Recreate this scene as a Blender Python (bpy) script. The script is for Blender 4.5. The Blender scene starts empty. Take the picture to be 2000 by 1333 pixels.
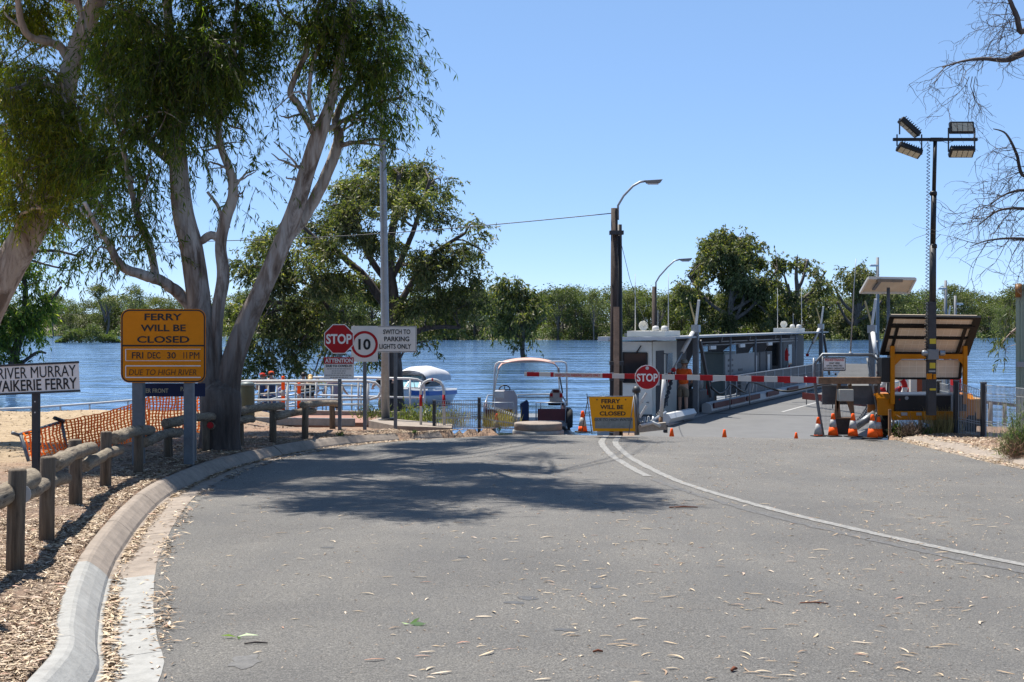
import bpy, math, random
import numpy as np
from mathutils import Vector, Matrix
R = math.radians
random.seed(7); rng = np.random.default_rng(11)
scene = bpy.context.scene
col = scene.collection
# ------------------------------------------------------------------ camera, sky, sun, exposure
F = 2778.0          # focal length in pixels of a 2000 px wide picture
HZ = 628.0          # row of the horizon
EYE = 1.65
cd = bpy.data.cameras.new('camera'); cam = bpy.data.objects.new('camera', cd); col.objects.link(cam)
cd.sensor_width = 36.0; cd.lens = F/2000*36.0
cam.location = (0, 0, EYE); cam.rotation_euler = (R(90), 0, 0)
cd.shift_y = -(666.5-HZ)/2000.0
cd.clip_start = 0.1; cd.clip_end = 6000
scene.camera = cam
SUN_EL, SUN_AZ = 66.0, -43.0           # azimuth measured from +Y towards +X
w = bpy.data.worlds.new('World'); scene.world = w; w.use_nodes = True
nt = w.node_tree; bg = nt.nodes['Background']
sky = nt.nodes.new('ShaderNodeTexSky'); sky.sky_type = 'NISHITA'; sky.sun_disc = False
sky.sun_elevation = R(SUN_EL); sky.sun_rotation = R(SUN_AZ)
sky.altitude = 8000; sky.air_density = 1.0; sky.dust_density = 0.0; sky.ozone_density = 3.0
gm = nt.nodes.new('ShaderNodeGamma'); gm.inputs[1].default_value = .42           # the camera's soft rendering of the sky
hs = nt.nodes.new('ShaderNodeHueSaturation'); hs.inputs['Saturation'].default_value = 1.5
vm = nt.nodes.new('ShaderNodeVectorMath'); vm.operation = 'MULTIPLY'; vm.inputs[1].default_value = (1.62, 1.67, 1.82)
nt.links.new(sky.outputs[0], gm.inputs[0]); nt.links.new(gm.outputs[0], hs.inputs['Color']); nt.links.new(hs.outputs[0], vm.inputs[0])
nt.links.new(vm.outputs[0], bg.inputs[0]); bg.inputs[1].default_value = 0.15
sd = bpy.data.lights.new('sun', 'SUN'); sd.energy = 5.0; sd.angle = R(0.53); sd.color = (1, 0.95, 0.87)
so = bpy.data.objects.new('sun', sd); col.objects.link(so)
sv = Vector((math.sin(R(SUN_AZ))*math.cos(R(SUN_EL)), math.cos(R(SUN_AZ))*math.cos(R(SUN_EL)), math.sin(R(SUN_EL))))
so.rotation_euler = (-sv).to_track_quat('-Z', 'Y').to_euler(); so.location = sv*60
scene.view_settings.view_transform = 'Standard'; scene.view_settings.look = 'None'
scene.view_settings.gamma = 1.0; scene.view_settings.use_curve_mapping = False
scene.view_settings.exposure = 1.0
scene.cycles.max_bounces = 6; scene.cycles.transparent_max_bounces = 8

# ------------------------------------------------------------------ helpers
def X(px, d): return (px-1000.0)/F*d
def Z(py, d): return EYE-(py-HZ)/F*d
def P(px, py, d): return Vector((X(px, d), d, Z(py, d)))
def smooth(a, b, t):
    t = np.clip((np.asarray(t, float)-a)/(b-a), 0, 1); return t*t*(3-2*t)

class MB:
    def __init__(s): s.v = []; s.f = []
    def add(s, vs, fs):
        o = len(s.v); s.v += [tuple(p) for p in vs]; s.f += [tuple(i+o for i in f) for f in fs]; return s
    def box(s, c, size, rz=0, rx=0, ry=0):
        hx, hy, hz = size[0]/2, size[1]/2, size[2]/2
        M = Matrix.Translation(c) @ Matrix.Rotation(rz, 4, 'Z') @ Matrix.Rotation(ry, 4, 'Y') @ Matrix.Rotation(rx, 4, 'X')
        vs = [M @ Vector((x*hx, y*hy, z*hz)) for x in (-1, 1) for y in (-1, 1) for z in (-1, 1)]
        return s.add(vs, [(0,1,3,2),(4,6,7,5),(0,4,5,1),(2,3,7,6),(0,2,6,4),(1,5,7,3)])
    def b2(s, a, b):
        return s.box([(a[i]+b[i])/2 for i in range(3)], [abs(b[i]-a[i]) for i in range(3)])
    def bar(s, p, q, w, h=None, up=(0, 0, 1)):
        h = h or w; p = Vector(p); q = Vector(q); d = (q-p).normalized(); up = Vector(up)
        if abs(d.dot(up)) > .98: up = Vector((0, 1, 0))
        a = d.cross(up).normalized()*w/2; b = a.cross(d).normalized()*h/2
        vs = [p-a-b, p+a-b, p+a+b, p-a+b, q-a-b, q+a-b, q+a+b, q-a+b]
        return s.add(vs, [(0,3,2,1),(4,5,6,7),(0,1,5,4),(1,2,6,5),(2,3,7,6),(3,0,4,7)])
    def tube(s, pts, r, n=8, cap=True, jit=0):
        pts = [Vector(p) for p in pts]; k = len(pts)
        if not hasattr(r, '__len__'): r = [r]*k
        ref = None; vs = []
        for i, p in enumerate(pts):
            d = (pts[min(i+1, k-1)]-pts[max(i-1, 0)])
            d = d.normalized() if d.length > 1e-9 else Vector((0, 0, 1))
            if ref is None:
                ref = d.orthogonal().normalized()
            ref = (ref-d*ref.dot(d))
            ref = ref.normalized() if ref.length > 1e-6 else d.orthogonal().normalized()
            b = d.cross(ref)
            for j in range(n):
                a = 2*math.pi*j/n; rr = r[i]*(1+(random.uniform(-jit, jit) if jit else 0))
                vs.append(p+ref*math.cos(a)*rr+b*math.sin(a)*rr)
        fs = [(i*n+j, i*n+(j+1) % n, (i+1)*n+(j+1) % n, (i+1)*n+j) for i in range(k-1) for j in range(n)]
        if cap: fs += [tuple(range(n-1, -1, -1)), tuple((k-1)*n+j for j in range(n))]
        return s.add(vs, fs)
    def lathe(s, prof, n=16, c=(0, 0, 0), axis='Z'):
        vs = []
        for r, z in prof:
            for j in range(n):
                a = 2*math.pi*j/n; x, y = r*math.cos(a), r*math.sin(a)
                q = (x, y, z) if axis == 'Z' else ((x, z, y) if axis == 'Y' else (z, x, y))
                vs.append((q[0]+c[0], q[1]+c[1], q[2]+c[2]))
        k = len(prof)
        fs = [(i*n+j, i*n+(j+1) % n, (i+1)*n+(j+1) % n, (i+1)*n+j) for i in range(k-1) for j in range(n)]
        fs += [tuple(range(n-1, -1, -1)), tuple((k-1)*n+j for j in range(n))]
        return s.add(vs, fs)
    def prism(s, poly, y0, y1):                 # polygon in x,z extruded along y
        n = len(poly)
        vs = [(x, y0, z) for x, z in poly]+[(x, y1, z) for x, z in poly]
        fs = [tuple(range(n)), tuple(range(2*n-1, n-1, -1))]+[(i, i+n, (i+1) % n+n, (i+1) % n) for i in range(n)]
        return s.add(vs, fs)
    def shift(s, o):
        s.v = [(a+o[0], b+o[1], c+o[2]) for a, b, c in s.v]; return s
    def build(s, name, mat, parent=None, smooth=False, bevel=0, world=False):
        if world and parent is not None:
            r = parent
            while r.parent: r = r.parent
            Mi = (Matrix.Translation(r.location) @ r.rotation_euler.to_matrix().to_4x4()).inverted()
            s.v = [tuple(Mi @ Vector(p)) for p in s.v]
        me = bpy.data.meshes.new(name); me.from_pydata(s.v, [], s.f); me.validate()
        if smooth: me.shade_smooth()
        me.materials.append(mat)
        o = bpy.data.objects.new(name, me); col.objects.link(o)
        if parent is not None: o.parent = parent
        if bevel:
            b = o.modifiers.new('bevel', 'BEVEL'); b.width = bevel; b.segments = 2; b.limit_method = 'ANGLE'
        return o
def B(): return MB()
def tag(o, label=None, cat=None, group=None, kind=None):
    if label: o['label'] = label
    if cat: o['category'] = cat
    if group: o['group'] = group
    if kind: o['kind'] = kind
    return o
def thing(name, label, cat, loc=(0, 0, 0), rz=0, group=None):
    o = bpy.data.objects.new(name, None); col.objects.link(o); o.empty_display_size = .2
    o.location = loc; o.rotation_euler = (0, 0, rz)
    return tag(o, label, cat, group)
def copy_tree(o, parent=None):
    c = o.copy(); col.objects.link(c); c.parent = parent
    for ch in list(o.children): copy_tree(ch, c)
    return c
def np_mesh(name, V, Q, mat, parent=None, smooth=False):
    V = np.asarray(V, np.float32); Q = np.asarray(Q, np.int32); k = Q.shape[1]
    me = bpy.data.meshes.new(name); me.vertices.add(len(V)); me.vertices.foreach_set('co', V.ravel())
    me.loops.add(Q.size); me.loops.foreach_set('vertex_index', Q.ravel())
    me.polygons.add(len(Q)); me.polygons.foreach_set('loop_start', np.arange(0, Q.size, k, dtype=np.int32))
    me.update(calc_edges=True); me.validate()
    if smooth: me.shade_smooth()
    me.materials.append(mat)
    o = bpy.data.objects.new(name, me); col.objects.link(o)
    if parent is not None: o.parent = parent
    return o
def grid_mesh(name, xs, ys, zf, mat, parent=None):
    XX, YY = np.meshgrid(xs, ys); ZZ = zf(XX, YY); nx = len(xs)
    V = np.stack([XX.ravel(), YY.ravel(), ZZ.ravel()], 1)
    i, j = np.meshgrid(np.arange(nx-1), np.arange(len(ys)-1)); a = (j*nx+i).ravel()
    return np_mesh(name, V, np.stack([a, a+1, a+nx+1, a+nx], 1), mat, parent, True)
def catmull(pts, n=8):
    pts = [np.array(p, float) for p in pts]; out = []
    for i in range(len(pts)-1):
        p0 = pts[max(i-1, 0)]; p1 = pts[i]; p2 = pts[i+1]; p3 = pts[min(i+2, len(pts)-1)]
        for t in np.arange(n)/n:
            out.append(.5*((2*p1)+(-p0+p2)*t+(2*p0-5*p1+4*p2-p3)*t*t+(-p0+3*p1-3*p2+p3)*t**3))
    out.append(pts[-1]); return np.array(out)
TEXTS = []
def text(s, parent, mat, center, h, width=None, rz=0, bold=.012, name='lettering', slant=0):
    """flat lettering that faces -Y of its parent, centred on center, cap height h"""
    cu = bpy.data.curves.new(name, 'FONT'); cu.body = s; cu.align_x = 'CENTER'; cu.align_y = 'CENTER'
    cu.size = h/.70; cu.offset = 0 if 'M' in s and bold < .02 else bold*h*1.4; cu.extrude = .0015; cu.resolution_u = 3; cu.shear = slant
    o = bpy.data.objects.new(name, cu); col.objects.link(o)
    TEXTS.append((o, parent, mat, Vector(center), h, width, rz, name))
def finish_texts():
    dg = bpy.context.evaluated_depsgraph_get(); dg.update()
    for o, parent, mat, c, h, width, rz, name in TEXTS:
        me = bpy.data.meshes.new_from_object(o.evaluated_get(dg))
        n = len(me.vertices); a = np.empty(n*3, np.float32); me.vertices.foreach_get('co', a); a = a.reshape(-1, 3)
        lo, hi = a.min(0), a.max(0); a -= (lo+hi)/2
        sx = width/(hi[0]-lo[0]) if width else 1.0; sy = h/(hi[1]-lo[1])
        x, y, z = a[:, 0]*sx, a[:, 1]*sy, a[:, 2]
        V = np.stack([x, -z, y], 1)
        if rz: cs, sn = math.cos(rz), math.sin(rz); V = np.stack([V[:, 0]*cs-V[:, 1]*sn, V[:, 0]*sn+V[:, 1]*cs, V[:, 2]], 1)
        V += np.array(c)
        me.vertices.foreach_set('co', V.astype(np.float32).ravel()); me.update()
        me.materials.clear(); me.materials.append(mat); me.name = name
        cu = o.data; bpy.data.objects.remove(o); bpy.data.curves.remove(cu)
        q = bpy.data.objects.new(name, me); col.objects.link(q); q.parent = parent

# ------------------------------------------------------------------ materials
def node(t, kind, **kw):
    n = t.nodes.new('ShaderNode'+kind)
    for k, v in kw.items():
        if k in n.inputs and not hasattr(n, k): n.inputs[k].default_value = v
        else: setattr(n, k, v)
    return n
def ramp(t, fac, stops):
    r = t.nodes.new('ShaderNodeValToRGB'); e = r.color_ramp.elements
    while len(e) < len(stops): e.new(.5)
    for el, (p, c) in zip(e, stops): el.position = p; el.color = (*c, 1) if len(c) == 3 else c
    t.links.new(fac, r.inputs[0]); return r.outputs[0]
def mix(t, fac, a, b, mode='MIX'):
    m = t.nodes.new('ShaderNodeMix'); m.data_type = 'RGBA'; m.blend_type = mode
    for sock, v in ((m.inputs[0], fac), (m.inputs[6], a), (m.inputs[7], b)):
        if hasattr(v, 'is_output'): t.links.new(v, sock)
        elif isinstance(v, (int, float)): sock.default_value = v
        else: sock.default_value = (*v, 1)
    return m.outputs[2]
def noise(t, vec, scale, detail=4, rough=.55, dist=0):
    n = t.nodes.new('ShaderNodeTexNoise'); n.inputs['Scale'].default_value = scale
    n.inputs['Detail'].default_value = detail; n.inputs['Roughness'].default_value = rough; n.inputs['Distortion'].default_value = dist
    if vec is not None: t.links.new(vec, n.inputs['Vector'])
    return n.outputs['Fac']
def mapping(t, vec, sc):
    m = t.nodes.new('ShaderNodeMapping'); m.inputs['Scale'].default_value = sc; t.links.new(vec, m.inputs[0]); return m.outputs[0]
def math_(t, op, a, b=0, clamp=False):
    m = t.nodes.new('ShaderNodeMath'); m.operation = op; m.use_clamp = clamp
    for s, v in zip(m.inputs, (a, b)):
        if hasattr(v, 'is_output'): t.links.new(v, s)
        else: s.default_value = v
    return m.outputs[0]
def bump(t, bs, h, strength, dist=.01):
    b = t.nodes.new('ShaderNodeBump'); b.inputs['Strength'].default_value = strength; b.inputs['Distance'].default_value = dist
    t.links.new(h, b.inputs['Height']); t.links.new(b.outputs[0], bs.inputs['Normal'])
def newmat(name):
    m = bpy.data.materials.new(name); m.use_nodes = True; t = m.node_tree
    bs = t.nodes['Principled BSDF']; geo = t.nodes.new('ShaderNodeNewGeometry'); tc = t.nodes.new('ShaderNodeTexCoord')
    return m, t, bs, geo, tc
_M = {}
def M(name, c, rough=.55, metal=0, var=.18, scale=5, dirt=.25, bmp=0, bscale=60):
    """painted / plain surface with uneven tone and a little grime"""
    if name in _M: return _M[name]
    m, t, bs, geo, tc = newmat(name)
    n1 = noise(t, tc.outputs['Object'], scale, 5); n2 = noise(t, tc.outputs['Object'], scale*5.3, 6, .65)
    f = math_(t, 'ADD', math_(t, 'MULTIPLY', n1, .6), math_(t, 'MULTIPLY', n2, .4))
    a = tuple(max(0, x*(1-var*1.6)) for x in c); b = tuple(min(1, x*(1+var*1.2)) for x in c)
    base = ramp(t, f, [(.3, a), (.7, b)])
    if dirt:
        g = ramp(t, noise(t, tc.outputs['Object'], scale*.7, 8, .7, .6), [(.55, (0, 0, 0)), (.8, (1, 1, 1))])
        base = mix(t, math_(t, 'MULTIPLY', g, dirt), base, (.16, .12, .085))
    t.links.new(base, bs.inputs['Base Color'])
    bs.inputs['Roughness'].default_value = rough; bs.inputs['Metallic'].default_value = metal
    bs.inputs['Specular IOR Level'].default_value = .10 if ('sign' in name or 'red' in name or 'orange' in name) else .32
    if bmp: bump(t, bs, noise(t, tc.outputs['Object'], bscale, 6, .6), bmp, .01)
    _M[name] = m; return m
def leafmat(name, stops, trans=.35, rough=.45):
    m, t, bs, geo, tc = newmat(name)
    rnd = geo.outputs['Random Per Island']
    c = ramp(t, rnd, stops)
    n = ramp(t, noise(t, tc.outputs['Object'], .55, 3), [(.35, (.72, .72, .72)), (.65, (1.25, 1.25, 1.1))])
    c = mix(t, 1.0, c, n, 'MULTIPLY')
    t.links.new(c, bs.inputs['Base Color']); bs.inputs['Roughness'].default_value = rough; bs.inputs['Specular IOR Level'].default_value = .22
    tr = t.nodes.new('ShaderNodeBsdfTranslucent')
    t.links.new(mix(t, 1.0, c, (1.30, 1.55, .42), 'MULTIPLY'), tr.inputs[0])
    mx = t.nodes.new('ShaderNodeMixShader'); mx.inputs[0].default_value = trans
    out = t.nodes['Material Output']
    t.links.new(bs.outputs[0], mx.inputs[1]); t.links.new(tr.outputs[0], mx.inputs[2]); t.links.new(mx.outputs[0], out.inputs[0])
    return m
def bark(name, stops, zs=.16, sc=6, lower=None):
    m, t, bs, geo, tc = newmat(name)
    v = mapping(t, geo.outputs['Position'], (1, 1, zs))
    n = noise(t, v, sc, 8, .62, .8)
    c = ramp(t, n, stops)
    pt = ramp(t, noise(t, mapping(t, geo.outputs['Position'], (1, 1, .3)), 2.6, 6, .7, 1.5), [(.36, (.42, .36, .32)), (.48, (1, 1, 1)), (.60, (1.12, 1.1, 1.08)), (.70, (.62, .55, .50))])
    c = mix(t, 1, c, pt, 'MULTIPLY')
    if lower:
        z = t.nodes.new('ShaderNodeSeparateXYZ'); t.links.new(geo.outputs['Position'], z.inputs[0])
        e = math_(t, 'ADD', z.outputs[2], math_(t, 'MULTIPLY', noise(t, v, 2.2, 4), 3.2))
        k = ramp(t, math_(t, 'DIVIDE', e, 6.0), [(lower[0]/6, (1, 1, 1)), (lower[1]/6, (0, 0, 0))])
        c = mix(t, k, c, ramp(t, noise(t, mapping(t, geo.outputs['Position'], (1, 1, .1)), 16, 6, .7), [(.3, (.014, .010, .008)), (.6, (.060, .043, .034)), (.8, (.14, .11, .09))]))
    t.links.new(c, bs.inputs['Base Color']); bs.inputs['Roughness'].default_value = .85
    bump(t, bs, noise(t, v, sc*3, 8, .7), .5, .04)
    return m
# ------------------------------------------------------------------ terrain profile
def zr(y):
    y = np.asarray(y, float)
    return np.where(y < 6, 0, np.where(y < 26, -.0205*(y-6), np.where(y < 41.3, np.maximum(-.41-.165*(y-26), -1.42), -3.4)))
def zroad(x, y):
    return zr(y)-.016*np.clip(x, 0, 9)*smooth(8, 26, y)
LE = np.array([(-4, -12), (-2.5, -4), (-1.45, 1), (-1.44, 4), (-1.62, 6.5), (-1.90, 7.6), (-2.13, 8.45), (-2.48, 9.9), (-2.72, 11.1), (-3.05, 13), (-3.3, 14.8),
      (-3.4, 16.5), (-3.38, 18.8), (-3.03, 21.2), (-2.45, 23), (-1.7, 24.15), (-.9, 24.9)])
LEs = catmull(LE, 10)
RE = np.array([(15, -6), (13, 3), (10.5, 8), (8.6, 12), (7.3, 16), (6.86, 19.3), (6.92, 22), (6.98, 24.6), (7.0, 26.2)])
REs = catmull(RE, 10)
def xl(y):
    a = np.interp(y, LEs[:, 1], LEs[:, 0])
    return np.where(np.asarray(y) > 24.9, np.interp(y, [24.9, 25.5, 26, 27, 29, 41], [-.9, -.4, .3, 1.6, 2.3, 3.6]), a)
def xr(y):
    a = np.interp(y, REs[:, 1], REs[:, 0])
    return np.where(np.asarray(y) > 26.2, np.interp(y, [26.2, 29, 41], [7, 7.2, 10.3]), a)
def wob(x, y, s=1.0):
    return (np.sin(x*1.7*s+y*.9)+np.sin(y*2.1*s-x*1.3+1)+.6*np.sin(x*4.1*s+y*3.3+2)+.5*np.sin(y*5.7*s-x*2.9))/3.1
def gz(x, y):
    x = np.asarray(x, float); y = np.asarray(y, float)
    flat = -.0205*np.clip(y-6, 0, 60)
    L = flat+.12-.045*np.clip(y-25, 0, 9)*smooth(-6.2, -4.6, x)-.5*np.clip(y-34, 0, 8)
    L = L+.05*(wob(x, y)-.7)*smooth(-5.2, -7.5, x)+.02*wob(x*3, y*3)
    L = L+.10*smooth(-6, -8, x)*smooth(24.5, 28, y)*smooth(34, 31, y)*(.8+.8*wob(x*1.3, y*.8))
    Mid = np.where(y < 26, flat-.02, np.maximum(-.43-.2*(y-26), -3.4))
    t = smooth(-2.2, -1.0, x)*smooth(24.3, 25.2, y)
    L = L*(1-t)+Mid*t
    Rt = flat-.016*7*smooth(8, 26, y)+.1-.33*np.clip(y-28.6, 0, 9)+.03*wob(x*2, y*2)
    xm = (xl(y)+xr(y))/2
    z = np.where(x < xm, L, Rt)
    d = np.minimum(x-(xl(y)-.49), (xr(y)+.50)-x)
    inside = (d > 0)
    z = np.where(inside, np.minimum(zroad(x, y)-.09, np.where(y > 24.9, zroad(x, y)-.09, 9)), z)
    ou = np.where(x < xm, xl(y)-.49-x, x-xr(y)-.50)
    z = np.where((~inside) & (y < 26), np.maximum(z, np.where(ou < .25, zroad(x, y)+.10, -9)), z)
    z = np.where((~inside) & (y < 26) & (ou < .3), np.minimum(z, zroad(x, y)+.105), z)
    return np.maximum(z, -3.4)

# ------------------------------------------------------------------ ground
m, t, bs, geo, tc = newmat('earth_ground'); pos = geo.outputs['Position']
sep = t.nodes.new('ShaderNodeSeparateXYZ'); t.links.new(pos, sep.inputs[0])
mulch = ramp(t, noise(t, pos, 38, 8, .7), [(.3, (.10, .065, .042)), (.5, (.24, .165, .115)), (.7, (.40, .30, .215))])
dirt = ramp(t, noise(t, pos, 6, 8, .65), [(.3, (.24, .13, .075)), (.7, (.42, .27, .175))])
near = mix(t, ramp(t, noise(t, pos, 1.1, 5, .6), [(.42, (0, 0, 0)), (.6, (1, 1, 1))]), mulch, dirt)
sand = ramp(t, noise(t, pos, 3.5, 9, .72), [(.28, (.22, .15, .088)), (.5, (.42, .31, .185)), (.72, (.52, .40, .265))])
sx = math_(t, 'ADD', math_(t, 'MULTIPLY', sep.outputs[0], -1), math_(t, 'MULTIPLY', noise(t, pos, .8, 4), 2.2))
k1 = ramp(t, math_(t, 'DIVIDE', sx, 12), [(.52, (0, 0, 0)), (.66, (1, 1, 1))])
k2 = ramp(t, math_(t, 'DIVIDE', sep.outputs[1], 40), [(.38, (0, 0, 0)), (.50, (1, 1, 1))])
c = mix(t, math_(t, 'MULTIPLY', k1, k2), near, sand)
t.links.new(c, bs.inputs['Base Color']); bs.inputs['Roughness'].default_value = .95
bump(t, bs, math_(t, 'ADD', noise(t, pos, 14, 9, .7), math_(t, 'MULTIPLY', noise(t, pos, 3, 5), 1.5)), .9, .06)
MAT_G = m
xs = np.concatenate([np.arange(-70, -12, 2.), np.arange(-12, 10, .14), np.arange(10, 70, 2.)])
ys = np.concatenate([np.arange(-16, 3, 1.), np.arange(3, 37, .16), np.arange(37, 60, 1.)])
tag(grid_mesh('ground', xs, ys, gz, MAT_G), kind='structure')

# ------------------------------------------------------------------ road
m, t, bs, geo, tc = newmat('weathered_asphalt'); pos = geo.outputs['Position']
fine = noise(t, pos, 95, 3, .75); med = noise(t, pos, 42, 5, .75); big = noise(t, pos, .55, 5, .6, .5)
c = ramp(t, fine, [(.32, (.012, .012, .011)), (.5, (.132, .128, .120)), (.68, (.48, .46, .43))])
c = mix(t, .45, c, ramp(t, med, [(.33, (.055, .053, .050)), (.67, (.245, .236, .223))]))
c = mix(t, 1, c, ramp(t, big, [(.3, (.79, .77, .745)), (.7, (1.20, 1.16, 1.08))]), 'MULTIPLY')
vor = t.nodes.new('ShaderNodeTexVoronoi'); vor.feature = 'F1'; vor.inputs['Scale'].default_value = 75; t.links.new(pos, vor.inputs[0])
stone = ramp(t, vor.outputs['Distance'], [(.10, (1, 1, 1)), (.22, (0, 0, 0))])
pick = ramp(t, noise(t, pos, 31, 2), [(.56, (0, 0, 0)), (.60, (1, 1, 1))])
c = mix(t, math_(t, 'MULTIPLY', math_(t, 'MULTIPLY', stone, pick), .55), c, (.45, .42, .38))
# dirt and sand washed in along the left edge of the road
sep = t.nodes.new('ShaderNodeSeparateXYZ'); t.links.new(pos, sep.inputs[0])
stain = ramp(t, noise(t, pos, 1.7, 7, .68, 1.2), [(.60, (0, 0, 0)), (.74, (1, 1, 1))])
c = mix(t, math_(t, 'MULTIPLY', stain, .34), c, (.20, .155, .115))
edge_d = math_(t, 'ADD', math_(t, 'MULTIPLY', sep.outputs[0], -.42), math_(t, 'MULTIPLY', noise(t, pos, 1.1, 5), .9))
dust = ramp(t, edge_d, [(1.30, (0, 0, 0)), (1.9, (1, 1, 1))])
c = mix(t, math_(t, 'MULTIPLY', dust, .28), c, (.225, .165, .115))
wear = ramp(t, noise(t, mapping(t, pos, (1.6, .22, 1)), 1.5, 4, .6), [(.40, (0, 0, 0)), (.68, (1, 1, 1))])
c = mix(t, math_(t, 'MULTIPLY', wear, .38), c, (.112, .110, .107))
crk = t.nodes.new('ShaderNodeTexVoronoi'); crk.feature = 'DISTANCE_TO_EDGE'; crk.inputs['Scale'].default_value = .8
wv = t.nodes.new('ShaderNodeVectorMath'); wv.operation = 'ADD'
nn = t.nodes.new('ShaderNodeTexNoise'); nn.inputs['Scale'].default_value = 2.2; nn.inputs['Detail'].default_value = 6; t.links.new(pos, nn.inputs['Vector'])
t.links.new(pos, wv.inputs[0]); t.links.new(nn.outputs['Color'], wv.inputs[1]); t.links.new(wv.outputs[0], crk.inputs[0])
cm = ramp(t, crk.outputs['Distance'], [(0, (1, 1, 1)), (.006, (0, 0, 0))])
cmask = ramp(t, noise(t, pos, .33, 2), [(.54, (0, 0, 0)), (.62, (1, 1, 1))])
c = mix(t, math_(t, 'MULTIPLY', math_(t, 'MULTIPLY', cm, cmask), .75), c, (.035, .033, .032))
t.links.new(c, bs.inputs['Base Color']); bs.inputs['Roughness'].default_value = .82
bump(t, bs, math_(t, 'ADD', fine, math_(t, 'MULTIPLY', med, 1.6)), .8, .016)
MAT_ROAD = m
ry = np.concatenate([np.arange(-12, 2, 1.), np.arange(2, 41.2, .2)]); nu = 70
V = []
for y in ry:
    a, b = float(xl(y))-.015, float(xr(y))+.015
    x = a+(b-a)*np.linspace(0, 1, nu); V.append(np.stack([x, np.full(nu, y), zroad(x, y)], 1))
V = np.concatenate(V); i, j = np.meshgrid(np.arange(nu-1), np.arange(len(ry)-1)); a = (j*nu+i).ravel()
road = np_mesh('road', V, np.stack([a, a+1, a+nu+1, a+nu], 1), MAT_ROAD, None, True); tag(road, kind='structure')

def ribbon(name, pts, w, mat, dz=.006, parent=None, ragged=0, lift=zroad):
    s = np.array(pts, float); T = np.gradient(s, axis=0); T /= np.linalg.norm(T, axis=1)[:, None]
    N = np.stack([-T[:, 1], T[:, 0]], 1); n = len(s)
    wl = w/2*(1+ragged*rng.uniform(-1, 1, n)); wr = w/2*(1+ragged*rng.uniform(-1, 1, n))
    A = s+N*wl[:, None]; Bp = s-N*wr[:, None]
    V = np.concatenate([np.stack([Q[:, 0], Q[:, 1], lift(Q[:, 0], Q[:, 1])+dz], 1) for Q in (A, Bp)])
    i = np.arange(n-1); return np_mesh(name, V, np.stack([i, i+n, i+n+1, i+1], 1), mat, parent)
m, t, bs, geo, tc = newmat('worn_road_paint'); pos = geo.outputs['Position']
wr_ = ramp(t, noise(t, pos, 26, 8, .75), [(.36, (0, 0, 0)), (.60, (1, 1, 1))])
c = mix(t, wr_, (.33, .32, .295), (.155, .15, .142)); t.links.new(c, bs.inputs['Base Color']); bs.inputs['Roughness'].default_value = .75
bump(t, bs, noise(t, pos, 120, 3), .4, .01); MAT_LINE = m
MAT_BLACKOUT = M('blacked_out_paint', (.122, .119, .115), .8, 0, .45, 30, .4)
cl = catmull([(1.95, 25.9), (1.80, 24.6), (1.72, 23.5), (1.70, 21.5), (1.74, 19.8), (1.98, 16.6), (2.48, 13.9), (3.0, 12.0), (3.64, 10.15), (4.6, 8.2), (6.2, 6.0)], 24)
tag(ribbon('centre_line', cl, .105, MAT_LINE, .005, None, .18), kind='structure')
T = np.gradient(cl, axis=0); T /= np.linalg.norm(T, axis=1)[:, None]; N = np.stack([T[:, 1], -T[:, 0]], 1)
cl2 = cl+N*.235
sel = cl2[cl2[:, 1] > 17.3]
tag(ribbon('centre_line', sel, .105, MAT_LINE, .005, None, .18), kind='structure')
near2 = cl2[(cl2[:, 1] <= 17.0)]
ribbon('painted_out_line', near2, .10, MAT_BLACKOUT, .003, road, .4)
MAT_OIL = M('dark_oil_stain', (.088, .087, .085), .6, 0, .25, 12, 0)
MAT_TAR = M('tar_patch', (.135, .131, .125), .7, 0, .35, 30, .25)
def blot(px, py, wpx, hpx, mat, name):
    d = EYE*F/(py-HZ)
    for _ in range(6): d = (EYE-float(zroad(X(px, d), d)))*F/(py-HZ)
    n = 22; ph = rng.uniform(0, 6, 3); vs = []
    for k in range(n):
        a = 2*math.pi*k/n; rr = 1+.22*math.sin(2*a+ph[0])+.13*math.sin(5*a+ph[1])+.1*rng.uniform(-1, 1)
        x = X(px, d)+math.cos(a)*rr*wpx/2/F*d; y = d+math.sin(a)*rr*hpx/2*d*d/(F*1.75)
        vs.append((x, y, float(zroad(x, y))+.0022))
    B().add(vs, [tuple(range(n))]).build(name, mat, road)
for a in [(1030, 1169, 46, 7, MAT_OIL, 'oil_stain'), (1005, 1178, 34, 7, MAT_OIL, 'oil_stain'), (1105, 1231, 40, 7, MAT_OIL, 'oil_stain'), (1165, 1147, 28, 5, MAT_OIL, 'oil_stain'),
          (478, 1293, 70, 26, MAT_TAR, 'tar_patch'), (640, 1070, 22, 4, MAT_OIL, 'oil_stain'), (905, 1088, 24, 4, MAT_OIL, 'oil_stain')]: blot(*a)

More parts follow.
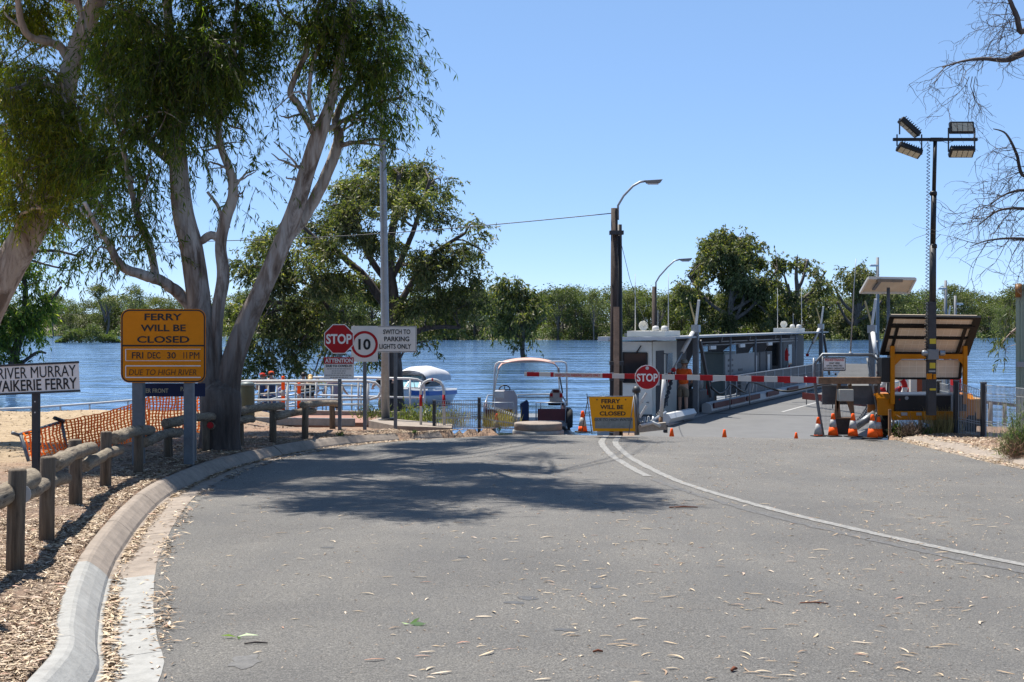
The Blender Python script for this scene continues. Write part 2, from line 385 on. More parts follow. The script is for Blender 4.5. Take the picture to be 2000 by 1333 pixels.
# ------------------------------------------------------------------ kerbs
MAT_CN = M('new_grey_concrete', (.335, .33, .31), .85, 0, .16, 11, .32, .4, 90)
MAT_CO = M('old_sandy_concrete', (.295, .245, .20), .9, 0, .22, 7, .3, .35, 70)
def kerb(name, line, prof, side, cuts, mats, newto):
    root = bpy.data.objects.new(name, None); col.objects.link(root); tag(root, kind='structure')
    s = np.array(line); seg = np.linalg.norm(np.diff(s, axis=0), axis=1); S = np.concatenate([[0], np.cumsum(seg)])
    def at(u): return np.array([np.interp(u, S, s[:, 0]), np.interp(u, S, s[:, 1])])
    u = 0.0; k = 0
    while u < S[-1]-.3:
        Ln = min(cuts[k % len(cuts)], S[-1]-u); us = np.linspace(u+.005, u+Ln-.005, max(3, int(Ln/.22)))
        pts = np.array([at(q) for q in us]); T = np.array([at(q+.05)-at(q-.05) for q in us]); T /= np.linalg.norm(T, axis=1)[:, None]
        N = np.stack([-T[:, 1], T[:, 0]], 1)*side; b = B(); np_ = len(prof); vs = []
        tz = rng.uniform(-.004, .004)
        for p, n in zip(pts, N):
            for o, h in prof:
                q = p+n*(o+rng.normal()*.0009); vs.append((q[0], q[1], float(zroad(p[0], p[1]))+h+tz+rng.normal()*.0007))
        fs = [(a*np_+c, (a+1)*np_+c, (a+1)*np_+(c+1) % np_, a*np_+(c+1) % np_) for a in range(len(pts)-1) for c in range(np_)]
        fs += [tuple(range(np_)), tuple((len(pts)-1)*np_+c for c in range(np_-1, -1, -1))]
        b.add(vs, fs).build('kerb_segment', mats[0] if pts[0][1] < newto else mats[1], root)
        u += Ln; k += 1
    return root
PL = [(0, .003), (.27, -.018), (.303, -.014), (.316, .012), (.368, .062), (.422, .104), (.445, .112), (.50, .108), (.515, .098), (.515, -.12), (0, -.12)]
kerb('kerb', LEs[10:], PL, 1, [2.55, 2.3, 2.2, 1.9, 2.4], (MAT_CN, MAT_CO), 9.4)
PR = [(0, .004), (.10, .0), (.15, .035), (.22, .07), (.52, .10), (.54, .09), (.54, -.12), (0, -.12)]
kerb('kerb', REs[:], PR, -1, [2.1, 1.8, 2.4], (MAT_CO, MAT_CO), -99)

# ------------------------------------------------------------------ river and far land
WL = -1.9
m, t, bs, geo, tc = newmat('river_water'); pos = geo.outputs['Position']
bs.inputs['Roughness'].default_value = .10; bs.inputs['IOR'].default_value = 1.33
w1 = noise(t, mapping(t, pos, (.55, .55, 1)), 1.0, 3, .55, .3); w2 = noise(t, mapping(t, pos, (.07, .14, 1)), 1.0, 3, .6, .6); w3 = noise(t, mapping(t, pos, (.010, .05, 1)), 1.0, 4, .62, .8)
cc = ramp(t, w3, [(.38, (.044, .105, .22)), (.62, (.085, .175, .34))])
t.links.new(cc, bs.inputs['Base Color'])
hgt = math_(t, 'ADD', math_(t, 'MULTIPLY', w1, 1.0), math_(t, 'MULTIPLY', w2, 4.0))
bump(t, bs, hgt, 1.0, .17)
rv = B().add([(-1500, 28, WL), (1500, 28, WL), (1500, 900, WL), (-1500, 900, WL)], [(0, 1, 2, 3)]).build('river', m); tag(rv, kind='structure')
m, t, bs, geo, tc = newmat('far_bank_earth'); pos = geo.outputs['Position']
c = ramp(t, noise(t, pos, .22, 8, .7), [(.35, (.06, .065, .03)), (.55, (.14, .12, .065)), (.75, (.30, .22, .14))])
t.links.new(c, bs.inputs['Base Color']); bs.inputs['Roughness'].default_value = .95
def bankY(x): return np.interp(x, [-400, -110, -75, -35, 0, 60, 110, 400], [360, 345, 335, 268, 268, 272, 312, 330])
def zb(x, y):
    d = y-bankY(x); return np.where(d < 0, -2.6, -1.86+.25*smooth(0, 14, d)+.02*wob(x*.2, y*.2)*5+smooth(250, 900, y)*smooth(60, -700, x)*14)-.3*(d < 3)
tag(grid_mesh('far_bank', np.arange(-1500, 1501, 14.), np.concatenate([np.arange(255, 380, 3.), np.arange(380, 2600, 60.)]), zb, m), kind='structure')
# ------------------------------------------------------------------ trees
def blades(Pp, D, L, W, rg, bend=0):
    """one lens-shaped leaf per row: base point, direction, length, width"""
    n = len(Pp); D = D/np.linalg.norm(D, axis=1)[:, None]
    s = np.cross(D, rg.normal(size=(n, 3))); s /= np.linalg.norm(s, axis=1)[:, None]+1e-9
    L = L[:, None]; W = W[:, None]; up = np.cross(s, D)
    V = np.stack([Pp, Pp+D*L*.42+s*W/2+up*L*bend, Pp+D*L, Pp+D*L*.46-s*W/2+up*L*bend], 1).reshape(-1, 3)
    return V, np.arange(4*n).reshape(-1, 4)
def sprays(blobs, rg, per_m3, leafL, leafW, nleaf=14, droop=.85, tl=(.45, 1.0)):
    """hanging leafy twigs filling ellipsoids (cx,cy,cz,rx,ry,rz[,density])"""
    Ps, Ds, Ls, Ws, tw = [], [], [], [], []
    for bl in blobs:
        c = np.array(bl[:3]); r = np.array(bl[3:6]); dn = bl[6] if len(bl) > 6 else 1
        n = max(3, int(4.19*r.prod()*per_m3*dn))
        u = rg.normal(size=(n, 3)); u /= np.linalg.norm(u, axis=1)[:, None]; u *= (rg.random(n)**.45)[:, None]
        if n > 24: u = u[rg.integers(0, 7, n)]*.80+u*.34
        st = c+u*r
        dirs = u*np.array([1, 1, .25])+rg.normal(size=(n, 3))*.45+np.array([0, 0, -.15]); dirs /= np.linalg.norm(dirs, axis=1)[:, None]
        ln = rg.uniform(*tl, n)
        for k in range(n):
            p = st[k].copy(); d = dirs[k].copy(); path = [p.copy()]
            for q in range(4):
                d = d+np.array([0, 0, -droop*.42]); d /= np.linalg.norm(d); p = p+d*ln[k]/4; path.append(p.copy())
            path = np.array(path); tw.append(path)
            m_ = nleaf+int(rg.integers(-3, 4)); tt = rg.uniform(.12, 1, m_)*3.999; i = tt.astype(int); f = (tt-i)[:, None]
            Ps.append(path[i]*(1-f)+path[i+1]*f)
            dd = (path[i+1]-path[i]); dd /= np.linalg.norm(dd, axis=1)[:, None]
            Ds.append(dd*.45+np.array([0, 0, -droop])+rg.normal(size=(m_, 3))*.52)
            Ls.append(leafL*rg.uniform(.65, 1.25, m_)); Ws.append(leafW*rg.uniform(.7, 1.3, m_))
    return np.concatenate(Ps), np.concatenate(Ds), np.concatenate(Ls), np.concatenate(Ws), tw
def twigmesh(tw, r, step=1):
    vs, fs = [], []
    for path in tw[::step]:
        o = len(vs); k = len(path)
        for i, p in enumerate(path):
            rr = r*(1-.7*i/(k-1))
            for a in (0, 2.09, 4.19): vs.append((p[0]+rr*math.cos(a), p[1]+rr*math.sin(a), p[2]+rr*.3*math.sin(a*2)))
        for i in range(k-1):
            for j in range(3): fs.append((o+i*3+j, o+i*3+(j+1) % 3, o+i*3+3+(j+1) % 3, o+i*3+3+j))
    return vs, fs
def limb(mb, pts, n=10, sub=5, wander=.02):
    """pts: (x,y,z,r) smoothed tapering limb"""
    c = catmull(pts, sub); 
    if wander and n < 12: c[1:-1, :3] += rng.normal(size=(len(c)-2, 3))*wander*c[1:-1, 3:4]*2
    mb.tube([q[:3] for q in c], [max(.004, q[3]) for q in c], n, True, .010 if n > 10 else .03); return c
SLIM = [1.0]
def px_limb(l, d):   # (px,py,rpx[,dd]) -> (x,y,z,r)
    return [(X(a[0], d+(a[3] if len(a) > 3 else 0)), d+(a[3] if len(a) > 3 else 0), Z(a[1], d+(a[3] if len(a) > 3 else 0)), a[2]*SLIM[0]/F*d) for a in l]
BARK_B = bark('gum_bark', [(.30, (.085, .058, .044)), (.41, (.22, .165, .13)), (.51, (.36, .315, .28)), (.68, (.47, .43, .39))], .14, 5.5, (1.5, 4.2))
BARK_A = bark('smooth_pink_gum_bark', [(.28, (.16, .11, .085)), (.45, (.33, .26, .215)), (.7, (.44, .38, .33))], .12, 4.5)
BARK_F = bark('distant_gum_bark', [(.3, (.06, .05, .04)), (.6, (.15, .125, .105)), (.8, (.24, .21, .185))], .3, 1.2)
BARK_D = bark('dark_gum_bark', [(.3, (.035, .028, .023)), (.6, (.09, .07, .06)), (.8, (.2, .17, .15))], .3, 2)
BARK_X = bark('dead_grey_wood', [(.3, (.03, .022, .020)), (.6, (.09, .07, .06)), (.8, (.17, .145, .13))], .3, 8)
LEAF_A = leafmat('olive_gum_leaves', [(0, (.070, .092, .014)), (.35, (.145, .170, .024)), (.75, (.26, .265, .038)), (.95, (.36, .31, .05)), (1, (.32, .17, .05))], .52)
LEAF_B = leafmat('green_gum_leaves', [(0, (.038, .068, .015)), (.45, (.078, .120, .025)), (.85, (.145, .180, .036)), (1, (.24, .23, .055))], .50)
LEAF_C = leafmat('grey_green_gum_leaves', [(0, (.052, .066, .028)), (.5, (.108, .120, .055)), (.85, (.185, .178, .085)), (1, (.31, .25, .13))], .42)
LEAF_F = [leafmat('far_leaves_'+n, s, .28, .6) for n, s in (
    ('mid', [(0, (.055, .068, .028)), (.6, (.108, .124, .052)), (1, (.17, .18, .085))]),
    ('grey', [(0, (.08, .09, .040)), (.6, (.15, .155, .07)), (1, (.22, .21, .105))]),
    ('bright', [(0, (.060, .078, .030)), (.6, (.122, .145, .060)), (1, (.19, .205, .09))]))]

def hero(name, label, d, limbs, blobs_px, bark_, leaf, per, L, W, nleaf, seed, tl=(.45, 1.0), group=None, conn=True, droop=.85):
    rg = np.random.default_rng(seed)
    base = limbs[0][0]; root = thing(name, label, 'tree', (X(base[0], d), d, float(gz(X(base[0], d), d))), 0, group)
    mb = B(); pts = []
    for l in limbs:
        ll = px_limb(l, d); c = limb(mb, ll, 14 if l[0][2] > 20 else 8, 6); pts.append(c)
    pts = np.concatenate(pts)
    blobs = []
    for bl in blobs_px:
        px, py, dd, rx, rz = bl[:5]; q = d+dd
        blobs.append((X(px, q), q, Z(py, q), rx/F*q, rx/F*q*.9, rz/F*q)+tuple(bl[5:]))
    br = mb
    if conn:
        for bl in blobs:
            c = np.array(bl[:3]); dist = np.linalg.norm((pts[:, :3]-c)*np.array([1, 1, 1.0]), axis=1)+np.where(pts[:, 2] > c[2]+.1, .8, 0)
            for q in range(2):
                tgt = c+rg.normal(size=3)*np.array(bl[3:6])*.4*q; k = int(np.argmin(dist+q*rg.random(len(dist))*.5)); s = pts[k]
                mid = (s[:3]+tgt)/2+np.array([0, 0, .18])*np.linalg.norm(tgt-s[:3])*.6+rg.normal(size=3)*.12
                r0 = min(s[3]*.6, .012+.018*np.linalg.norm(tgt-s[:3])); limb(br, [(*s[:3], r0), (*mid, r0*.7), (*tgt, r0*.3)], 6, 5, .2)
    mb.build('trunk', bark_, root, True, 0, True)  # this mesh also holds the limbs and the branches joining the leaf clumps
    Ps, Ds, Ls, Ws, tw = sprays(blobs, rg, per, L, W, nleaf, droop, tl)
    V, Q = blades(Ps, Ds, Ls, Ws, rg, .03); V = V-np.array(root.location)
    np_mesh('crown', V, Q, leaf, root)
    vs, fs = twigmesh(tw, .006*(1 if d < 30 else 1.8), 2)
    tb = B(); tb.v = vs; tb.f = fs; tag(tb.build('twigs', BARK_D, root, False, 0, True), kind='stuff')
    return root

# the two big gums on the verge
DB = 20.3
limbsB = [
 [(428, 905, 74), (429, 872, 60), (430, 830, 55), (431, 795, 58), (430, 762, 54), (428, 742, 30)],
 [(420, 790, 36), (410, 740, 34), (403, 690, 32), (396, 640, 32), (385, 560, 33), (373, 480, 32), (358, 420, 30), (350, 345, 27), (346, 270, 24), (340, 180, 19), (332, 80, 14), (322, -80, 11, .3), (318, -260, 7, .6)],
 [(390, 620, 18), (358, 582, 18), (320, 552, 16, -.3), (288, 540, 15, -.6), (246, 526, 13, -.9), (226, 505, 12, -1), (214, 478, 9, -1.1), (188, 440, 7, -1.3), (165, 395, 5, -1.5)],
 [(306, 547, 11, -.4), (290, 475, 11, -.4), (268, 420, 9, -.5), (250, 340, 7, -.6), (235, 260, 5, -.7)],
 [(352, 330, 18), (300, 285, 14, .4), (245, 228, 12, .8), (205, 160, 9, 1), (170, 80, 7, 1.2), (150, -40, 5, 1.3)],
 [(424, 760, 28), (420, 690, 20), (425, 610, 18), (436, 540, 18), (431, 480, 16), (441, 425, 17), (455, 385, 15), (451, 340, 12), (431, 285, 10), (428, 235, 9), (445, 180, 8), (455, 90, 7), (470, -60, 5)],
 [(432, 468, 10), (412, 460, 12), (396, 470, 11), (390, 476, 7)],
 [(446, 446, 7), (432, 420, 6), (424, 400, 5), (405, 375, 4)],
 [(440, 790, 40), (452, 715, 33), (480, 635, 30), (512, 565, 27), (546, 488, 26), (580, 400, 24), (601, 330, 23), (621, 270, 23), (641, 215, 16), (656, 160, 13), (671, 80, 12), (690, 0, 10), (706, -90, 8), (725, -230, 6)],
 [(492, 618, 20, .25), (545, 490, 19, .35), (591, 428, 18, .4), (627, 365, 17, .4), (651, 308, 16, .4), (662, 268, 15, .4), (656, 232, 11, .4), (682, 178, 8, .5), (725, 140, 5, .7), (770, 110, 3.5, .8)],
 [(612, 258, 10), (582, 203, 9), (567, 180, 9), (585, 132, 8), (599, 98, 8), (588, 55, 7), (566, 38, 6), (548, 22, 4), (535, -30, 3)],
 [(612, 235, 7), (604, 200, 6), (608, 140, 5), (625, 80, 4), (640, 20, 3)],
 [(626, 262, 8), (690, 225, 5, .3), (742, 200, 4, .3), (785, 190, 3, .3)],
 [(599, 98, 7), (612, 60, 6), (622, 10, 5), (640, -60, 4)],
]
blobsB = [
 (300, 230, -.6, 60, 50, 1.5), (350, 120, -.8, 70, 55, 1.4), (250, 60, -.6, 70, 55, 1.4), (420, 90, -.8, 70, 55, 1.4), (355, 240, -1.0, 40, 34, 1.3), (290, 150, -.7, 60, 50, 1.4), (480, 80, -.4, 40, 50, 1.3), (230, 200, -.8, 55, 50, 1.3),
 # right-hand crown round the leaning stem
 (640, 20, 0, 75, 55, 1.2), (700, 45, .2, 75, 60, 1.2), (765, 30, 0, 55, 45), (600, 20, -.3, 55, 40), (665, 110, .2, 60, 60, 1.2), (720, 130, 0, 62, 60, 1.2), (782, 110, .2, 40, 40, .9),
 (700, 190, 0, 50, 55), (760, 190, .1, 45, 48), (800, 120, 0, 24, 32, .8), (740, 250, 0, 38, 42), (790, 205, .2, 25, 38, .8), (772, 290, 0, 17, 40, .7), (690, 235, 0, 26, 24, .6), (620, 95, 0, 36, 50, .8),
 (640, 180, .2, 30, 40, .7), (670, 255, .3, 20, 28, .6), (640, 60, .3, 50, 60, 1),
 (545, 225, -.2, 26, 44, .8), (530, 300, -.2, 20, 46, .7), (500, 335, -.2, 22, 42, .7), (470, 380, 0, 26, 40, .6), (560, 345, 0, 20, 40, .5), (610, 230, 0, 20, 30, .5),
 # middle and left-hand masses
 (440, 40, 0, 80, 62, 1.5), (490, 15, .3, 50, 45, 1.3), (400, 120, -.2, 80, 58, 1.6), (330, 70, 0, 85, 62, 1.5), (455, 130, 0, 55, 50, 1.4), (345, 180, -.3, 72, 50, 1.5), (430, 190, -.2, 42, 42, 1.2), (475, 175, .2, 24, 32),
 (390, 225, 0, 34, 40, 1.2), (300, 190, .3, 60, 50, 1.3), (265, 110, .2, 75, 62, 1.4), (385, 290, -.3, 28, 40, 1.1), (330, 290, -.4, 24, 34, 1), (460, 235, -.2, 22, 40, .8), (425, 270, -.2, 22, 42, .8), (468, 290, 0, 18, 36, .7), (405, 330, 0, 15, 26, .7),
 (250, 440, -.6, 46, 44, 1.1), (290, 400, -.4, 36, 42, 1.1), (225, 350, -.5, 44, 50, 1.3), (300, 480, -.3, 24, 40, .9), (195, 470, -1, 36, 46, 1.1), (180, 500, -1.1, 30, 26, 1), (240, 500, -.8, 30, 22, .8), (200, 400, -1, 40, 44, 1.2), (265, 330, -.4, 40, 42, 1.2),
 (230, 280, 0, 52, 48, 1.3), (180, 320, .2, 55, 50, 1.2),
 (560, -100, 0, 100, 60, 1), (660, -100, .3, 90, 60, 1), (430, -100, 0, 100, 60, 1.1), (310, -80, 0, 100, 60, 1.1), (740, -120, -.2, 60, 40, .8),
]
limbsB += [[(690, 0, 9), (680, -120, 8, -.6), (690, -240, 7, -1.3), (760, -300, 5, -2), (860, -320, 3, -2.3)],
           [(322, -80, 9), (400, -230, 8, -.8), (500, -330, 6, -1.8), (600, -380, 4, -2.1)]]
SLIM[0] = .70
# the crown goes on above the picture; its leaf clumps stand where the shadows on verge and road come from
sx_, sy_ = math.sin(R(SUN_AZ))/math.tan(R(SUN_EL)), math.cos(R(SUN_AZ))/math.tan(R(SUN_EL))
def over(px, py, r=.5, dn=1.2):
    d = 15.0
    for _ in range(9): d = (EYE-float(zroad(0, d)))*F/(py-HZ)
    z0 = float(zroad(0, d)); h = 5.0
    while (z0+h-EYE)/(d+sy_*h)*F < 628+150: h += .15
    h += random.uniform(0, 1.3); q = d+sy_*h; x = X(px, d)+sx_*h; k = F/q
    blobsB.append((1000+x*k, HZ-(z0+h-EYE)*k, q-DB, r*k, r*k*.6, dn))
for (x0, x1, y0, y1, n_, r_, dn_) in ((620, 1010, 940, 1012, 16, .42, 1.5), (1000, 1300, 932, 990, 13, .36, 1.6), (420, 980, 900, 945, 12, .40, 1.0), (480, 900, 856, 890, 14, .55, 1.3), (900, 1280, 848, 864, 8, .40, 1.0), (200, 440, 880, 950, 26, .55, 1.7), (420, 640, 930, 985, 8, .40, 1.2), (1020, 1100, 880, 900, 3, .3, 1), (300, 520, 850, 880, 8, .6, 1.5)):
    for q_ in range(n_): over(random.uniform(x0, x1), random.uniform(y0, y1), r_*random.uniform(.7, 1.25), dn_*2.6)
SLIM[0] = .70
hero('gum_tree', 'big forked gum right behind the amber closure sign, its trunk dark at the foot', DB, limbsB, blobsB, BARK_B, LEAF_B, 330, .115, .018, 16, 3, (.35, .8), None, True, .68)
SLIM[0] = .62
DA = 22.5
limbsA = [
 [(-150, 1010, 85), (-110, 860, 74), (-75, 720, 66), (-35, 620, 58), (15, 525, 52), (58, 452, 48), (88, 392, 44), (112, 320, 38), (125, 240, 34), (132, 160, 31), (150, 95, 29), (172, 40, 28), (198, -15, 27), (235, -100, 22), (270, -230, 14)],
 [(72, 410, 26), (40, 350, 19, .3), (10, 280, 15, .5), (-30, 200, 12, .7), (-60, 80, 9, 1)],
 [(132, 112, 17), (112, 88, 13, -.1), (62, 74, 12, -.3), (42, 45, 11, -.4), (34, -5, 9, -.5), (22, -90, 7, -.6)],
 [(166, 40, 12), (150, 0, 10), (142, -60, 8)],
 [(100, 350, 14), (160, 290, 11, .5), (195, 230, 9, .8), (235, 190, 7, 1), (300, 150, 5, 1.2)],
]
blobsA = [
 (100, 250, -1.6, 60, 40, 1.3), (60, 330, -1.6, 60, 42, 1.3), (130, 200, -1.5, 45, 40, 1.2), (20, 180, -1.5, 60, 50, 1.2), (130, 310, -1.5, 50, 46, 1.3), (70, 400, -1.6, 50, 26, .8), (150, 400, -1.0, 40, 34, 1.1), (20, 250, -1.4, 60, 50, 1.2), (90, 150, -1.4, 30, 30, 1),
 (20, 20, .3, 75, 60, 1.2), (90, 20, .6, 55, 45, 1.2), (60, 150, -.5, 75, 45, 1.2), (20, 110, .2, 60, 60, 1.3), (110, 210, -.8, 55, 42, 1.4), (50, 230, -.6, 70, 55, 1.4), (140, 250, -.8, 45, 50, 1.3), (90, 300, -.6, 70, 50, 1.4), (10, 300, -.3, 60, 60, 1.4),
 (150, 330, -.6, 52, 48, 1.4), (40, 370, -.4, 60, 50, 1.2), (190, 280, -.4, 50, 50, 1.3), (180, 380, -.5, 40, 46, 1.1), (0, 420, 0, 48, 36, .8), (120, 390, .4, 45, 40, 1.0), (230, 40, .6, 60, 60, 1.3), (260, 0, .6, 60, 50, 1.2), (220, 130, .6, 55, 50, 1.3), (170, 180, .8, 45, 50, 1.2),
 (250, -100, .6, 90, 60, .8), (-70, 300, .4, 60, 70, .7),
]
hero('gum_tree', 'large leaning gum with smooth pinkish trunk rising above the river name sign', DA, limbsA, blobsA, BARK_A, LEAF_A, 300, .115, .018, 16, 5, (.35, .8), None, True, .62)
# the broad tree on the bank behind the steel light pole
SLIM[0] = 1.0
DM = 55.0
limbsM = [
 [(775, 830, 17), (772, 740, 15), (768, 660, 14), (770, 600, 12), (762, 530, 10), (765, 460, 8), (775, 400, 6), (780, 340, 4)],
 [(768, 620, 9), (715, 545, 8), (690, 520, 7), (655, 490, 6), (620, 470, 5), (590, 440, 3)], [(762, 560, 7), (720, 500, 6), (700, 450, 5), (690, 390, 4)],
 [(770, 610, 8), (800, 560, 6), (835, 510, 5), (870, 480, 4), (910, 455, 3)], [(768, 540, 6), (800, 470, 5), (825, 400, 4), (840, 350, 3)],
 [(740, 700, 8), (690, 675, 7), (640, 640, 6), (590, 605, 5), (540, 590, 4)], [(690, 675, 5), (640, 600, 4), (605, 560, 3), (560, 540, 3)], [(785, 660, 6), (840, 640, 5), (900, 640, 3)],
]
blobsM = [
 (760, 325, 0, 55, 36), (820, 340, .5, 50, 38), (860, 370, 0, 32, 34), (700, 365, -.3, 55, 36), (745, 380, -1, 55, 40), (800, 400, -.8, 55, 40), (850, 420, 0, 36, 34), (650, 410, 0, 50, 38), (690, 430, -1, 50, 40, 1.1), (735, 470, -1, 50, 40, 1.1), (600, 450, 0, 45, 34), (640, 480, -1, 45, 38, 1.1),
 (560, 480, 0, 42, 40), (520, 470, 0, 40, 44, 1), (490, 520, 0, 40, 55, 1), (540, 540, -1, 50, 45, 1.1), (600, 540, -1, 55, 45, 1.1), (660, 545, -1, 50, 38, 1.1), (720, 560, 0, 45, 36, 1), (800, 520, 0, 45, 40, 1.1), (845, 510, -.5, 45, 42, 1.1), (890, 490, 0, 36, 36), (935, 450, 0, 26, 28), (945, 490, 0, 22, 34), (910, 540, 0, 36, 40, 1.1), (860, 570, -.5, 48, 40, 1.2),
 (810, 590, 0, 45, 38, 1.1), (920, 590, 0, 36, 36, 1), (880, 620, 0, 45, 32, 1), (830, 640, .5, 40, 28, .9), (480, 590, 0, 42, 45, 1), (540, 610, 0, 50, 42, 1.1), (600, 610, 0, 50, 38, 1.1), (500, 650, 0, 44, 40, 1.1), (560, 665, .4, 46, 36, 1), (620, 650, 0, 42, 32, .9), (670, 620, 0, 40, 30, .9), (840, 680, 0, 22, 20, .6), (640, 690, 0, 36, 22, .7), (500, 715, 0, 40, 34, 1), (560, 720, .3, 40, 26, .8), (610, 735, .3, 30, 20, .6), (460, 620, 0, 30, 50, 1), (735, 700, 0, 26, 40, .7)]
blobsM = [(a[0], a[1], a[2]*1.6+random.uniform(-1.5, 1.5), a[3]*.92, a[4]*.84)+tuple(a[5:]) for a in blobsM]
hero('gum_tree', 'broad many limbed gum on the bank behind the steel light pole and stop sign', DM, limbsM, blobsM, BARK_D, LEAF_C, 92, .18, .052, 14, 8, (.4, .9), None, True, .35)
# small tree standing in the flood
DS = 137.0
hero('gum_tree', 'small leafy tree with white trunk standing in flood water behind the pink canopied boat', DS,
 [[(1023, 712, 5), (1020, 680, 4.5), (1022, 650, 4), (1015, 620, 3), (1005, 590, 2)], [(1022, 660, 3), (1040, 638, 2.4), (1068, 622, 1.6)], [(1020, 665, 3), (990, 635, 2), (970, 610, 1.4)]],
 [(1000, 560, 0, 34, 20), (1035, 575, 0, 30, 22), (975, 590, 0, 28, 24), (1010, 605, -1, 40, 26), (1050, 600, 0, 22, 22), (985, 635, 0, 24, 20, .8), (1020, 640, 0, 26, 16, .6), (965, 625, 0, 18, 24, .7), (1035, 682, 0, 9, 18, .8), (1020, 676, 0, 8, 8, .6)],
 BARK_F, LEAF_C, 9, .5, .15, 12, 12, (1.0, 1.8), None, True, .7)
# dark trees at the left edge on the near bank
DL = 72.0
hero('gum_tree', 'dark bushy tree at the water edge left of the green willow, above the river sign', DL,
 [[(20, 760, 10), (30, 690, 9), (45, 640, 8), (50, 580, 6), (45, 520, 4)], [(40, 650, 5), (90, 600, 4), (120, 560, 3)], [(30, 690, 5), (-20, 640, 4)], [(30, 720, 4), (70, 690, 3), (90, 690, 2)]],
 [(40, 520, 0, 40, 30), (80, 545, 0, 28, 26), (0, 540, 0, 40, 36), (60, 590, -.5, 45, 34, 1.1), (10, 610, 0, 45, 36, 1.1), (50, 640, -.3, 40, 26, 1), (0, 660, 0, 36, 30), (85, 620, .3, 26, 26), (20, 695, 0, 24, 22, .9), (70, 692, -.3, 18, 14, .8), (-30, 580, 0, 50, 60), (-5, 700, 0, 22, 22, .9)],
 BARK_D, LEAF_B, 26, .28, .075, 13, 15, (.6, 1.2), None, True, .55)
hero('gum_tree', 'thin dark branched tree behind the leaning pink trunk at the left', 48.0,
 [[(-60, 900, 10), (-50, 650, 9), (-20, 540, 7), (30, 500, 5), (100, 490, 3), (150, 500, 2)], [(-20, 540, 5), (40, 470, 4), (90, 450, 3)], [(30, 500, 3), (100, 520, 2), (130, 525, 1.4)]],
 [(100, 455, 0, 30, 22), (130, 490, 0, 26, 20), (60, 470, 0, 30, 26), (20, 450, 0, 40, 30), (155, 505, 0, 22, 16), (-10, 490, 0, 40, 40), (90, 430, 0, 34, 22)],
 BARK_D, LEAF_B, 50, .2, .05, 13, 16, (.5, 1.0), None, True, .6)
# gum hanging in from the right edge behind the shed
hero('gum_tree', 'bright yellow green gum leaves hanging beside the corrugated shed', 31.0,
 [[(2160, 900, 18), (2150, 700, 16), (2110, 590, 12), (2060, 560, 7), (2010, 570, 4), (1985, 600, 2)], [(2060, 560, 5), (2010, 620, 3), (1975, 650, 2)]],
 [(2000, 570, 0, 22, 22), (2040, 560, 0, 30, 30), (1990, 600, 0, 14, 22), (1976, 655, 0, 14, 22, 1.4), (1970, 690, 0, 10, 16, 1.2), (2010, 640, .5, 14, 30), (2080, 560, 0, 50, 45)],
 BARK_A, LEAF_F[2], 330, .15, .028, 14, 19, (.4, .7))

# ---- far trees: a few crowns reused at different sizes
def far_variant(seed, H=10.0, Wd=7.0, low=.25, nl=2600, size=.46, leaf=0, blobs=11, trunks=1):
    rg = np.random.default_rng(seed); mb = B(); bl = []
    for tnk in range(trunks):
        ox = rg.uniform(-.8, .8) if trunks > 1 else 0
        base = np.array([ox, 0, -.6]); top = np.array([ox+rg.uniform(-.6, .6), rg.uniform(-.5, .5), H*.62])
        pth = [(*base, .2), (*(base*.5+top*.5+rg.normal(size=3)*[.25, .25, 0]), .15), (*top, .09)]; limb(mb, pth, 7, 4)
        for k in range(blobs//trunks):
            z = H*(low+(1-low)*rg.random()**.8*.9); f = 1-abs((z/H-.55)/.62)**2; a = rg.uniform(0, 6.28); rr = Wd*.5*max(.2, f)*rg.uniform(.45, .95)
            c = np.array([ox+math.cos(a)*rr, math.sin(a)*rr*.8, z]); bl.append((c, rg.uniform(.85, 1.45)*Wd*.15))
            s = base*(1-min(.9, z/H*.75))+top*min(.9, z/H*.75)
            limb(mb, [(*s, .075), (*((s+c)/2+np.array([0, 0, -.25])), .055), (*c, .025)], 5, 4)
    bl.append((np.array([top[0], top[1], H*.88]), Wd*.17))
    C = []; 
    wts = np.array([b[1]**2 for b in bl]); cnt = (nl*wts/wts.sum()).astype(int)
    for (c, r), n in zip(bl, cnt):
        sub = rg.normal(size=(7, 3)); sub /= np.linalg.norm(sub, axis=1)[:, None]; sub = c+sub*r*[1, 1, .6]*rg.uniform(.4, 1, (7, 1))
        C.append(sub[rg.integers(0, 7, n)]+rg.normal(size=(n, 3))*r*[.36, .36, .26])
    C = np.concatenate(C); n = len(C)
    V, Q = blades(C, rg.normal(size=(n, 3))+np.array([0, 0, -.5]), size*rg.uniform(.6, 1.4, n), size*.5*rg.uniform(.6, 1.3, n), rg)
    return mb, (V, Q), LEAF_F[leaf]
VARS = []
def make_variants():
    spec = [(1, 10, 7.5, .10, 4200, .36, 0, 17, 1), (2, 10, 6.5, .22, 3400, .34, 1, 14, 2), (3, 10, 8.5, .05, 4600, .36, 2, 18, 2), (4, 10, 6, .38, 1800, .36, 1, 9, 1), (5, 10, 8, .06, 4600, .36, 0, 18, 3), (6, 10, 5.5, .45, 1700, .36, 1, 9, 1)]
    for sp in spec:
        mb, (V, Q), lm = far_variant(*sp); r = thing('gum_tree', None, 'tree')
        mb.build('trunk', BARK_F, r, True); np_mesh('crown', V, Q, lm, r); VARS.append(r)
make_variants(); used_v = set()
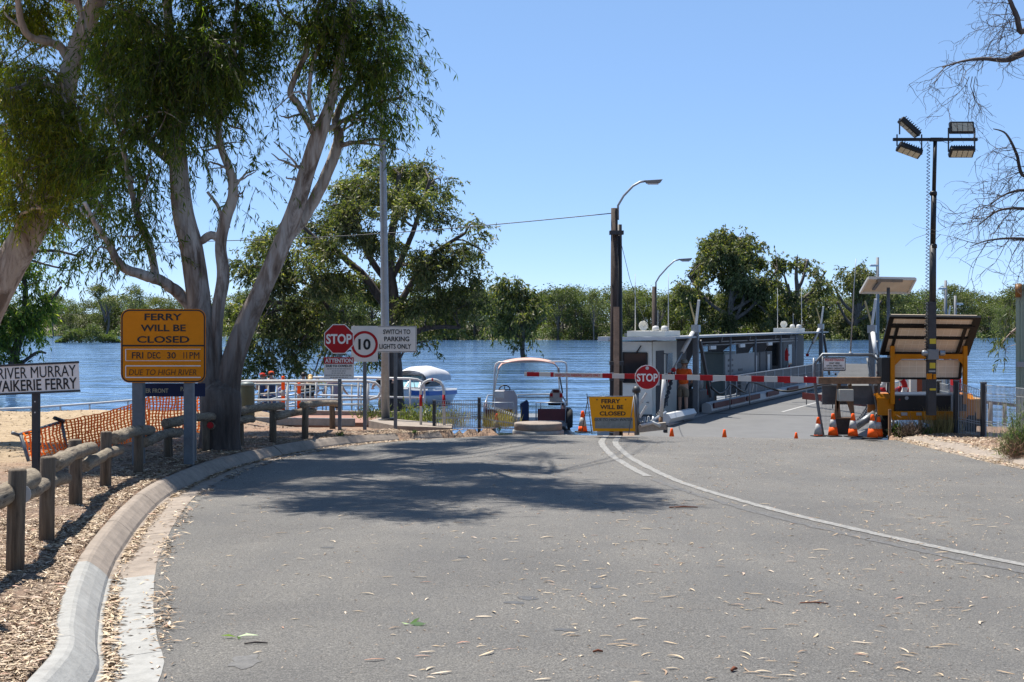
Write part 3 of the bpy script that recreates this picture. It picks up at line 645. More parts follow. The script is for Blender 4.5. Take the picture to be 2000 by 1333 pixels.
def far_tree(px, top, d, var, wd=1.0, rz=None, label=None, group='gum trees lining the far bank', basez=WL):
    src = VARS[var]
    if var in used_v: o = copy_tree(src)
    else: o = src; used_v.add(var)
    H = Z(top, d)-basez; o.location = (X(px, d), d, basez); s = H/10.0
    o.scale = (s*wd, s*wd, s); o.rotation_euler = (0, 0, rng.uniform(0, 6.28) if rz is None else rz)
    o['category'] = 'tree'; o['label'] = label or 'green gum tree in the row along the far bank across the river'
    if group: o['group'] = group
    return o
# big gums right of centre: built like the near ones
def big_far(label, d, base_px, top, w_px, seed, leaf, nb=34):
    rg = np.random.default_rng(seed); base_py = 665; bl = []; lm = []
    H = base_py-top
    lm.append([(base_px, base_py+14, 7), (base_px-2, base_py-H*.2, 6), (base_px+3, base_py-H*.42, 5), (base_px, base_py-H*.66, 3.5), (base_px+2, base_py-H*.85, 2)])
    for k in range(6):
        a = rg.uniform(-1, 1); s = rg.uniform(.12, .5)
        lm.append([(base_px, base_py-H*s, 4), (base_px+a*w_px*.22, base_py-H*(s+.12), 3), (base_px+a*w_px*.42, base_py-H*min(.9, s+.33), 1.8)])
    for k in range(nb):
        v = rg.uniform(.12, .95); wv_ = math.sin(math.pi*min(1, .18+v*.8))**.7*w_px*.5; u = rg.uniform(-1, 1)
        r = rg.uniform(.11, .19)*w_px*.75; bl.append((base_px+u*(wv_-r*.6), base_py-H*v*.93, rg.uniform(-5, 5), r, r*.72, rg.uniform(.7, 1.2)))
    hero('gum_tree', label, d, lm, bl, BARK_F, leaf, 2.6, .62, .24, 12, seed, (1.2, 2.4), None, True, .5)
big_far('tallest gum across the river, dense round crown rising above the ferry cabin', 262, 1428, 420, 225, 31, LEAF_C, 40)
big_far('tall gum with open crown just right of the tallest one across the river', 266, 1555, 472, 150, 32, LEAF_C, 26)
big_far('tall grey green gum across the river behind the small solar panel', 270, 1672, 505, 170, 33, LEAF_F[1], 26)
L_ = [(105, 566, 330, 3, .8, 'slim pale gum behind the willow, left of the open crowned one'), (205, 552, 322, 5, 1.25, 'open crowned gum just behind the green willow bush'), (262, 556, 330, 3, .9, 'airy flat topped gum at the left edge of the orange sign'),
      (1090, 556, 268, 0, 1.0, None), (1128, 562, 270, 2, .85, None), (1160, 566, 262, 3, .75, 'slender dark trunked tree in the water left of the tall timber pole'), (1236, 570, 272, 1, .9, None), (1290, 574, 270, 5, 1.0, None), (1335, 560, 280, 2, .9, None),
      (1745, 560, 282, 0, 1.2, None), (1800, 566, 290, 2, 1.1, None), (1868, 552, 292, 1, 1.0, 'round gum across the river right of the light tower mast'), (1935, 592, 305, 4, 1.4, None), (1960, 596, 270, 2, .9, 'low bright tree standing in the water near the shed')]
for px, top, d, v, wd, lab in L_: far_tree(px, top, d, v, wd, None, lab, None if lab else 'gum trees lining the far bank')
for k in range(104):
    px = -60+k*20.4+rng.uniform(-12, 12); d = bankY(X(px, 290))+rng.uniform(1, 40)
    top = rng.uniform(556, 592) if 450 < px < 1700 else (rng.uniform(556, 592) if px > 1700 else rng.uniform(568, 602))
    far_tree(px, top, d, int(rng.choice([0, 1, 2, 2, 4, 4, 0])), rng.uniform(.95, 1.5))
# waterside scrub (one mass)
n = 22000; px = rng.uniform(-100, 2100, n); d = bankY(X(px, 285))+rng.uniform(-1, 9, n); top = .5+2.1*np.abs(np.sin(px*.031)+.6*np.sin(px*.083+1)+.4*np.sin(px*.19))/1.3
Pp = np.stack([X(px, d), d, WL+rng.random(n)*top], 1)
V, Q = blades(Pp, rng.normal(size=(n, 3))+np.array([0, 0, .5]), rng.uniform(.3, .75, n), rng.uniform(.15, .4, n), rng)
tag(np_mesh('undergrowth', V, Q, LEAF_F[2]), kind='stuff')
# willow bush in the river
wr = thing('willow_bush', 'low bright green willow bush standing in the flood left of the orange sign', 'bush', (X(167, 235), 235, WL))
mb = B()
for k in range(9):
    a = rng.uniform(-1, 1); limb(mb, [(a*.6, rng.uniform(-.4, .4), -.5, .06), (a*2, 0, .8, .04), (a*3.6, rng.uniform(-.8, .8), 1.9-abs(a)*.9, .02)], 5, 3)
mb.build('stem', BARK_D, wr, True)
n = 5200; u = rng.uniform(-1, 1, n); hh = 3.0*(1-np.abs(u)**1.7)*(.8+.25*np.sin(u*9)); C = np.stack([u*5.2+.4, rng.uniform(-1.6, 1.6, n)*(1-u*u*.7), hh*rng.random(n)**.6], 1)
V, Q = blades(C, rng.normal(size=(n, 3))*.8+np.array([0, 0, .3]), rng.uniform(.3, .7, n), rng.uniform(.08, .2, n), rng); np_mesh('foliage', V, Q, LEAF_F[2], wr)

# ---- bare dead tree hanging in at the top right
dt = thing('dead_tree', 'bare dead tree with twiggy drooping branches at the right edge above the light tower', 'tree', (X(2330, 15), 15, -.1))
mb = B(); tw = B(); DD = 15.0
main = [[(2330, 1010, 60), (2310, 700, 52), (2260, 400, 42), (2200, 180, 30), (2160, 0, 22), (2120, -200, 14)],
        [(2200, 180, 16), (2110, 120, 11), (2040, 88, 8), (1990, 108, 7), (1962, 118, 5), (1920, 115, 3.5), (1880, 120, 2.2), (1840, 132, 1)],
        [(2150, -40, 10), (2060, -20, 7), (2000, 62, 6), (1985, 30, 5), (1972, 0, 4), (1960, -30, 2)],
        [(2260, 400, 14), (2130, 330, 9), (2060, 310, 6), (2002, 345, 4), (1985, 300, 3), (1965, 262, 2), (1940, 252, 1)],
        [(2280, 520, 12), (2150, 440, 8), (2060, 420, 5), (2000, 408, 3.2), (1950, 412, 2), (1912, 440, 1)],
        [(2280, 560, 10), (2120, 490, 6), (2030, 472, 4), (1980, 466, 2.5), (1930, 470, 1.5), (1895, 482, .8)],
        [(2130, 330, 6), (2040, 380, 4), (1998, 372, 3), (1960, 382, 1.6), (1925, 408, .8)]]
allp = []
for l in main: allp.append(limb(mb, px_limb(l, DD), 8, 6))
def twig(p, d, L, r, depth):
    pts = [(*p, r)]; q = np.array(p, float); d = np.array(d, float)
    for k in range(5):
        d = d+rng.normal(size=3)*.28+np.array([0, 0, -.10]); d /= np.linalg.norm(d); q = q+d*L/5; pts.append((*q, max(.0016, r*(1-.16*(k+1)))))
        if depth > 0 and rng.random() < .85: twig(q, d+rng.normal(size=3)*.8, L*.6, r*.65, depth-1)
    tw.tube([a[:3] for a in pts], [a[3] for a in pts], 4, False)
for c in allp[1:]:
    m_ = len(c)
    for k in range(int(m_*.35), m_, 1):
        for q in range(2):
            if rng.random() < .23: twig(c[k, :3], np.array([-.75, rng.normal()*.4, rng.uniform(-.9, .45)]), rng.uniform(.25, .6), .0055, 1 if rng.random() < .6 else 2)
for k in range(3): twig((X(1905-k*6, DD), DD, Z(150, DD)), (-.1, 0, -1), .5, .005, 2)
mb.build('trunk', BARK_X, dt, True, 0, True); tag(tw.build('twigs', BARK_X, dt, True, 0, True), kind='stuff')
# ------------------------------------------------------------------ shared materials
STEEL = M('galvanised_steel', (.33, .35, .37), .45, .55, .14, 8, .15)
STEELD = M('dull_grey_post_steel', (.16, .175, .19), .5, .4, .15, 8, .15)
DARKST = M('dark_steel', (.05, .052, .056), .5, .3, .2, 9, .1)
BLACK = M('black_paint', (.012, .012, .013), .45, 0, .2, 9, .12)
RUBBER = M('black_rubber', (.014, .014, .014), .8, 0, .2, 12, .2)
WHITE = M('white_paint', (.58, .58, .565), .45, 0, .06, 5, .14)
SIGNW = M('white_sign_face', (.66, .63, .59), .4, 0, .05, 4, .1)
RED = M('red_paint', (.42, .022, .025), .45, 0, .12, 6, .12)
SRED = M('red_sign_face', (.36, .018, .022), .4, 0, .08, 5, .06)
AMBER = M('amber_sign_face', (.60, .19, .006), .45, 0, .07, 4, .08)
YORANGE = M('yellow_orange_paint', (.60, .205, .006), .4, 0, .08, 5, .14)
INK = M('black_lettering', (.012, .012, .012), .5, 0, .05, 5, 0)
INKR = M('red_lettering', (.40, .03, .03), .5, 0, .05, 5, 0)
INKW = M('white_lettering', (.72, .71, .68), .5, 0, .05, 5, 0)
INKP = M('faded_marker_lettering', (.055, .026, .008), .6, 0, .2, 30, 0)
INKY = M('pale_gold_lettering', (.42, .38, .26), .5, 0, .1, 5, 0)
NAVY = M('navy_sign_face', (.022, .032, .075), .4, 0, .1, 4, .05)
MAROON = M('maroon_rubber', (.085, .014, .016), .6, 0, .2, 6, .12)
CONE = M('orange_cone_plastic', (.80, .10, .012), .5, 0, .1, 9, .18)
CONEW = M('white_cone_band', (.30, .30, .29), .45, 0, .1, 9, .25)
NETO = leafmat('orange_netting', [(0, (.82, .14, .045)), (1, (.92, .22, .07))], .5, .5)
GLASS = M('dark_window_glass', (.018, .022, .026), .08, 0, .1, 3, 0)
GREYP = M('grey_paint', (.19, .20, .21), .5, 0, .1, 5, .18)
GREYG = M('green_grey_cabinet_paint', (.125, .158, .155), .5, 0, .1, 5, .12)
RUST = M('rusty_steel', (.26, .15, .085), .85, .1, .35, 7, .4)
# log timber
m, t, bs, geo, tc = newmat('weathered_log_timber')
v = mapping(t, tc.outputs['UV'], (1, 1, 1)); pos = geo.outputs['Position']
n1 = noise(t, mapping(t, pos, (3.2, .45, 3.2)), 12, 8, .72, .7)
c = ramp(t, n1, [(.34, (.035, .026, .018)), (.43, (.17, .13, .088)), (.60, (.30, .245, .17)), (.8, (.40, .34, .255))])
c = mix(t, ramp(t, noise(t, pos, 2.1, 4), [(.5, (0, 0, 0)), (.75, (.6, .6, .6))]), c, (.20, .175, .12))
t.links.new(c, bs.inputs['Base Color']); bs.inputs['Roughness'].default_value = .9; bump(t, bs, n1, .8, .02); LOG = m
m, t, bs, geo, tc = newmat('treated_post_timber'); pos = geo.outputs['Position']
n1 = noise(t, mapping(t, pos, (1, 1, .08)), 34, 6, .7, .3)
c = ramp(t, n1, [(.3, (.05, .036, .024)), (.5, (.135, .10, .066)), (.75, (.23, .18, .125))])
t.links.new(c, bs.inputs['Base Color']); bs.inputs['Roughness'].default_value = .9; bump(t, bs, n1, .7, .015); POST = m
POLE = bark('creosote_pole_timber', [(.3, (.020, .013, .010)), (.55, (.065, .043, .033)), (.8, (.16, .12, .095))], .05, 22)

def G(px, py, dz=0):
    d = 20.0
    for _ in range(40):
        x = X(px, d); d = .5*d+.5*(EYE-float(gz(x, d))-dz)*F/(py-HZ)
    return Vector((X(px, d), d, float(gz(X(px, d), d))))

# ------------------------------------------------------------------ log fence
lf = thing('log_fence', 'low timber log fence along the verge behind the left kerb', 'fence', (-3.4, 9, 0))
def rise(o): return o
PB = [(-52, 1215), (28, 1115), (90, 1058), (148, 988), (206, 952), (270, 924), (330, 895)]
posts = []
for i, (px, py) in enumerate(PB):
    g = G(px, py); posts.append(g)
ext = [(402, 880), (470, 872), (533, 866), (595, 858), (650, 838)]
for px, py in ext: posts.append(G(px, py))
tops = [None, 917, 893, 859, 843, 832, 818, 812, 800, 793, 792, 788]
for i, (g, tp) in enumerate(zip(posts, tops)):
    h = .70 if tp is None else Z(tp, g.y)-g.z
    r = .056*rng.uniform(.94, 1.06); b = B(); lean = rng.uniform(-.02, .02, 2)
    b.tube([(g.x, g.y, g.z-.25), (g.x+lean[0]*.5, g.y+lean[1]*.5, g.z+h*.5), (g.x+lean[0], g.y+lean[1], g.z+h-.012), (g.x+lean[0], g.y+lean[1], g.z+h)], [r*1.05, r, r, r*.9], 14)
    b.build('post', POST, lf, True, 0, True)
def rail(p, q, r, bend=0):
    p = Vector(p); q = Vector(q); pts = []; rs = []
    for k in range(15):
        u = k/14; c = p.lerp(q, u)+Vector((rng.normal()*.006, 0, math.sin(u*5+r*90)*.012+rng.normal()*.004)); pts.append(c); rs.append(r*(1+rng.normal()*.03+.05*math.sin(u*11+r*200))*(1.06-.12*u))
    b = B(); b.tube([pts[0].lerp(pts[1], -.02)]+pts+[pts[-1].lerp(pts[-2], -.02)], [rs[0]*.9]+rs+[rs[-1]*.8], 16, True, .045); return b.build('rail', LOG, lf, True, 0, True)
def fp(px, py, d): return P(px, py, d)
# rails as seen: (px,py of one end) -> (px,py of the other end), with their depths
def dep(i, u=0): return posts[i].y
pxs_ = [q[0] for q in PB]+[q[0] for q in ext]
def rd(px): return float(np.interp(px, pxs_, [g.y for g in posts]))-.13
RL = [((-150, 1062), (64, 930), .082), ((42, 966), (124, 934), .058), ((104, 906), (182, 872), .068), ((166, 909), (234, 877), .062),
      ((222, 855), (296, 838), .070), ((282, 862), (352, 842), .068), ((322, 826), (424, 812), .066), ((412, 831), (492, 818), .064), ((455, 805), (552, 792), .066),
      ((538, 812), (613, 803), .064), ((592, 790), (664, 789), .062)]
for a, q, r in RL: rail(fp(*a, rd(a[0]) if a[0] > -60 else 7.3), fp(*q, rd(q[0])), r*.88)
b = B(); c = fp(42, 966, rd(42)); b.lathe([(.001, -.003), (.062, -.003), (.062, .004), (.05, .008), (.001, .008)], 20, (0, 0, 0), 'Y')
d_ = (fp(124, 934, rd(124))-fp(42, 966, rd(42))).normalized(); Mx = Matrix.Translation(c-d_*.012) @ d_.to_track_quat('Y', 'Z').to_matrix().to_4x4()
b.v = [tuple(Mx @ Vector((x, y, z))) for x, y, z in b.v]; b.build('end_cap', WHITE, lf, False, 0, True)
b = B(); b.lathe([(.001, .0), (.045, 0), (.045, -.015), (.001, -.02)], 16, fp(411, 831, rd(412)-.10), 'Y'); b.build('reflector', RED, lf, False, 0, True)

# ------------------------------------------------------------------ sign builder
def rrect(w_, h_, r, n=5):
    out = []
    for cx, cz, a0 in ((w_/2-r, h_/2-r, 0), (-w_/2+r, h_/2-r, 90), (-w_/2+r, -h_/2+r, 180), (w_/2-r, -h_/2+r, 270)):
        for k in range(n+1): a = R(a0+90*k/n); out.append((cx+r*math.cos(a), cz+r*math.sin(a)))
    return out
def ring(b, outer, inner, y):
    n = len(outer); vs = [(x, y, z) for x, z in outer]+[(x, y, z) for x, z in inner]
    return b.add(vs, [(i, (i+1) % n, (i+1) % n+n, i+n) for i in range(n)])
def sign_root(name, label, px, py_base, d, group=None, rz=0):
    x = X(px, d); return thing(name, label, 'sign', (x, d, Z(py_base, d)), rz, group)
def off(pyz, d, root): return Z(pyz, d)-root.location.z
def plate(root, w_, h_, r, c, face, border=None, bw=.012, inset=.012, th=.004, back=STEEL):
    b = B(); b.prism(rrect(w_, h_, r), -th, 0).shift(c); p = b.build('plate', face, root)
    bb = B(); bb.prism(rrect(w_-.002, h_-.002, r), 0.0005, .003).shift(c); bb.build('backing', back, root)
    if border:
        b = B(); ring(b, rrect(w_-2*inset, h_-2*inset, max(.004, r-inset)), rrect(w_-2*inset-2*bw, h_-2*inset-2*bw, max(.003, r-inset-bw)), -th-.0015).shift(c); b.build('border', border, root)
    return p
def spost(root, h, w_=.06, y=.035, x=0, mat=STEELD, below=.3, holes=()):
    b = B(); b.b2((x-w_/2, y-w_/2, -below), (x+w_/2, y+w_/2, h)); p = b.build('post', mat, root, False, .004)
    for z in holes:
        B().lathe([(.001, 0), (.008, 0), (.008, .002), (.001, .002)], 10, (x, y-w_/2-.0025, z), 'Y').build('bolt', WHITE, root)
# river sign
d = 15.0; k = F/d; r = sign_root('place_name_sign', 'white sign with two lines of black capitals on one dark post behind the log fence', 68, 930, d)
spost(r, off(712, d, r), .072, .04, 0, DARKST, .4, (off(785, d, r), off(806, d, r)))
tilt = R(2.6); wS = 190/k; cS = (-8/k, 0, off(740, d, r))
p0 = len(col.objects)
sub = bpy.data.objects.new('sign_panel', None)
def tiltobj(root, objs, c, a):
    for o in objs:
        for vtx in o.data.vertices:
            x, z = vtx.co.x-c[0], vtx.co.z-c[2]; vtx.co.x = c[0]+x*math.cos(a)-z*math.sin(a); vtx.co.z = c[2]+x*math.sin(a)+z*math.cos(a)
before = set(r.children)
plate(r, wS, 56/k, .012, cS, SIGNW, None)
b = B(); b.b2((cS[0]-wS/2-.004, -.012, cS[2]+26/k), (cS[0]+wS/2+.004, .006, cS[2]+30/k)); b.build('edge_strip', DARKST, r)
b = B(); b.b2((cS[0]-wS/2-.004, -.012, cS[2]-30/k), (cS[0]+wS/2+.004, .006, cS[2]-26/k)); b.build('edge_strip', DARKST, r)
text('RIVER MURRAY', r, INK, (cS[0]+13/k, -.007, cS[2]+12/k), 22/k, 152/k, 0, .014)
text('WAIKERIE FERRY', r, INK, (cS[0]+5/k, -.007, cS[2]-12.5/k), 22/k, 170/k, 0, .014)
TILT_SIGN = (r, cS, tilt)
# big amber sign
d = 17.6; k = F/d; r = sign_root('closure_sign', 'large amber board on two posts with a date strip and a hand lettered strip', 319, 900, d)
cz = off(676, d, r); w_, h_ = 166/k, 144/k
for px, pw in ((268, 21), (367, 18)):
    spost(r, off(690, d, r), pw/k, .07, (px-319)/k, STEELD, .25)
plate(r, w_, h_, 17/k, (0, 0, cz), AMBER, INK, 2.6/k, 1.2/k)
b = B(); b.b2((-w_/2+.012, -.0062, cz+.5/k-1.6/k), (w_/2-.012, -.0045, cz+.5/k+1.6/k)); b.build('divider', INK, r)
for s, py, wd in (('FERRY', 619.5, 73), ('WILL BE', 641, 88), ('CLOSED', 663.5, 102)): text(s, r, INK, (0, -.0065, off(py, d, r)), 13.2/k, wd/k, 0, .022)
for (z0, z1, bt) in ((682.5, 705, 1.0), (715, 737.5, 2.0)):
    for zz in (z0, z1):
        b = B(); b.b2((-73/k, -.010, off(zz, d, r)-bt/k/2), (73/k, -.004, off(zz, d, r)+bt/k/2)); b.build('slot_rail', SIGNW, r)
    b = B(); b.b2((-74/k, -.0085, off(z1, d, r)), (-72.4/k, -.004, off(z0, d, r))); b.build('slot_rail', SIGNW, r)
b = B(); b.b2((-71/k, -.0058, off(704, d, r)), (72/k, -.0042, off(684, d, r))); b.build('date_strip', AMBER, r)
b = B(); b.b2((-71/k, -.0058, off(736, d, r)), (72/k, -.0042, off(716.5, d, r))); b.build('reason_strip', AMBER, r)
for s, px, wd in (('FRI', 269, 22), ('DEC', 301, 25), ('30', 335, 17), ('11', 362, 7), ('PM', 380, 19)):
    text(s, r, INK, ((px-319)/k, -.0075, off(694.5, d, r)), 12.5/k, wd/k, 0, .010)
text('DUE TO HIGH RIVER', r, INKP, (-1/k, -.0075, off(727.5, d, r)), 11.5/k, 132/k, 0, -.004, 'lettering', .18)
# park direction sign behind it
d = 18.2; k = F/d; r = sign_root('direction_sign', 'navy blue fingerboard with pale capitals behind the amber board', 335, 915, d)
cz = off(762, d, r)
for px in (262, 378): spost(r, off(752, d, r), .05, .04, (px-335)/k, STEELD, .3)
plate(r, 132/k, 26/k, .01, (0, 0, cz), NAVY)
text('RIVER FRONT', r, INKY, (-35/k, -.008, cz-1.5/k), 8.5/k, 58/k, 0, .012); text('PARK', r, INKY, (30/k, -.008, cz+2/k), 8.5/k, 24/k, 0, .012)
# stop sign with notice
d = 25.0; k = F/d; r = sign_root('stop_sign', 'red octagonal stop sign above a small notice with a red heading', 662, 842, d)
spost(r, off(636, d, r), .06, .045, 1/k, STEELD, .3, (off(748, d, r),))
oc = lambda rr: [(rr*math.cos(R(22.5+45*i)), rr*math.sin(R(22.5+45*i))) for i in range(8)]
cz = off(662.5, d, r); R0 = 31.2/k
B().prism(oc(R0), -.004, 0).shift((0, 0, cz)).build('plate', INKW, r); B().prism(oc(R0*.94), -.0065, -.0045).shift((0, 0, cz)).build('red_face', SRED, r)
B().prism(oc(R0*.98), .001, .004).shift((0, 0, cz)).build('backing', STEEL, r)
text('STOP', r, INKW, (0, -.009, cz), 19.5/k, 50/k, 0, .03)
cz = off(719.5, d, r)
plate(r, 58.5/k, 43/k, .008, (0, -.002, cz), SIGNW); B().b2((-29/k, -.0085, cz+8.5/k), (29/k, -.0065, cz+21.3/k)).build('heading_band', SRED, r)
text('ATTENTION', r, INKW, (0, -.010, cz+14.8/k), 8.4/k, 54/k, 0, .03); text('DUE TO COVID-19', r, INK, (0, -.0085, cz+4.3/k), 5/k, 50/k, 0, .03)
for i, wd in enumerate((46, 28, 29, 53, 34)):
    bpx = -wd/2                                                   # print too small to read: broken lines of ink
    while bpx < wd/2-1.5:
        q_ = min(rng.uniform(2.5, 6), wd/2-bpx); B().b2((bpx/k, -.0072, cz-(2.0+i*4.1)/k), ((bpx+q_)/k, -.0066, cz-(.9+i*4.1)/k)).build('small_print', INK, r); bpx += q_+1.1
# ten sign
d = 25.5; k = F/d; r = sign_root('speed_limit_sign', 'white speed sign with a black 10 in a red ring', 712, 838, d)
spost(r, off(640, d, r), .062, .045, 0, STEELD, .3); cz = off(672, d, r)
plate(r, 52/k, 70/k, .02, (0, 0, cz), SIGNW)
b = B(); ci = lambda rr, n=40: [(rr*math.cos(2*math.pi*i/n), rr*math.sin(2*math.pi*i/n)) for i in range(n)]
ring(b, ci(26.2/k), ci(21.2/k), -.006).shift((0, 0, cz-1/k)); b.build('red_ring', SRED, r); text('10', r, INK, (0, -.007, cz-1/k), 21.5/k, 24/k, 0, .03)
# switch sign
d = 26.2; k = F/d; r = sign_root('lights_sign', 'white landscape sign asking for parking lights, beside the steel light pole', 772, 832, d)
spost(r, off(640, d, r), .062, .045, 0, STEELD, .3); cz = off(663, d, r)
plate(r, 78/k, 51.5/k, .012, (3/k, 0, cz), SIGNW, INK, .9/k, 1.0/k)
for s, py, wd in (('SWITCH TO', 648.5, 53), ('PARKING', 662.5, 49), ('LIGHTS ONLY', 677, 62)): text(s, r, INK, ((3 if s[0] != 'L' else 0)/k, -.007, off(py, d, r)), 9.4/k, wd/k, 0, .02)

# ------------------------------------------------------------------ netting
b_ = thing('safety_netting', 'orange safety netting sagging between pipe posts in front of the sand', 'netting', (X(130, 20), 20, -.3))
def net(corners, nu_, nv_, sag=.05, w_=.020):
    A, Bq, C, D = [Vector(c) for c in corners]; g = {}
    for i in range(nu_+1):
        for j in range(nv_+1):
            u, v_ = i/nu_, j/nv_; p = (A*(1-u)+Bq*u)*(1-v_)+(D*(1-u)+C*u)*v_
            g[i, j] = p+Vector((rng.normal()*.006+.012*math.sin(v_*7+u*3), math.sin(u*9+v_*2)*.04+rng.normal()*.006, -sag*math.sin(u*3.14)*(1-v_*.3)+rng.normal()*.005))
    vs = []; fs = []
    def strip(p, q, w__):
        dd = (q-p).normalized(); s = dd.cross(Vector((0, 1, 0)))
        s = s.normalized()*w__/2 if s.length > 1e-4 else Vector((w__/2, 0, 0)); o = len(vs); vs.extend([p-s, p+s, q+s, q-s]); fs.append((o, o+1, o+2, o+3))
    for i in range(nu_+1):
        for j in range(nv_+1):
            if i < nu_: strip(g[i, j], g[i+1, j], w_*.8)
            if j < nv_: strip(g[i, j], g[i, j+1], w_*1.25)
    b = B(); b.v = [tuple(p) for p in vs]; b.f = fs; return b
c1 = [P(46, 846, 18.5), P(120, 822, 20.0), P(132, 893, 20.0), P(60, 925, 18.5)]
tag(net(c1, 11, 14, .02).build('netting', NETO, b_, False, 0, True), kind='stuff')
c2 = [P(120, 822, 20), P(290, 776, 22), P(292, 850, 22), P(134, 893, 20)]
tag(net(c2, 26, 13, .05).build('netting', NETO, b_, False, 0, True), kind='stuff')
c3 = [P(290, 774, 22), P(404, 764, 23), P(404, 842, 23), P(292, 850, 22)]
tag(net(c3, 18, 13, .03).build('netting', NETO, b_, False, 0, True), kind='stuff')
for a, q in (((40, 850, 18.4), (66, 934, 18.4)), ((120, 822, 20), (134, 902, 20)), ((404, 758, 23), (405, 852, 23))):
    B().tube([P(*a), P(*q)], .024, 8).build('post', STEELD, b_, True, 0, True)
B().tube([P(24, 846, 18.3), P(36, 850, 18.4), P(118, 825, 20), P(124, 822, 20.0)], .024, 8).build('top_rail', STEELD, b_, True, 0, True)
B().tube([P(107, 817, 19.7), P(124, 823, 20)], .028, 8).build('end_pipe', DARKST, b_, True, 0, True)

# riverside handrail far left
hr = thing('riverside_handrail', 'thin white pipe handrail behind the sand at the river edge', 'handrail', (X(150, 40), 40, -1.2))
hp = [(-40, 801, 38), (60, 797, 38.6), (118, 793, 39), (175, 789, 39.4), (250, 783, 40), (345, 772, 41), (400, 768, 41.6)]
B().tube([P(*a) for a in hp], .03, 8).build('rail', WHITE, hr, True, 0, True)
for px, py, d in hp[1:]: B().tube([P(px, py, d), P(px, py, d)+Vector((0, 0, -1.1))], .024, 8).build('post', STEEL, hr, True, 0, True)

# ------------------------------------------------------------------ railings, paving and street furniture in the middle
PAVE = M('red_paving', (.33, .19, .15), .9, 0, .15, 8, .15, .2, 60)
px0 = lambda px, d: X(px, d)
pv = B().prism([(0, 0), (0, 0)], 0, 0) if False else B()
pv.add([(X(440, 31), 31, Z(826, 31)), (X(735, 31), 31, Z(826, 31)), (X(740, 36), 36, Z(811, 36)), (X(440, 36), 36, Z(811, 36)), (X(440, 31), 31, Z(826, 31)-.5), (X(735, 31), 31, Z(826, 31)-.5), (X(740, 36), 36, Z(811, 36)-.9), (X(440, 36), 36, Z(811, 36)-.9)],
       [(0, 1, 2, 3), (0, 4, 5, 1), (1, 5, 6, 2), (3, 2, 6, 7), (0, 3, 7, 4)])
tag(pv.build('footpath', PAVE), kind='structure')
edge_ = B(); edge_.bar(P(440, 822, 30.8), P(693, 825, 30.8), .16, .16); tag(edge_.build('path_edge_wall', MAT_CN, None, False, .01), kind='structure')
e2 = B(); e2.bar(P(600, 811, 35.9)+Vector((0, 0, 0)), P(805, 814, 35.9), .18, .24); tag(e2.build('path_edge_wall', MAT_CO, None, False, .01), kind='structure')
apron = B(); apron.add([P(720, 822, 28.4), P(772, 832, 26.6), P(882, 836, 26.1), P(884, 829, 27.2), P(800, 822, 29.2), P(742, 816, 30.2)], [(0, 1, 2, 3, 4, 5)])
apron.v += [(x, y, z-.14) for x, y, z in apron.v]; apron.f = [(0, 1, 2, 3, 4, 5)]+[(i, i+6, (i+1) % 6+6, (i+1) % 6) for i in range(6)]
tag(apron.build('footpath', MAT_CO), kind='structure')

def pipe_rail(name, label, top, mid, legs, r, mat, endloop=None, balusters=None):
    ro = thing(name, label, 'railing', P(*legs[0][:3]))
    B().tube([P(*a) for a in top], r, 10).build('top_rail', mat, ro, True, 0, True)
    for mr in mid: B().tube([P(*a) for a in mr], r*.8, 8).build('mid_rail', mat, ro, True, 0, True)
    for (px, py, d, pyt) in legs: B().tube([P(px, py, d), P(px, pyt, d)], r*.85, 8).build('post', mat, ro, True, 0, True)
    return ro
rr = pipe_rail('pipe_railing', 'near white and grey pipe railing with a rounded end behind the log fence', [(455, 748, 31), (480, 745, 31), (600, 744.5, 31), (715, 745, 31), (733, 748, 31), (743, 757, 31), (744, 766, 31), (738, 776, 31), (722, 780.5, 31)],
     [[(455, 782, 31), (600, 781, 31), (722, 780.5, 31)]], [(562, 830, 31, 745), (718, 830, 31, 746), (470, 830, 31, 745)], .029, WHITE)
B().box(P(563, 829, 31), (.2, .2, .03)).build('base_plate', STEEL, rr, False, 0, True)
rr = pipe_rail('pipe_railing', 'farther white railing in front of the white cruiser, bent down at its right end', [(612, 737.5, 37), (700, 738, 36.6), (800, 740, 36), (815, 741.5, 36), (826, 747, 36), (829, 758, 36), (829, 770, 36)],
     [[(614, 772, 37), (700, 774, 36.6), (829, 778, 36)], [(614, 790, 37), (720, 791, 36.6)]], [(618, 815, 37, 738), (700, 815, 36.6, 738), (801, 818, 36, 740), (829, 818, 36, 760), (746, 815, 36.4, 739)], .030, WHITE)
rr = pipe_rail('pipe_railing', 'pale baluster railing on the landing in front of the people', [(490, 751, 42), (560, 750, 42), (622, 752, 42), (720, 755, 42)],
     [[(490, 772, 42), (560, 766, 42), (612, 759, 42)], [(490, 796, 42), (620, 793, 42), (720, 789, 42)]], [(p_, 812, 42, 751) for p_ in (506, 524, 541, 560, 577, 596, 606, 618, 637, 650, 668, 687, 705, 720)], .028, M('cream_paint', (.55, .49, .40), .5, 0, .1, 5, .15))
rr = pipe_rail('pipe_railing', 'low landing railing sloping down towards the river beside the jetty', [(495, 790, 45), (545, 776, 45), (640, 760, 45)], [[(500, 802, 45), (640, 775, 45)]], [(p_, 822, 45, 790-(p_-495)*.2) for p_ in (510, 550, 590, 630)], .026, STEEL)
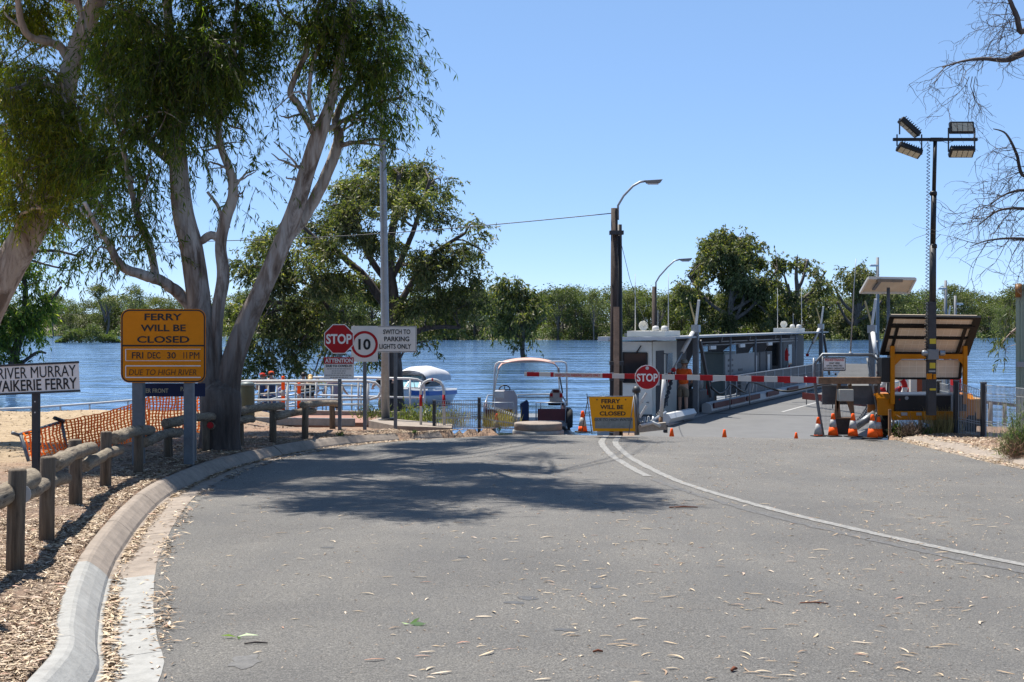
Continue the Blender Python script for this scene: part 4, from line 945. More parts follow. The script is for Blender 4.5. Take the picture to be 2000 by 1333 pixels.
# hoop barrier
hb = thing('hoop_barrier', 'white hoop barrier with two red bands at the end of the kerb', 'barrier', P(838, 829, 27))
d = 27.0; arc = [(822, 834), (822, 765), (823.5, 755), (829, 747), (837, 743), (845, 742), (852, 743), (860, 747), (865.5, 755), (867, 765), (867, 834)]
B().tube([P(a, b, d) for a, b in arc], .026, 12).build('hoop', WHITE, hb, True, 0, True)
for px in (822, 867): B().tube([P(px, 771.5, d), P(px, 793.5, d)], .0285, 12).build('red_band', RED, hb, True, 0, True)
B().tube([P(843, 742, d), P(846, 742, d)], .0285, 12).build('red_band', RED, hb, True, 0, True)
# steel light pole
lp = thing('street_light_pole', 'tall grey steel light pole beside the lights sign, its top in the gum leaves', 'light pole', P(753, 818, 29))
b = B(); b.tube([P(753, 821, 29), P(752, 640, 29), P(748, 300, 29), P(743, 0, 29), P(741, -180, 29)], [.086, .083, .068, .055, .047], 16); b.build('pole', STEEL, lp, True, 0, True)
b = B(); b.box(P(755, 819, 29)+Vector((.02, -.1, 0)), (.36, .30, .035), .1, .0, -.12); b.build('base_plate', DARKST, lp, False, .004, True)
b = B(); b.tube([P(741, -178, 29), P(746, -230, 29), P(780, -262, 29), P(820, -270, 29)], .03, 8); b.build('arm', STEEL, lp, True, 0, True)
b = B(); b.box(P(838, -271, 29), (.5, .2, .1)); b.build('lamp_head', GREYP, lp, False, .02, True)
# olive bin
gb = thing('rubbish_bin', 'olive green drum bin just right of the forked gum trunk', 'bin', P(483, 812, 29)); d = 29
GREENB = M('olive_drum_paint', (.085, .095, .055), .55, 0, .12, 4, .15)
b = B(); b.lathe([(.145, 0), (.15, .02), (.15, .60), (.145, .62)], 20).shift((0, 0, -.02)); b.build('drum', GREENB, gb, True)
b = B(); b.lathe([(.155, .62), (.155, .66), (.11, .70), (.01, .715)], 20); b.shift((0, 0, -.02)).build('lid', GREYG, gb, True)
# orange posts with boards
for px, pyb, pyt, d, lab in ((553, 806, 735, 36, 'taller orange bollard post behind the near railing'), (584, 804, 748, 36, 'orange bollard post with a white board near the couple')):
    ob = thing('bollard', lab, 'bollard', P(px, pyb, d), 0, 'orange plastic bollards'); h = Z(pyt, d)-Z(pyb, d)
    B().lathe([(.19, 0), (.19, .05), (.05, .07)], 14).build('base', RUBBER, ob)
    B().lathe([(.052, .06), (.048, h*.86), (.055, h*.88), (.055, h*.92), (.03, h*.95), (.045, h*.98), (.03, h)], 12).build('stem', CONE, ob, True)
    B().lathe([(.054, h*.45), (.054, h*.62)], 12).build('reflective_band', CONEW, ob, True)
    if px == 584: B().box((.03, -.06, h*.93), (.30, .02, .05), 0, 0, -.06).build('board', WHITE, ob)
# welded mesh fence left of the boat
def mesh_fence(name, label, posts_, panels, step=.05, cat='fence', post_r=.03, nh=3):
    ro = thing(name, label, cat, P(*posts_[0][:3]))
    for px, pyb, d, pyt in posts_:
        p = P(px, pyb, d); h = Z(pyt, d)-p.z; b = B(); b.box(p+Vector((0, 0, h/2-.08)), (post_r*2, post_r*2, h+.16)); b.build('post', DARKST, ro, False, .004, True)
        B().box(p+Vector((0, 0, h+.012)), (post_r*2.2, post_r*2.2, .024)).build('post_cap', STEELD, ro, False, 0, True)
    for (a, b1, t1, d1, c_, b2_, t2, d2) in panels:
        b = B(); p0, p1 = P(a, b1, d1), P(c_, b2_, d2); q0, q1 = P(a, t1, d1), P(c_, t2, d2); n = max(4, int((p1-p0).length/step))
        for i in range(n+1):
            u = i/n; lo = p0.lerp(p1, u); hi = q0.lerp(q1, u); k1 = hi+(lo-hi)*.10+Vector((0, -.03, 0))
            b.tube([lo, lo+(hi-lo)*.86, k1, hi], .0055, 4, False)
        for v_ in (0, .03, .34, .38, .86, 1.0):
            b.tube([p0.lerp(q0, v_), p1.lerp(q1, v_)], .0075, 4, False)
        tag(b.build('mesh_panel', M('light_wire', (.40, .42, .43), .5, 0, .1, 6, .1), ro, False, 0, True), kind='stuff')
    return ro
mesh_fence('mesh_fence', 'fine welded mesh fence panel beside the pink canopied boat', [(936, 836, 27, 779), (848, 836, 26.6, 784)], [(848, 835, 783, 26.6, 936, 836, 783, 27), (936, 836, 784, 27, 1010, 838, 812, 26.6)], .045)
# concrete lid
cl_ = thing('tank_lid', 'round pale concrete lid at the edge of the road in front of the boat', 'lid', P(1051, 842, 26.3)); d = 26.3; k = F/d
z0 = P(1051, 842, d).z
b = B(); b.lathe([(47/k, 0), (47/k, 14/k), (46.4/k, 15.6/k), (45/k, 16.3/k), (.01, 17/k)], 36); b.build('lid', MAT_CO, cl_, True)
b = B(); b.lathe([(50/k, -.1), (50/k, 1.5/k), (46/k, 2.5/k)], 36); b.build('rim', MAT_CN, cl_, True)
# ------------------------------------------------------------------ cones
def cone_proto(h=.45, label='', loc=(0, 0, 0), group='orange and white traffic cones', bands=(.36, .72)):
    o = thing('traffic_cone', label, 'cone', loc, 0, group); s = h/.45
    B().box((0, 0, .012*s), (.27*s, .27*s, .024*s), .3).build('base', RUBBER, o, False, .006)
    f = lambda z: (.105-(.105-.028)*z/.45)*s
    def seg(a, b_): return [(f(a*.45), a*.45*s), (f(b_*.45), b_*.45*s)]
    B().lathe(seg(.045, bands[0]), 20).build('lower_body', CONE, o, True)
    B().lathe([(r_+.001, z) for r_, z in seg(*bands)], 20).build('white_band', CONEW, o, True)
    B().lathe(seg(bands[1], .985)+[(.02*s, .45*s)], 20).build('tip', CONE, o, True); return o
cones = [(970, 836, 27, 27, 808, (.06, .55), 'traffic cone with a wide white body in the grass left of the concrete lid'), (1138, 845, 26.2, 26.2, 803, (.30, .70), 'traffic cone left of the folding amber board'),
         (1598, 853, 26.2, 26.2, 815, (.10, .66), 'leftmost cone of the row by the pedestrian cage, mostly white'), (1627, 853, 26.2, 26.2, 808, (.42, .74), 'bright two band cone second from the left in the row by the cage'),
         (1666, 854, 26.1, 26.1, 808, (.36, .70), 'brownish faded cone in the middle of the row by the cage'), (1704, 857, 25.7, 25.7, 810, (.42, .74), 'dull red cone nearest the trailer wheel in the row by the cage'), (1716, 855, 26.6, 26.6, 814, (.42, .74), 'cone half hidden behind the dull red cone at the trailer wheel')]
for px, pb, d, _, pt, bands, lab in cones:
    p = P(px, pb, d); cone_proto(Z(pt, d)-p.z, lab, p, 'orange and white traffic cones', bands)
for px, pt, lab in ((1312, 837, 'cone tip peeping over the road crest left of the deck, beside the steel beam'), (1415, 839, 'orange cone tip over the road crest in the middle of the ramp'), (1555, 845, 'dark reddish cone tip over the crest near the cage')):
    d = 28.3; x = X(px, d); zg = float(zroad(x, d)); h = Z(pt, d)-zg
    cone_proto(h, lab, (x, d, zg), 'cones standing on the ramp below the crest', (.16, .44))
# ------------------------------------------------------------------ folding board
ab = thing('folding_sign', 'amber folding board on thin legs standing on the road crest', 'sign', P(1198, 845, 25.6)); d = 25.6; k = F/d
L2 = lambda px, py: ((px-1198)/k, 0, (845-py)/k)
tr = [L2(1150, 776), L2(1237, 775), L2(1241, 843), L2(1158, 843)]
B().prism([(a[0], a[2]) for a in tr][::-1], -.004, .004).build('board', M('sunlit_amber_sign_sheet', (.95, .34, .012), .45, 0, .06, 4, .06), ab)  # brighter amber: sunlight on the board is put into its colour
b = B(); b.b2(L2(1162, 837)[:1]+(-.0065,)+L2(0, 837)[2:], L2(1236, 816)[:1]+(-.0045,)+L2(0, 816)[2:]); b.build('blank_strip', M('scuffed_grey_strip', (.34, .31, .26), .6, 0, .2, 14, .3), ab)
for s, px, py, w_ in (('FERRY', 1193, 784, 37), ('WILL BE', 1195, 795.5, 45), ('CLOSED', 1196.5, 808, 51)): text(s, ab, INK, (L2(px, py)[0], -.006, L2(px, py)[2]), 8.2/k, w_/k, 0, .03)
text('DUE TO HIGH WATER', ab, INK, (L2(1198, 820)[0], -.0075, L2(0, 820)[2]), 5.2/k, 74/k, 0, .0, 'lettering', .1)
for a, q in (((1146, 769), (1155, 846)), ((1238, 773), (1226, 847))): B().tube([Vector(L2(*a))+Vector((0, -.02, 0)), Vector(L2(*q))+Vector((0, -.20, -.01))], .008, 6).build('leg', STEELD, ab, True)
for a, q in (((1149, 776), (1138, 846)), ((1240, 775), (1250, 846))): B().tube([Vector(L2(*a))+Vector((0, .02, 0)), Vector(L2(*q))+Vector((0, .35, -.02))], .008, 6).build('leg', DARKST, ab, True)
B().tube([Vector(L2(1146, 775.5)), Vector(L2(1240, 774))], .008, 6).build('top_bar', STEEL, ab, True)
for px in (1166, 1222): B().lathe([(.001, -.008), (.012, -.008), (.012, -.004), (.001, -.004)], 10, (L2(px, 781)[0], 0, L2(0, 781)[2]), 'Y').build('clip', INK, ab)
B().tube([P(1168, 846, 25.2), P(1182, 843, 25.3), P(1200, 846.5, 25.2)], .006, 6).build('rope', CONEW, ab, True, 0, True)
# ------------------------------------------------------------------ timber poles with lamps
def timber_pole(label, px, d, pyt, pyb, r, lamp, arm, twin=True):
    o = thing('timber_pole', label, 'light pole', (X(px, d), d, WL)); k = F/d
    B().tube([P(px, pyb, d), P(px+1, (pyb+pyt)/2, d), P(px+1, pyt, d)], [r*1.15, r, r*.8], 12).build('pole', POLE, o, True, 0, True)
    if twin:
        B().tube([P(px+11, pyb, d+.25), P(px+10, pyt+32, d+.25)], [r*.85, r*.7], 10).build('brace_pole', BLACK, o, True, 0, True)
        B().box(P(px+5, 800, d-.24), (.14, .06, 5.3)).build('fender_board', M('pale_fender_timber', (.33, .22, .15), .85, 0, .25, 5, .2), o, False, 0, True)
        for py in (710, 740, 790, 455): B().box(P(px+5, py, d-.1), (.36, .30, .10)).build('bracket', DARKST, o, False, 0, True)
    B().tube([P(*a, d) for a in arm], .03, 8).build('arm', STEEL, o, True, 0, True)
    a = P(*lamp, d); b = B(); L_ = 34/k*(37/d if not twin else 1); L_ = .46
    b.add([a+Vector(q) for q in ((-.23, -.09, .02), (.23, -.07, .05), (.23, .07, .05), (-.23, .09, .02), (-.2, -.07, -.06), (.16, -.06, -.05), (.16, .06, -.05), (-.2, .07, -.06))], [(0, 1, 2, 3), (7, 6, 5, 4), (0, 4, 5, 1), (1, 5, 6, 2), (2, 6, 7, 3), (3, 7, 4, 0)])
    b.build('lamp_head', GREYP, o, False, .015, True)
    b = B(); b.box(a+Vector((-.02, 0, -.07)), (.28, .11, .03)); b.build('lens', WHITE, o, False, .008, True)
    return o
timber_pole('tall twin timber pole with curved lamp arm left of the ferry cabin', 1199, 37, 407, 880, .11, (1277, 354.5), [(1207, 430), (1207, 402), (1218, 383), (1236, 364), (1250, 356), (1262, 354)])
timber_pole('shorter dark pole with lamp arm rising behind the ferry cabin', 1277, 52, 560, 830, .10, (1340, 507), [(1281, 600), (1281, 552), (1288, 540), (1304, 522), (1317, 510), (1328, 507)], False)
cb = thing('overhead_cable', 'thin twisted overhead cable from the tall timber pole to the left', 'cable', P(1195, 417, 37))
pts = [P(1195, 417, 37)]
for u in np.linspace(.04, 1, 24): pts.append(P(1195, 417, 37).lerp(P(300, 474, 44), u)+Vector((0, 0, -.16*math.sin(u*math.pi))))
B().tube(pts, .012, 6).build('wire', BLACK, cb, True, 0, True)
gw = thing('guy_wire', 'thin slanting stay wire on the right side of the tall timber pole', 'cable', P(1212, 470, 37))
B().tube([P(1212, 470, 37), P(1230, 545, 39), P(1248, 600, 41), P(1275, 660, 44)], .008, 5).build('wire', DARKST, gw, True, 0, True)

# ------------------------------------------------------------------ ferry
AZ = 22.8
fy = thing('river_ferry', 'grey cable ferry with covered side walkway, two cabins and lifting towers', 'ferry', (4.31, 40.0, -1.244), -R(AZ))
cA, sA = math.cos(R(AZ)), math.sin(R(AZ))
def FW(x, y, z): return Vector((4.31+x*cA+y*sA, 40-x*sA+y*cA, -1.244+z))
DECKM = M('worn_steel_deck', (.140, .138, .134), .75, 0, .10, 1.2, .10, .2, 80)
HULL = M('pale_hull_paint', (.36, .37, .37), .5, 0, .08, 2, .15)
CABW = M('cream_cabin_paint', (.60, .585, .52), .5, 0, .05, 3, .10)
ROOFM = M('grey_roof_sheet', (.30, .31, .32), .5, .2, .1, 3, .1)
SHADEG = M('dark_grey_panel', (.085, .085, .09), .6, 0, .15, 4, .15)
B().b2((-2.6, 1.6, -1.1), (5.7, 27, -.06)).build('hull', HULL, fy, False, .03)
B().b2((0, 5.25, -.06), (5.4, 25.6, 0)).build('deck', DECKM, fy)
B().b2((-2.5, 2.0, -.06), (-.02, 25.6, .02)).build('walkway', GREYP, fy)
B().add([(0, -4.5, -.14), (5.4, -4.5, -.14), (5.4, 5.2, -.004), (0, 5.2, -.004), (0, -4.5, -.24), (5.4, -4.5, -.24), (5.4, 5.2, -.25), (0, 5.2, -.25)], [(0, 1, 2, 3), (0, 4, 5, 1), (1, 5, 6, 2), (2, 6, 7, 3), (3, 7, 4, 0)]).build('boarding_flap', DECKM, fy)
B().add([(0, 25.65, 0), (5.4, 25.65, 0), (5.4, 29.5, .9), (0, 29.5, .9), (0, 25.65, -.2), (5.4, 25.65, -.2), (5.4, 29.5, .75), (0, 29.5, .75)], [(0, 1, 2, 3), (0, 4, 5, 1), (1, 5, 6, 2), (2, 6, 7, 3), (3, 7, 4, 0), (4, 7, 6, 5)]).build('boarding_flap', DECKM, fy)
B().b2((.12, 5.17, -.02), (5.3, 5.24, .004)).build('hinge_gap', DARKST, fy)
B().b2((1.84, 6.6, .003), (1.95, 24, .006)).build('lane_line', M('faint_lane_paint', (.36, .355, .34), .7, 0, .1, 6, .2), fy)
# near cabin, window leaning out at the top
def cabin(y0, y1, x0=-2.15, x1=-1.12, h=2.28, CABW=CABW):
    t_ = .05; sl = .10
    B().add([(x0, y0, 0), (x1, y0, 0), (x1, y0-sl, h), (x0, y0-sl, h), (x0, y0+t_, 0), (x1, y0+t_, 0), (x1, y0+t_-sl, h), (x0, y0+t_-sl, h)], [(0, 1, 2, 3), (7, 6, 5, 4), (0, 4, 5, 1), (3, 2, 6, 7), (0, 3, 7, 4), (1, 5, 6, 2)]).build('cabin_front', CABW, fy)
    w = B().add([(x0+.14, y0-.068, 1.05), (x1-.14, y0-.068, 1.05), (x1-.14, y0-.105, 1.95), (x0+.14, y0-.105, 1.95)], [(0, 1, 2, 3)]).build('window', GLASS, fy)
    b = B()
    for a, q in (((x0+.14, 1.05), (x1-.14, 1.05)), ((x0+.14, 1.95), (x1-.14, 1.95)), ((x0+.14, 1.05), (x0+.14, 1.95)), ((x1-.14, 1.05), (x1-.14, 1.95))):
        f = lambda z: y0-.068-.037*(z-1.05)/.9-.012
        b.bar((a[0], f(a[1]), a[1]), (q[0], f(q[1]), q[1]), .05, .03)
    b.build('window_frame', BLACK, w)
    B().b2((x1-.05, y0+.06, 0), (x1, y1, h)).build('cabin_side', CABW, fy); B().b2((x0, y0+.06, 0), (x0+.05, y1, h)).build('cabin_side', CABW, fy); B().b2((x0+.055, y1-.05, 0), (x1-.055, y1, h)).build('cabin_back', CABW, fy)
    dr = B().b2((x1+.001, y0+.35, .05), (x1+.02, y0+1.15, 2.0)).build('door', SHADEG, fy); B().b2((x1+.02, y0+1.0, .95), (x1+.06, y0+1.08, 1.1)).build('handle', STEEL, dr)
    B().b2((x1+.002, y0+1.4, 1.05), (x1+.018, y0+2.1, 1.9)).build('window', GLASS, fy)
    B().bar((x0+.55, y0-.13, 1.92), (x0+.72, y0-.14, 2.16), .03).build('wiper', BLACK, fy)
cabin(2.4, 5.0)
cabin(20.5, 25.3, -2.15, -1.12, 2.28, SHADEG)
B().b2((-2.1, 5.05, 0), (-1.2, 6.4, 2.26)).build('engine_room', SHADEG, fy)
# roof
rf = B().prism([(-2.45, 2.33), (-.25, 2.38), (-.25, 2.44), (-2.45, 2.39)], 1.9, 26.6).build('roof', ROOFM, fy)
B().b2((-2.62, 1.75, 2.30), (-2.30, 2.1, 2.43)).build('roof_end', WHITE, rf); B().b2((-2.3, 1.80, 2.335), (-.25, 1.89, 2.43)).build('fascia', WHITE, rf)
B().b2((-1.95, 2.5, 2.43), (-.75, 4.1, 2.60)).build('roof_box', CABW, rf)
B().b2((-1.9, 22.6, 2.43), (-.9, 24.4, 2.60)).build('roof_box', CABW, rf)
for y in (3.0, 23.2):
    B().lathe([(.05, .12), (.06, .05), (.10, -.05), (.15, -.12), (.13, -.12), (.02, -.02)], 16, (-1.55, y, 2.76), 'Y').build('loudhailer', CABW, rf, True)
    for dx in (0, .28): B().lathe([(.10, 0), (.12, .04), (.09, .14), (.02, .16)], 12, (-1.2+dx, y, 2.6)).build('beacon', WHITE, rf, True)
    for x, h in ((-1.85, 1.75), (-.8, 1.75)): B().tube([(x, y, 2.6), (x, y, 2.6+h)], [.02, .008], 6).build('antenna', WHITE, rf, True)
    B().tube([(-1.25, y+.4, 2.6), (-1.25, y+.4, 3.25)], .014, 6).build('antenna', STEEL, rf)
# arches under the roof
def arch(y):
    pts = [(-.30, 2.36), (-.34, 2.20), (-.55, 2.20), (-.95, 2.10), (-1.30, 1.85), (-1.50, 1.45), (-1.56, .9), (-1.56, .02), (-1.86, .02), (-1.86, 2.34)]
    B().prism(pts, y-.06, y+.06).build('arch_frame', SHADEG, fy)
for y in (7.6, 11.6, 15.8, 18.6): arch(y)
B().b2((-2.35, 6.4, .9), (-2.3, 20.5, 1.0)).build('side_rail', STEEL, fy)
# cabinets on the walkway
cb_ = B().b2((-1.55, 9.4, .32), (-.72, 11.0, 1.78)).build('electric_cabinet', GREYG, fy, False, .015)
B().b2((-1.58, 9.35, 1.785), (-.69, 11.05, 1.83)).build('cabinet_lid', GREYG, cb_)
for z in (.6, 1.45): B().b2((-1.52, 9.37, z), (-1.47, 9.40, z+.1)).build('hinge', STEEL, cb_)
v_ = B()
vp = B().b2((-.72, 9.5, .35), (-.70, 13.9, 1.74)).build('louvre_panel', GREYP, fy)
for k in range(6): B().b2((-.70, 9.9, .55+k*.19), (-.685, 10.6, .63+k*.19)).build('louvre', SHADEG, vp)
for k in range(4): B().b2((-.70, 11.4, .55+k*.19), (-.685, 12.0, .63+k*.19)).build('louvre', SHADEG, vp)
for y in (14.1, 15.2, 16.3): B().b2((-.9, y, .05), (-.78, y+.95, 1.72)).build('panel_door', SHADEG, fy, False, .01)
for y in (14.25, 16.45): B().b2((-.778, y, .75), (-.774, y+.4, 1.6)).build('notice', WHITE, fy)
# clutter along the walkway
EXT = M('extinguisher_red', (.42, .02, .02), .4, 0, .05, 5, .05)
for y, z in ((6.7, .5), (18.9, 1.3), (19.4, .6)): B().lathe([(.07, 0), (.075, .05), (.075, .38), (.03, .44), (.02, .5)], 12, (-.55, y, z)).build('fire_extinguisher', EXT, fy, True)
B().lathe([(.26, 0), (.28, .05), (.28, .62), (.25, .68), (.03, .70)], 18, (-.62, 17.6, .02)).build('yellow_drum', YORANGE, fy, True)
for y, c_, h_ in ((8.4, GREYP, .55), (17.0, SHADEG, .8), (18.2, GREYG, .45)): B().b2((-1.5, y, .02), (-.95, y+.6, h_)).build('deck_box', c_, fy, False, .02)
for y in (8.9, 12.6, 16.9, 19.8): B().tube([(-.36, y, .02), (-.36, y, 2.36)], .035, 8).build('roof_post', GREYP if y > 4 else WHITE, fy, True)
for z in (2.22, 2.12): B().tube([(-.42, 5.0, z), (-.42, 20.4, z-.03)], .022, 6).build('conduit', GREYP, fy, True)
for y in (6.2, 10.2, 14.6): B().b2((-.40, y, 1.98), (-.33, y+.7, 2.10)).build('strip_lamp', WHITE, fy, False, .01)
B().b2((-1.105, 2.75, .95), (-1.09, 3.05, 1.35)).build('notice', WHITE, fy); B().b2((-1.085, 3.9, 1.0), (-1.05, 4.25, 1.3)).build('notice', EXT, fy)
B().b2((-2.14, 2.30, .0), (-1.13, 2.39, .10)).build('toe_board', SHADEG, fy)
for k_ in range(5): B().b2((-2.05+k_*.19, 2.335, .45), (-1.97+k_*.19, 2.345, .47)).build('vent_slot', SHADEG, fy)
B().tube([(-1.08, 3.5, .3), (-.98, 3.5, .3), (-.98, 3.5, 1.9), (-1.08, 3.5, 1.9)], .02, 6).build('grab_rail', STEEL, fy, True)
B().tube([(-2.2, 2.26, 0), (-2.2, 2.2, 2.3)], .03, 8).build('down_pipe', WHITE, fy, True)
B().b2((-1.0, 5.3, .02), (-.45, 6.2, .72)).build('winch_housing', SHADEG, fy, False, .03); B().lathe([(.25, 0), (.28, .03), (.14, .06), (.14, .34), (.28, .37), (.25, .40)], 16, (-.92, 5.75, .92), 'X').build('winch_drum', STEELD, fy, True)
B().b2((-2.3, 3.3, 2.44), (-2.0, 3.9, 2.52)).build('aerial_box', GREYP, rf)
# kerb barrier with pads
B().prism([(-.22, .03), (.06, .03), (.10, .10), (.06, .30), (-.10, .36), (-.22, .30)], 4.7, 25.4).build('side_fender', HULL, fy)
for i, y in enumerate((4.9, 7.1, 9.3, 12.4, 16.0)): B().b2((.085, y, .17), (.13, y+1.95, .34)).build('fender_pad', MAROON, fy, False, .01)
B().prism([(.17*math.cos(R(60*i)), .02+.14+.15*math.sin(R(60*i))) for i in range(6)], .0, 2.7).build('flap_wing', WHITE, fy)
# side railings
def railing(x, y0, y1, z=1.03):
    b = B(); b.tube([(x, y0, z), (x, y1, z)], .024, 8); b.build('handrail', WHITE, fy, True)
    for zz in (.35, .70): B().tube([(x, y0, zz), (x, y1, zz)], .012, 6).build('mid_rail', GREYP, fy, True)
    y = y0
    while y <= y1+.01: B().tube([(x, y, 0), (x, y, z)], .02, 6).build('stanchion', WHITE, fy, True); y += 1.5
    b = B(); yy = y0
    while yy < y1: b.tube([(x, yy, .1), (x, yy, z)], .005, 4, False); yy += .11
    tag(b.build('balusters', GREYP, fy), kind='stuff')
railing(-.3, 8.0, 25.0); railing(5.5, 5.5, 25.0)
B().prism([(0, .0), (.02, 0), (.02, .95), (0, .95)], 10.2, 24.8).shift((-.33, 0, .1)).build('mesh_infill', M('pale_mesh_infill', (.22, .225, .23), .6, 0, .1, 6, .1), fy)
# gate rail and rope at the near end
B().tube([(.12, 4.6, 1.02), (.12, 9.5, 1.02), (.12, 10.0, .92), (.12, 10.2, .65), (.12, 10.0, .45)], .022, 8).build('gate_rail', WHITE, fy, True)
ropep = [(.1, 4.6, .85), (.15, 5.4, .62), (.2, 6.1, .70), (.2, 6.7, .86), (.3, 7.4, .66), (.3, 8.2, .55), (.3, 8.9, .83), (.4, 10, .72), (.6, 11.2, .5), (1.2, 11.0, .45), (2.0, 10, .62), (3.0, 8.5, .82), (4.0, 7.0, .74), (5.0, 5.4, .6)]
B().tube([tuple(q) for q in catmull(ropep, 5)], .035, 6).build('rope', BLACK, fy, True)
for x, y in ((.2, 6.6), (.3, 8.9), (2.0, 10.0), (3.2, 8.2)): B().tube([(x, y, .05), (x, y, .95)], .022, 6).build('stanchion', STEEL, fy, True); B().lathe([(.03, .95), (.035, 1.0), (.01, 1.03)], 8, (x, y, 0)).build('stanchion_cap', WHITE, fy)
B().bar((1.9, 9.9, .36), (4.9, 5.9, .36), .06, .22).build('gate_pad', MAROON, fy)
B().bar((.8, 12.2, .75), (2.0, 13.5, .77), .12, .14).build('gate_pad', RED, fy)
# lifting towers
def tower(x, y, flip=1, chain=True):
    t_ = B().b2((x-.085, y-.085, 0), (x+.085, y+.085, 2.55)).build('lifting_tower', STEELD, fy, False, .01)
    B().b2((x-.12, y-.12, 2.55), (x+.12, y+.12, 2.78)).build('head_block', STEEL, t_)
    B().bar((x, y, 2.78), (x+.12, y-.1, 3.55), .07).build('ram_rod', WHITE, t_); B().bar((x, y, 2.78), (x-.22, y+.1, 3.5), .04).build('ram_rod', M('straw_rope', (.42, .33, .16), .8), t_)
    B().tube([(x-.05*flip, y-.18, 2.55), (x-.22*flip, y-.75, 1.95)], .066, 10).build('ram_cylinder', WHITE, t_, True)
    B().tube([(x-.22*flip, y-.75, 1.95), (x-.36*flip, y-1.15, 1.50)], .03, 8).build('ram_rod', STEEL, t_, True)
    B().bar((x+.1, y+.1, 2.3), (x+.15, y+1.2, .5), .09).build('brace', SHADEG, t_)
    c = B(); c.lathe([(.07, -.03), (.07, .03), (.035, .03), (.035, -.03)], 12, (x-.37*flip, y-1.18, 1.42), 'Y'); c.build('shackle', INKR, t_)
    if chain:
        b = B(); p, q = Vector((x-.37*flip, y-1.2, 1.36)), Vector((x-.15*flip, y-3.6, .16)); n = 26
        for k in range(n):
            u = (k+.5)/n; cpt = p.lerp(q, u)+Vector((0, 0, -.22*math.sin(u*math.pi))); cp2 = p.lerp(q, u+.01)+Vector((0, 0, -.22*math.sin((u+.01)*math.pi)))
            dd = (cp2-cpt).normalized(); s = dd.orthogonal().normalized() if k % 2 else dd.cross(dd.orthogonal()).normalized(); L_ = .088
            pts = [cpt+dd*L_*math.cos(a)+s*.05*math.sin(a) for a in np.linspace(0, 2*math.pi, 9)]
            b.tube(pts, .019, 5, False)
        tag(b.build('chain', DARKST, t_, True), kind='stuff')
tower(-.3, 4.3); tower(5.05, 4.3, -1); tower(-.3, 25.0, 1, False); tower(5.1, 25.0, -1, False)
lbm = B().lathe([(.26, -.05), (.33, -.05), (.35, 0), (.33, .05), (.26, .05), (.24, 0)], 20, (5.62, 6.6, .55), 'Y').build('lifebuoy', RED, fy, True)
# shore side mooring gear left of the flap
wf = thing('mooring_gear', 'steel post with slanting white bars and a beam beside the ferry flap', 'mooring gear', P(1262, 845, 32)); d = 32
B().tube([P(1244, 850, d), P(1243, 762, d)], .06, 10).build('post', STEELD, wf, True, 0, True)
B().lathe([(.09, -.06), (.1, 0), (.06, .08)], 12, tuple(P(1243, 762, d))).build('post_cap', DARKST, wf, True, 0, True)
for a, q in (((1248, 792), (1263, 768)), ((1249, 816), (1263, 793))): B().bar(P(*a, d), P(*q, d), .05).build('slanting_bar', WHITE, wf, False, 0, True)
B().bar(P(1245, 838, d), P(1301, 832, d), .20, .16).build('beam', M('stained_pale_steel', (.36, .32, .27), .7, .2, .2, 6, .4), wf, False, 0, True)
B().b2(tuple(P(1297, 846, d-.1)), tuple(P(1302, 829, d+.1))).build('end_plate', DARKST, wf, False, 0, True)
b = B(); b.tube([P(1246, 827, d), P(1272, 824, d), P(1300, 806, d+3)], .035, 8); b.build('pipe', STEEL, wf, True, 0, True)
b = B(); b.tube([P(1252, 832, d-.1), P(1275, 826, d-.1), P(1290, 833, d-.1)], .04, 8); b.build('hose', WHITE, wf, True, 0, True)
for px in (1258, 1266, 1275): B().tube([P(px, 834, d-.05), P(px+1, 814, d)], .03, 6).build('valve', STEEL, wf, True, 0, True)
wp = thing('marker_post', 'leaning white post with rusty foot at the near corner of the ferry flap', 'post', P(1290, 832, 33)); d = 33
B().tube([P(1291, 815, d), P(1297, 738, d)], .045, 8).build('post', WHITE, wp, True, 0, True); B().tube([P(1290, 836, d), P(1291, 815, d)], .048, 8).build('rusty_foot', RUST, wp, True, 0, True)

# ------------------------------------------------------------------ boom gate and pedestrian cage
d = 26.9; k = F/d; zb0 = Z(852, d); bg_ = thing('boom_gate', 'red and white boom with a round stop disc across the ferry approach', 'boom gate', (X(1655, d), d, zb0))
def L3(px, py, y=0): return Vector(((px-1655)/k, y, (852-py)/k))
GX0, GX1 = 1025, 1718
def bz(px): return 731+(px-1025)*(742.5-731)/(1594-1025)
def bh(px): return 8.0+(px-1025)*(11.6-8.0)/(1594-1025)
yb = -.06
def seg(a, q, name, mat, t_=.035, g=0):
    p = [L3(a, bz(a)-bh(a)/2-g, yb-t_/2), L3(q, bz(q)-bh(q)/2-g, yb-t_/2), L3(q, bz(q)+bh(q)/2+g, yb-t_/2), L3(a, bz(a)+bh(a)/2+g, yb-t_/2)]; p += [v_+Vector((0, t_, 0)) for v_ in p]
    return B().add(p, [(3, 2, 1, 0), (4, 5, 6, 7), (0, 1, 5, 4), (1, 2, 6, 5), (2, 3, 7, 6), (3, 0, 4, 7)]).build(name, mat, bg_)
BOOMW = M('off_white_boom', (.62, .59, .54), .5, 0, .06, 4, .12)
seg(1024, 1600, 'boom_arm', BOOMW)
for a, q in ((1029, 1053), (1075, 1081), (1176, 1195), (1219, 1240), (1287, 1292), (1317, 1341), (1366, 1391), (1416, 1440), (1466, 1491), (1517, 1542), (1568, 1593)): seg(a, q, 'red_stripe', RED, .039, .15)
a = 1128; text('SWITCH TO PARKING LIGHTS ONLY', bg_, INKR, L3(a, bz(a), yb-.022), 5.6/k, 88/k, 0, .012)
dc = L3(1263, 737, yb-.04)
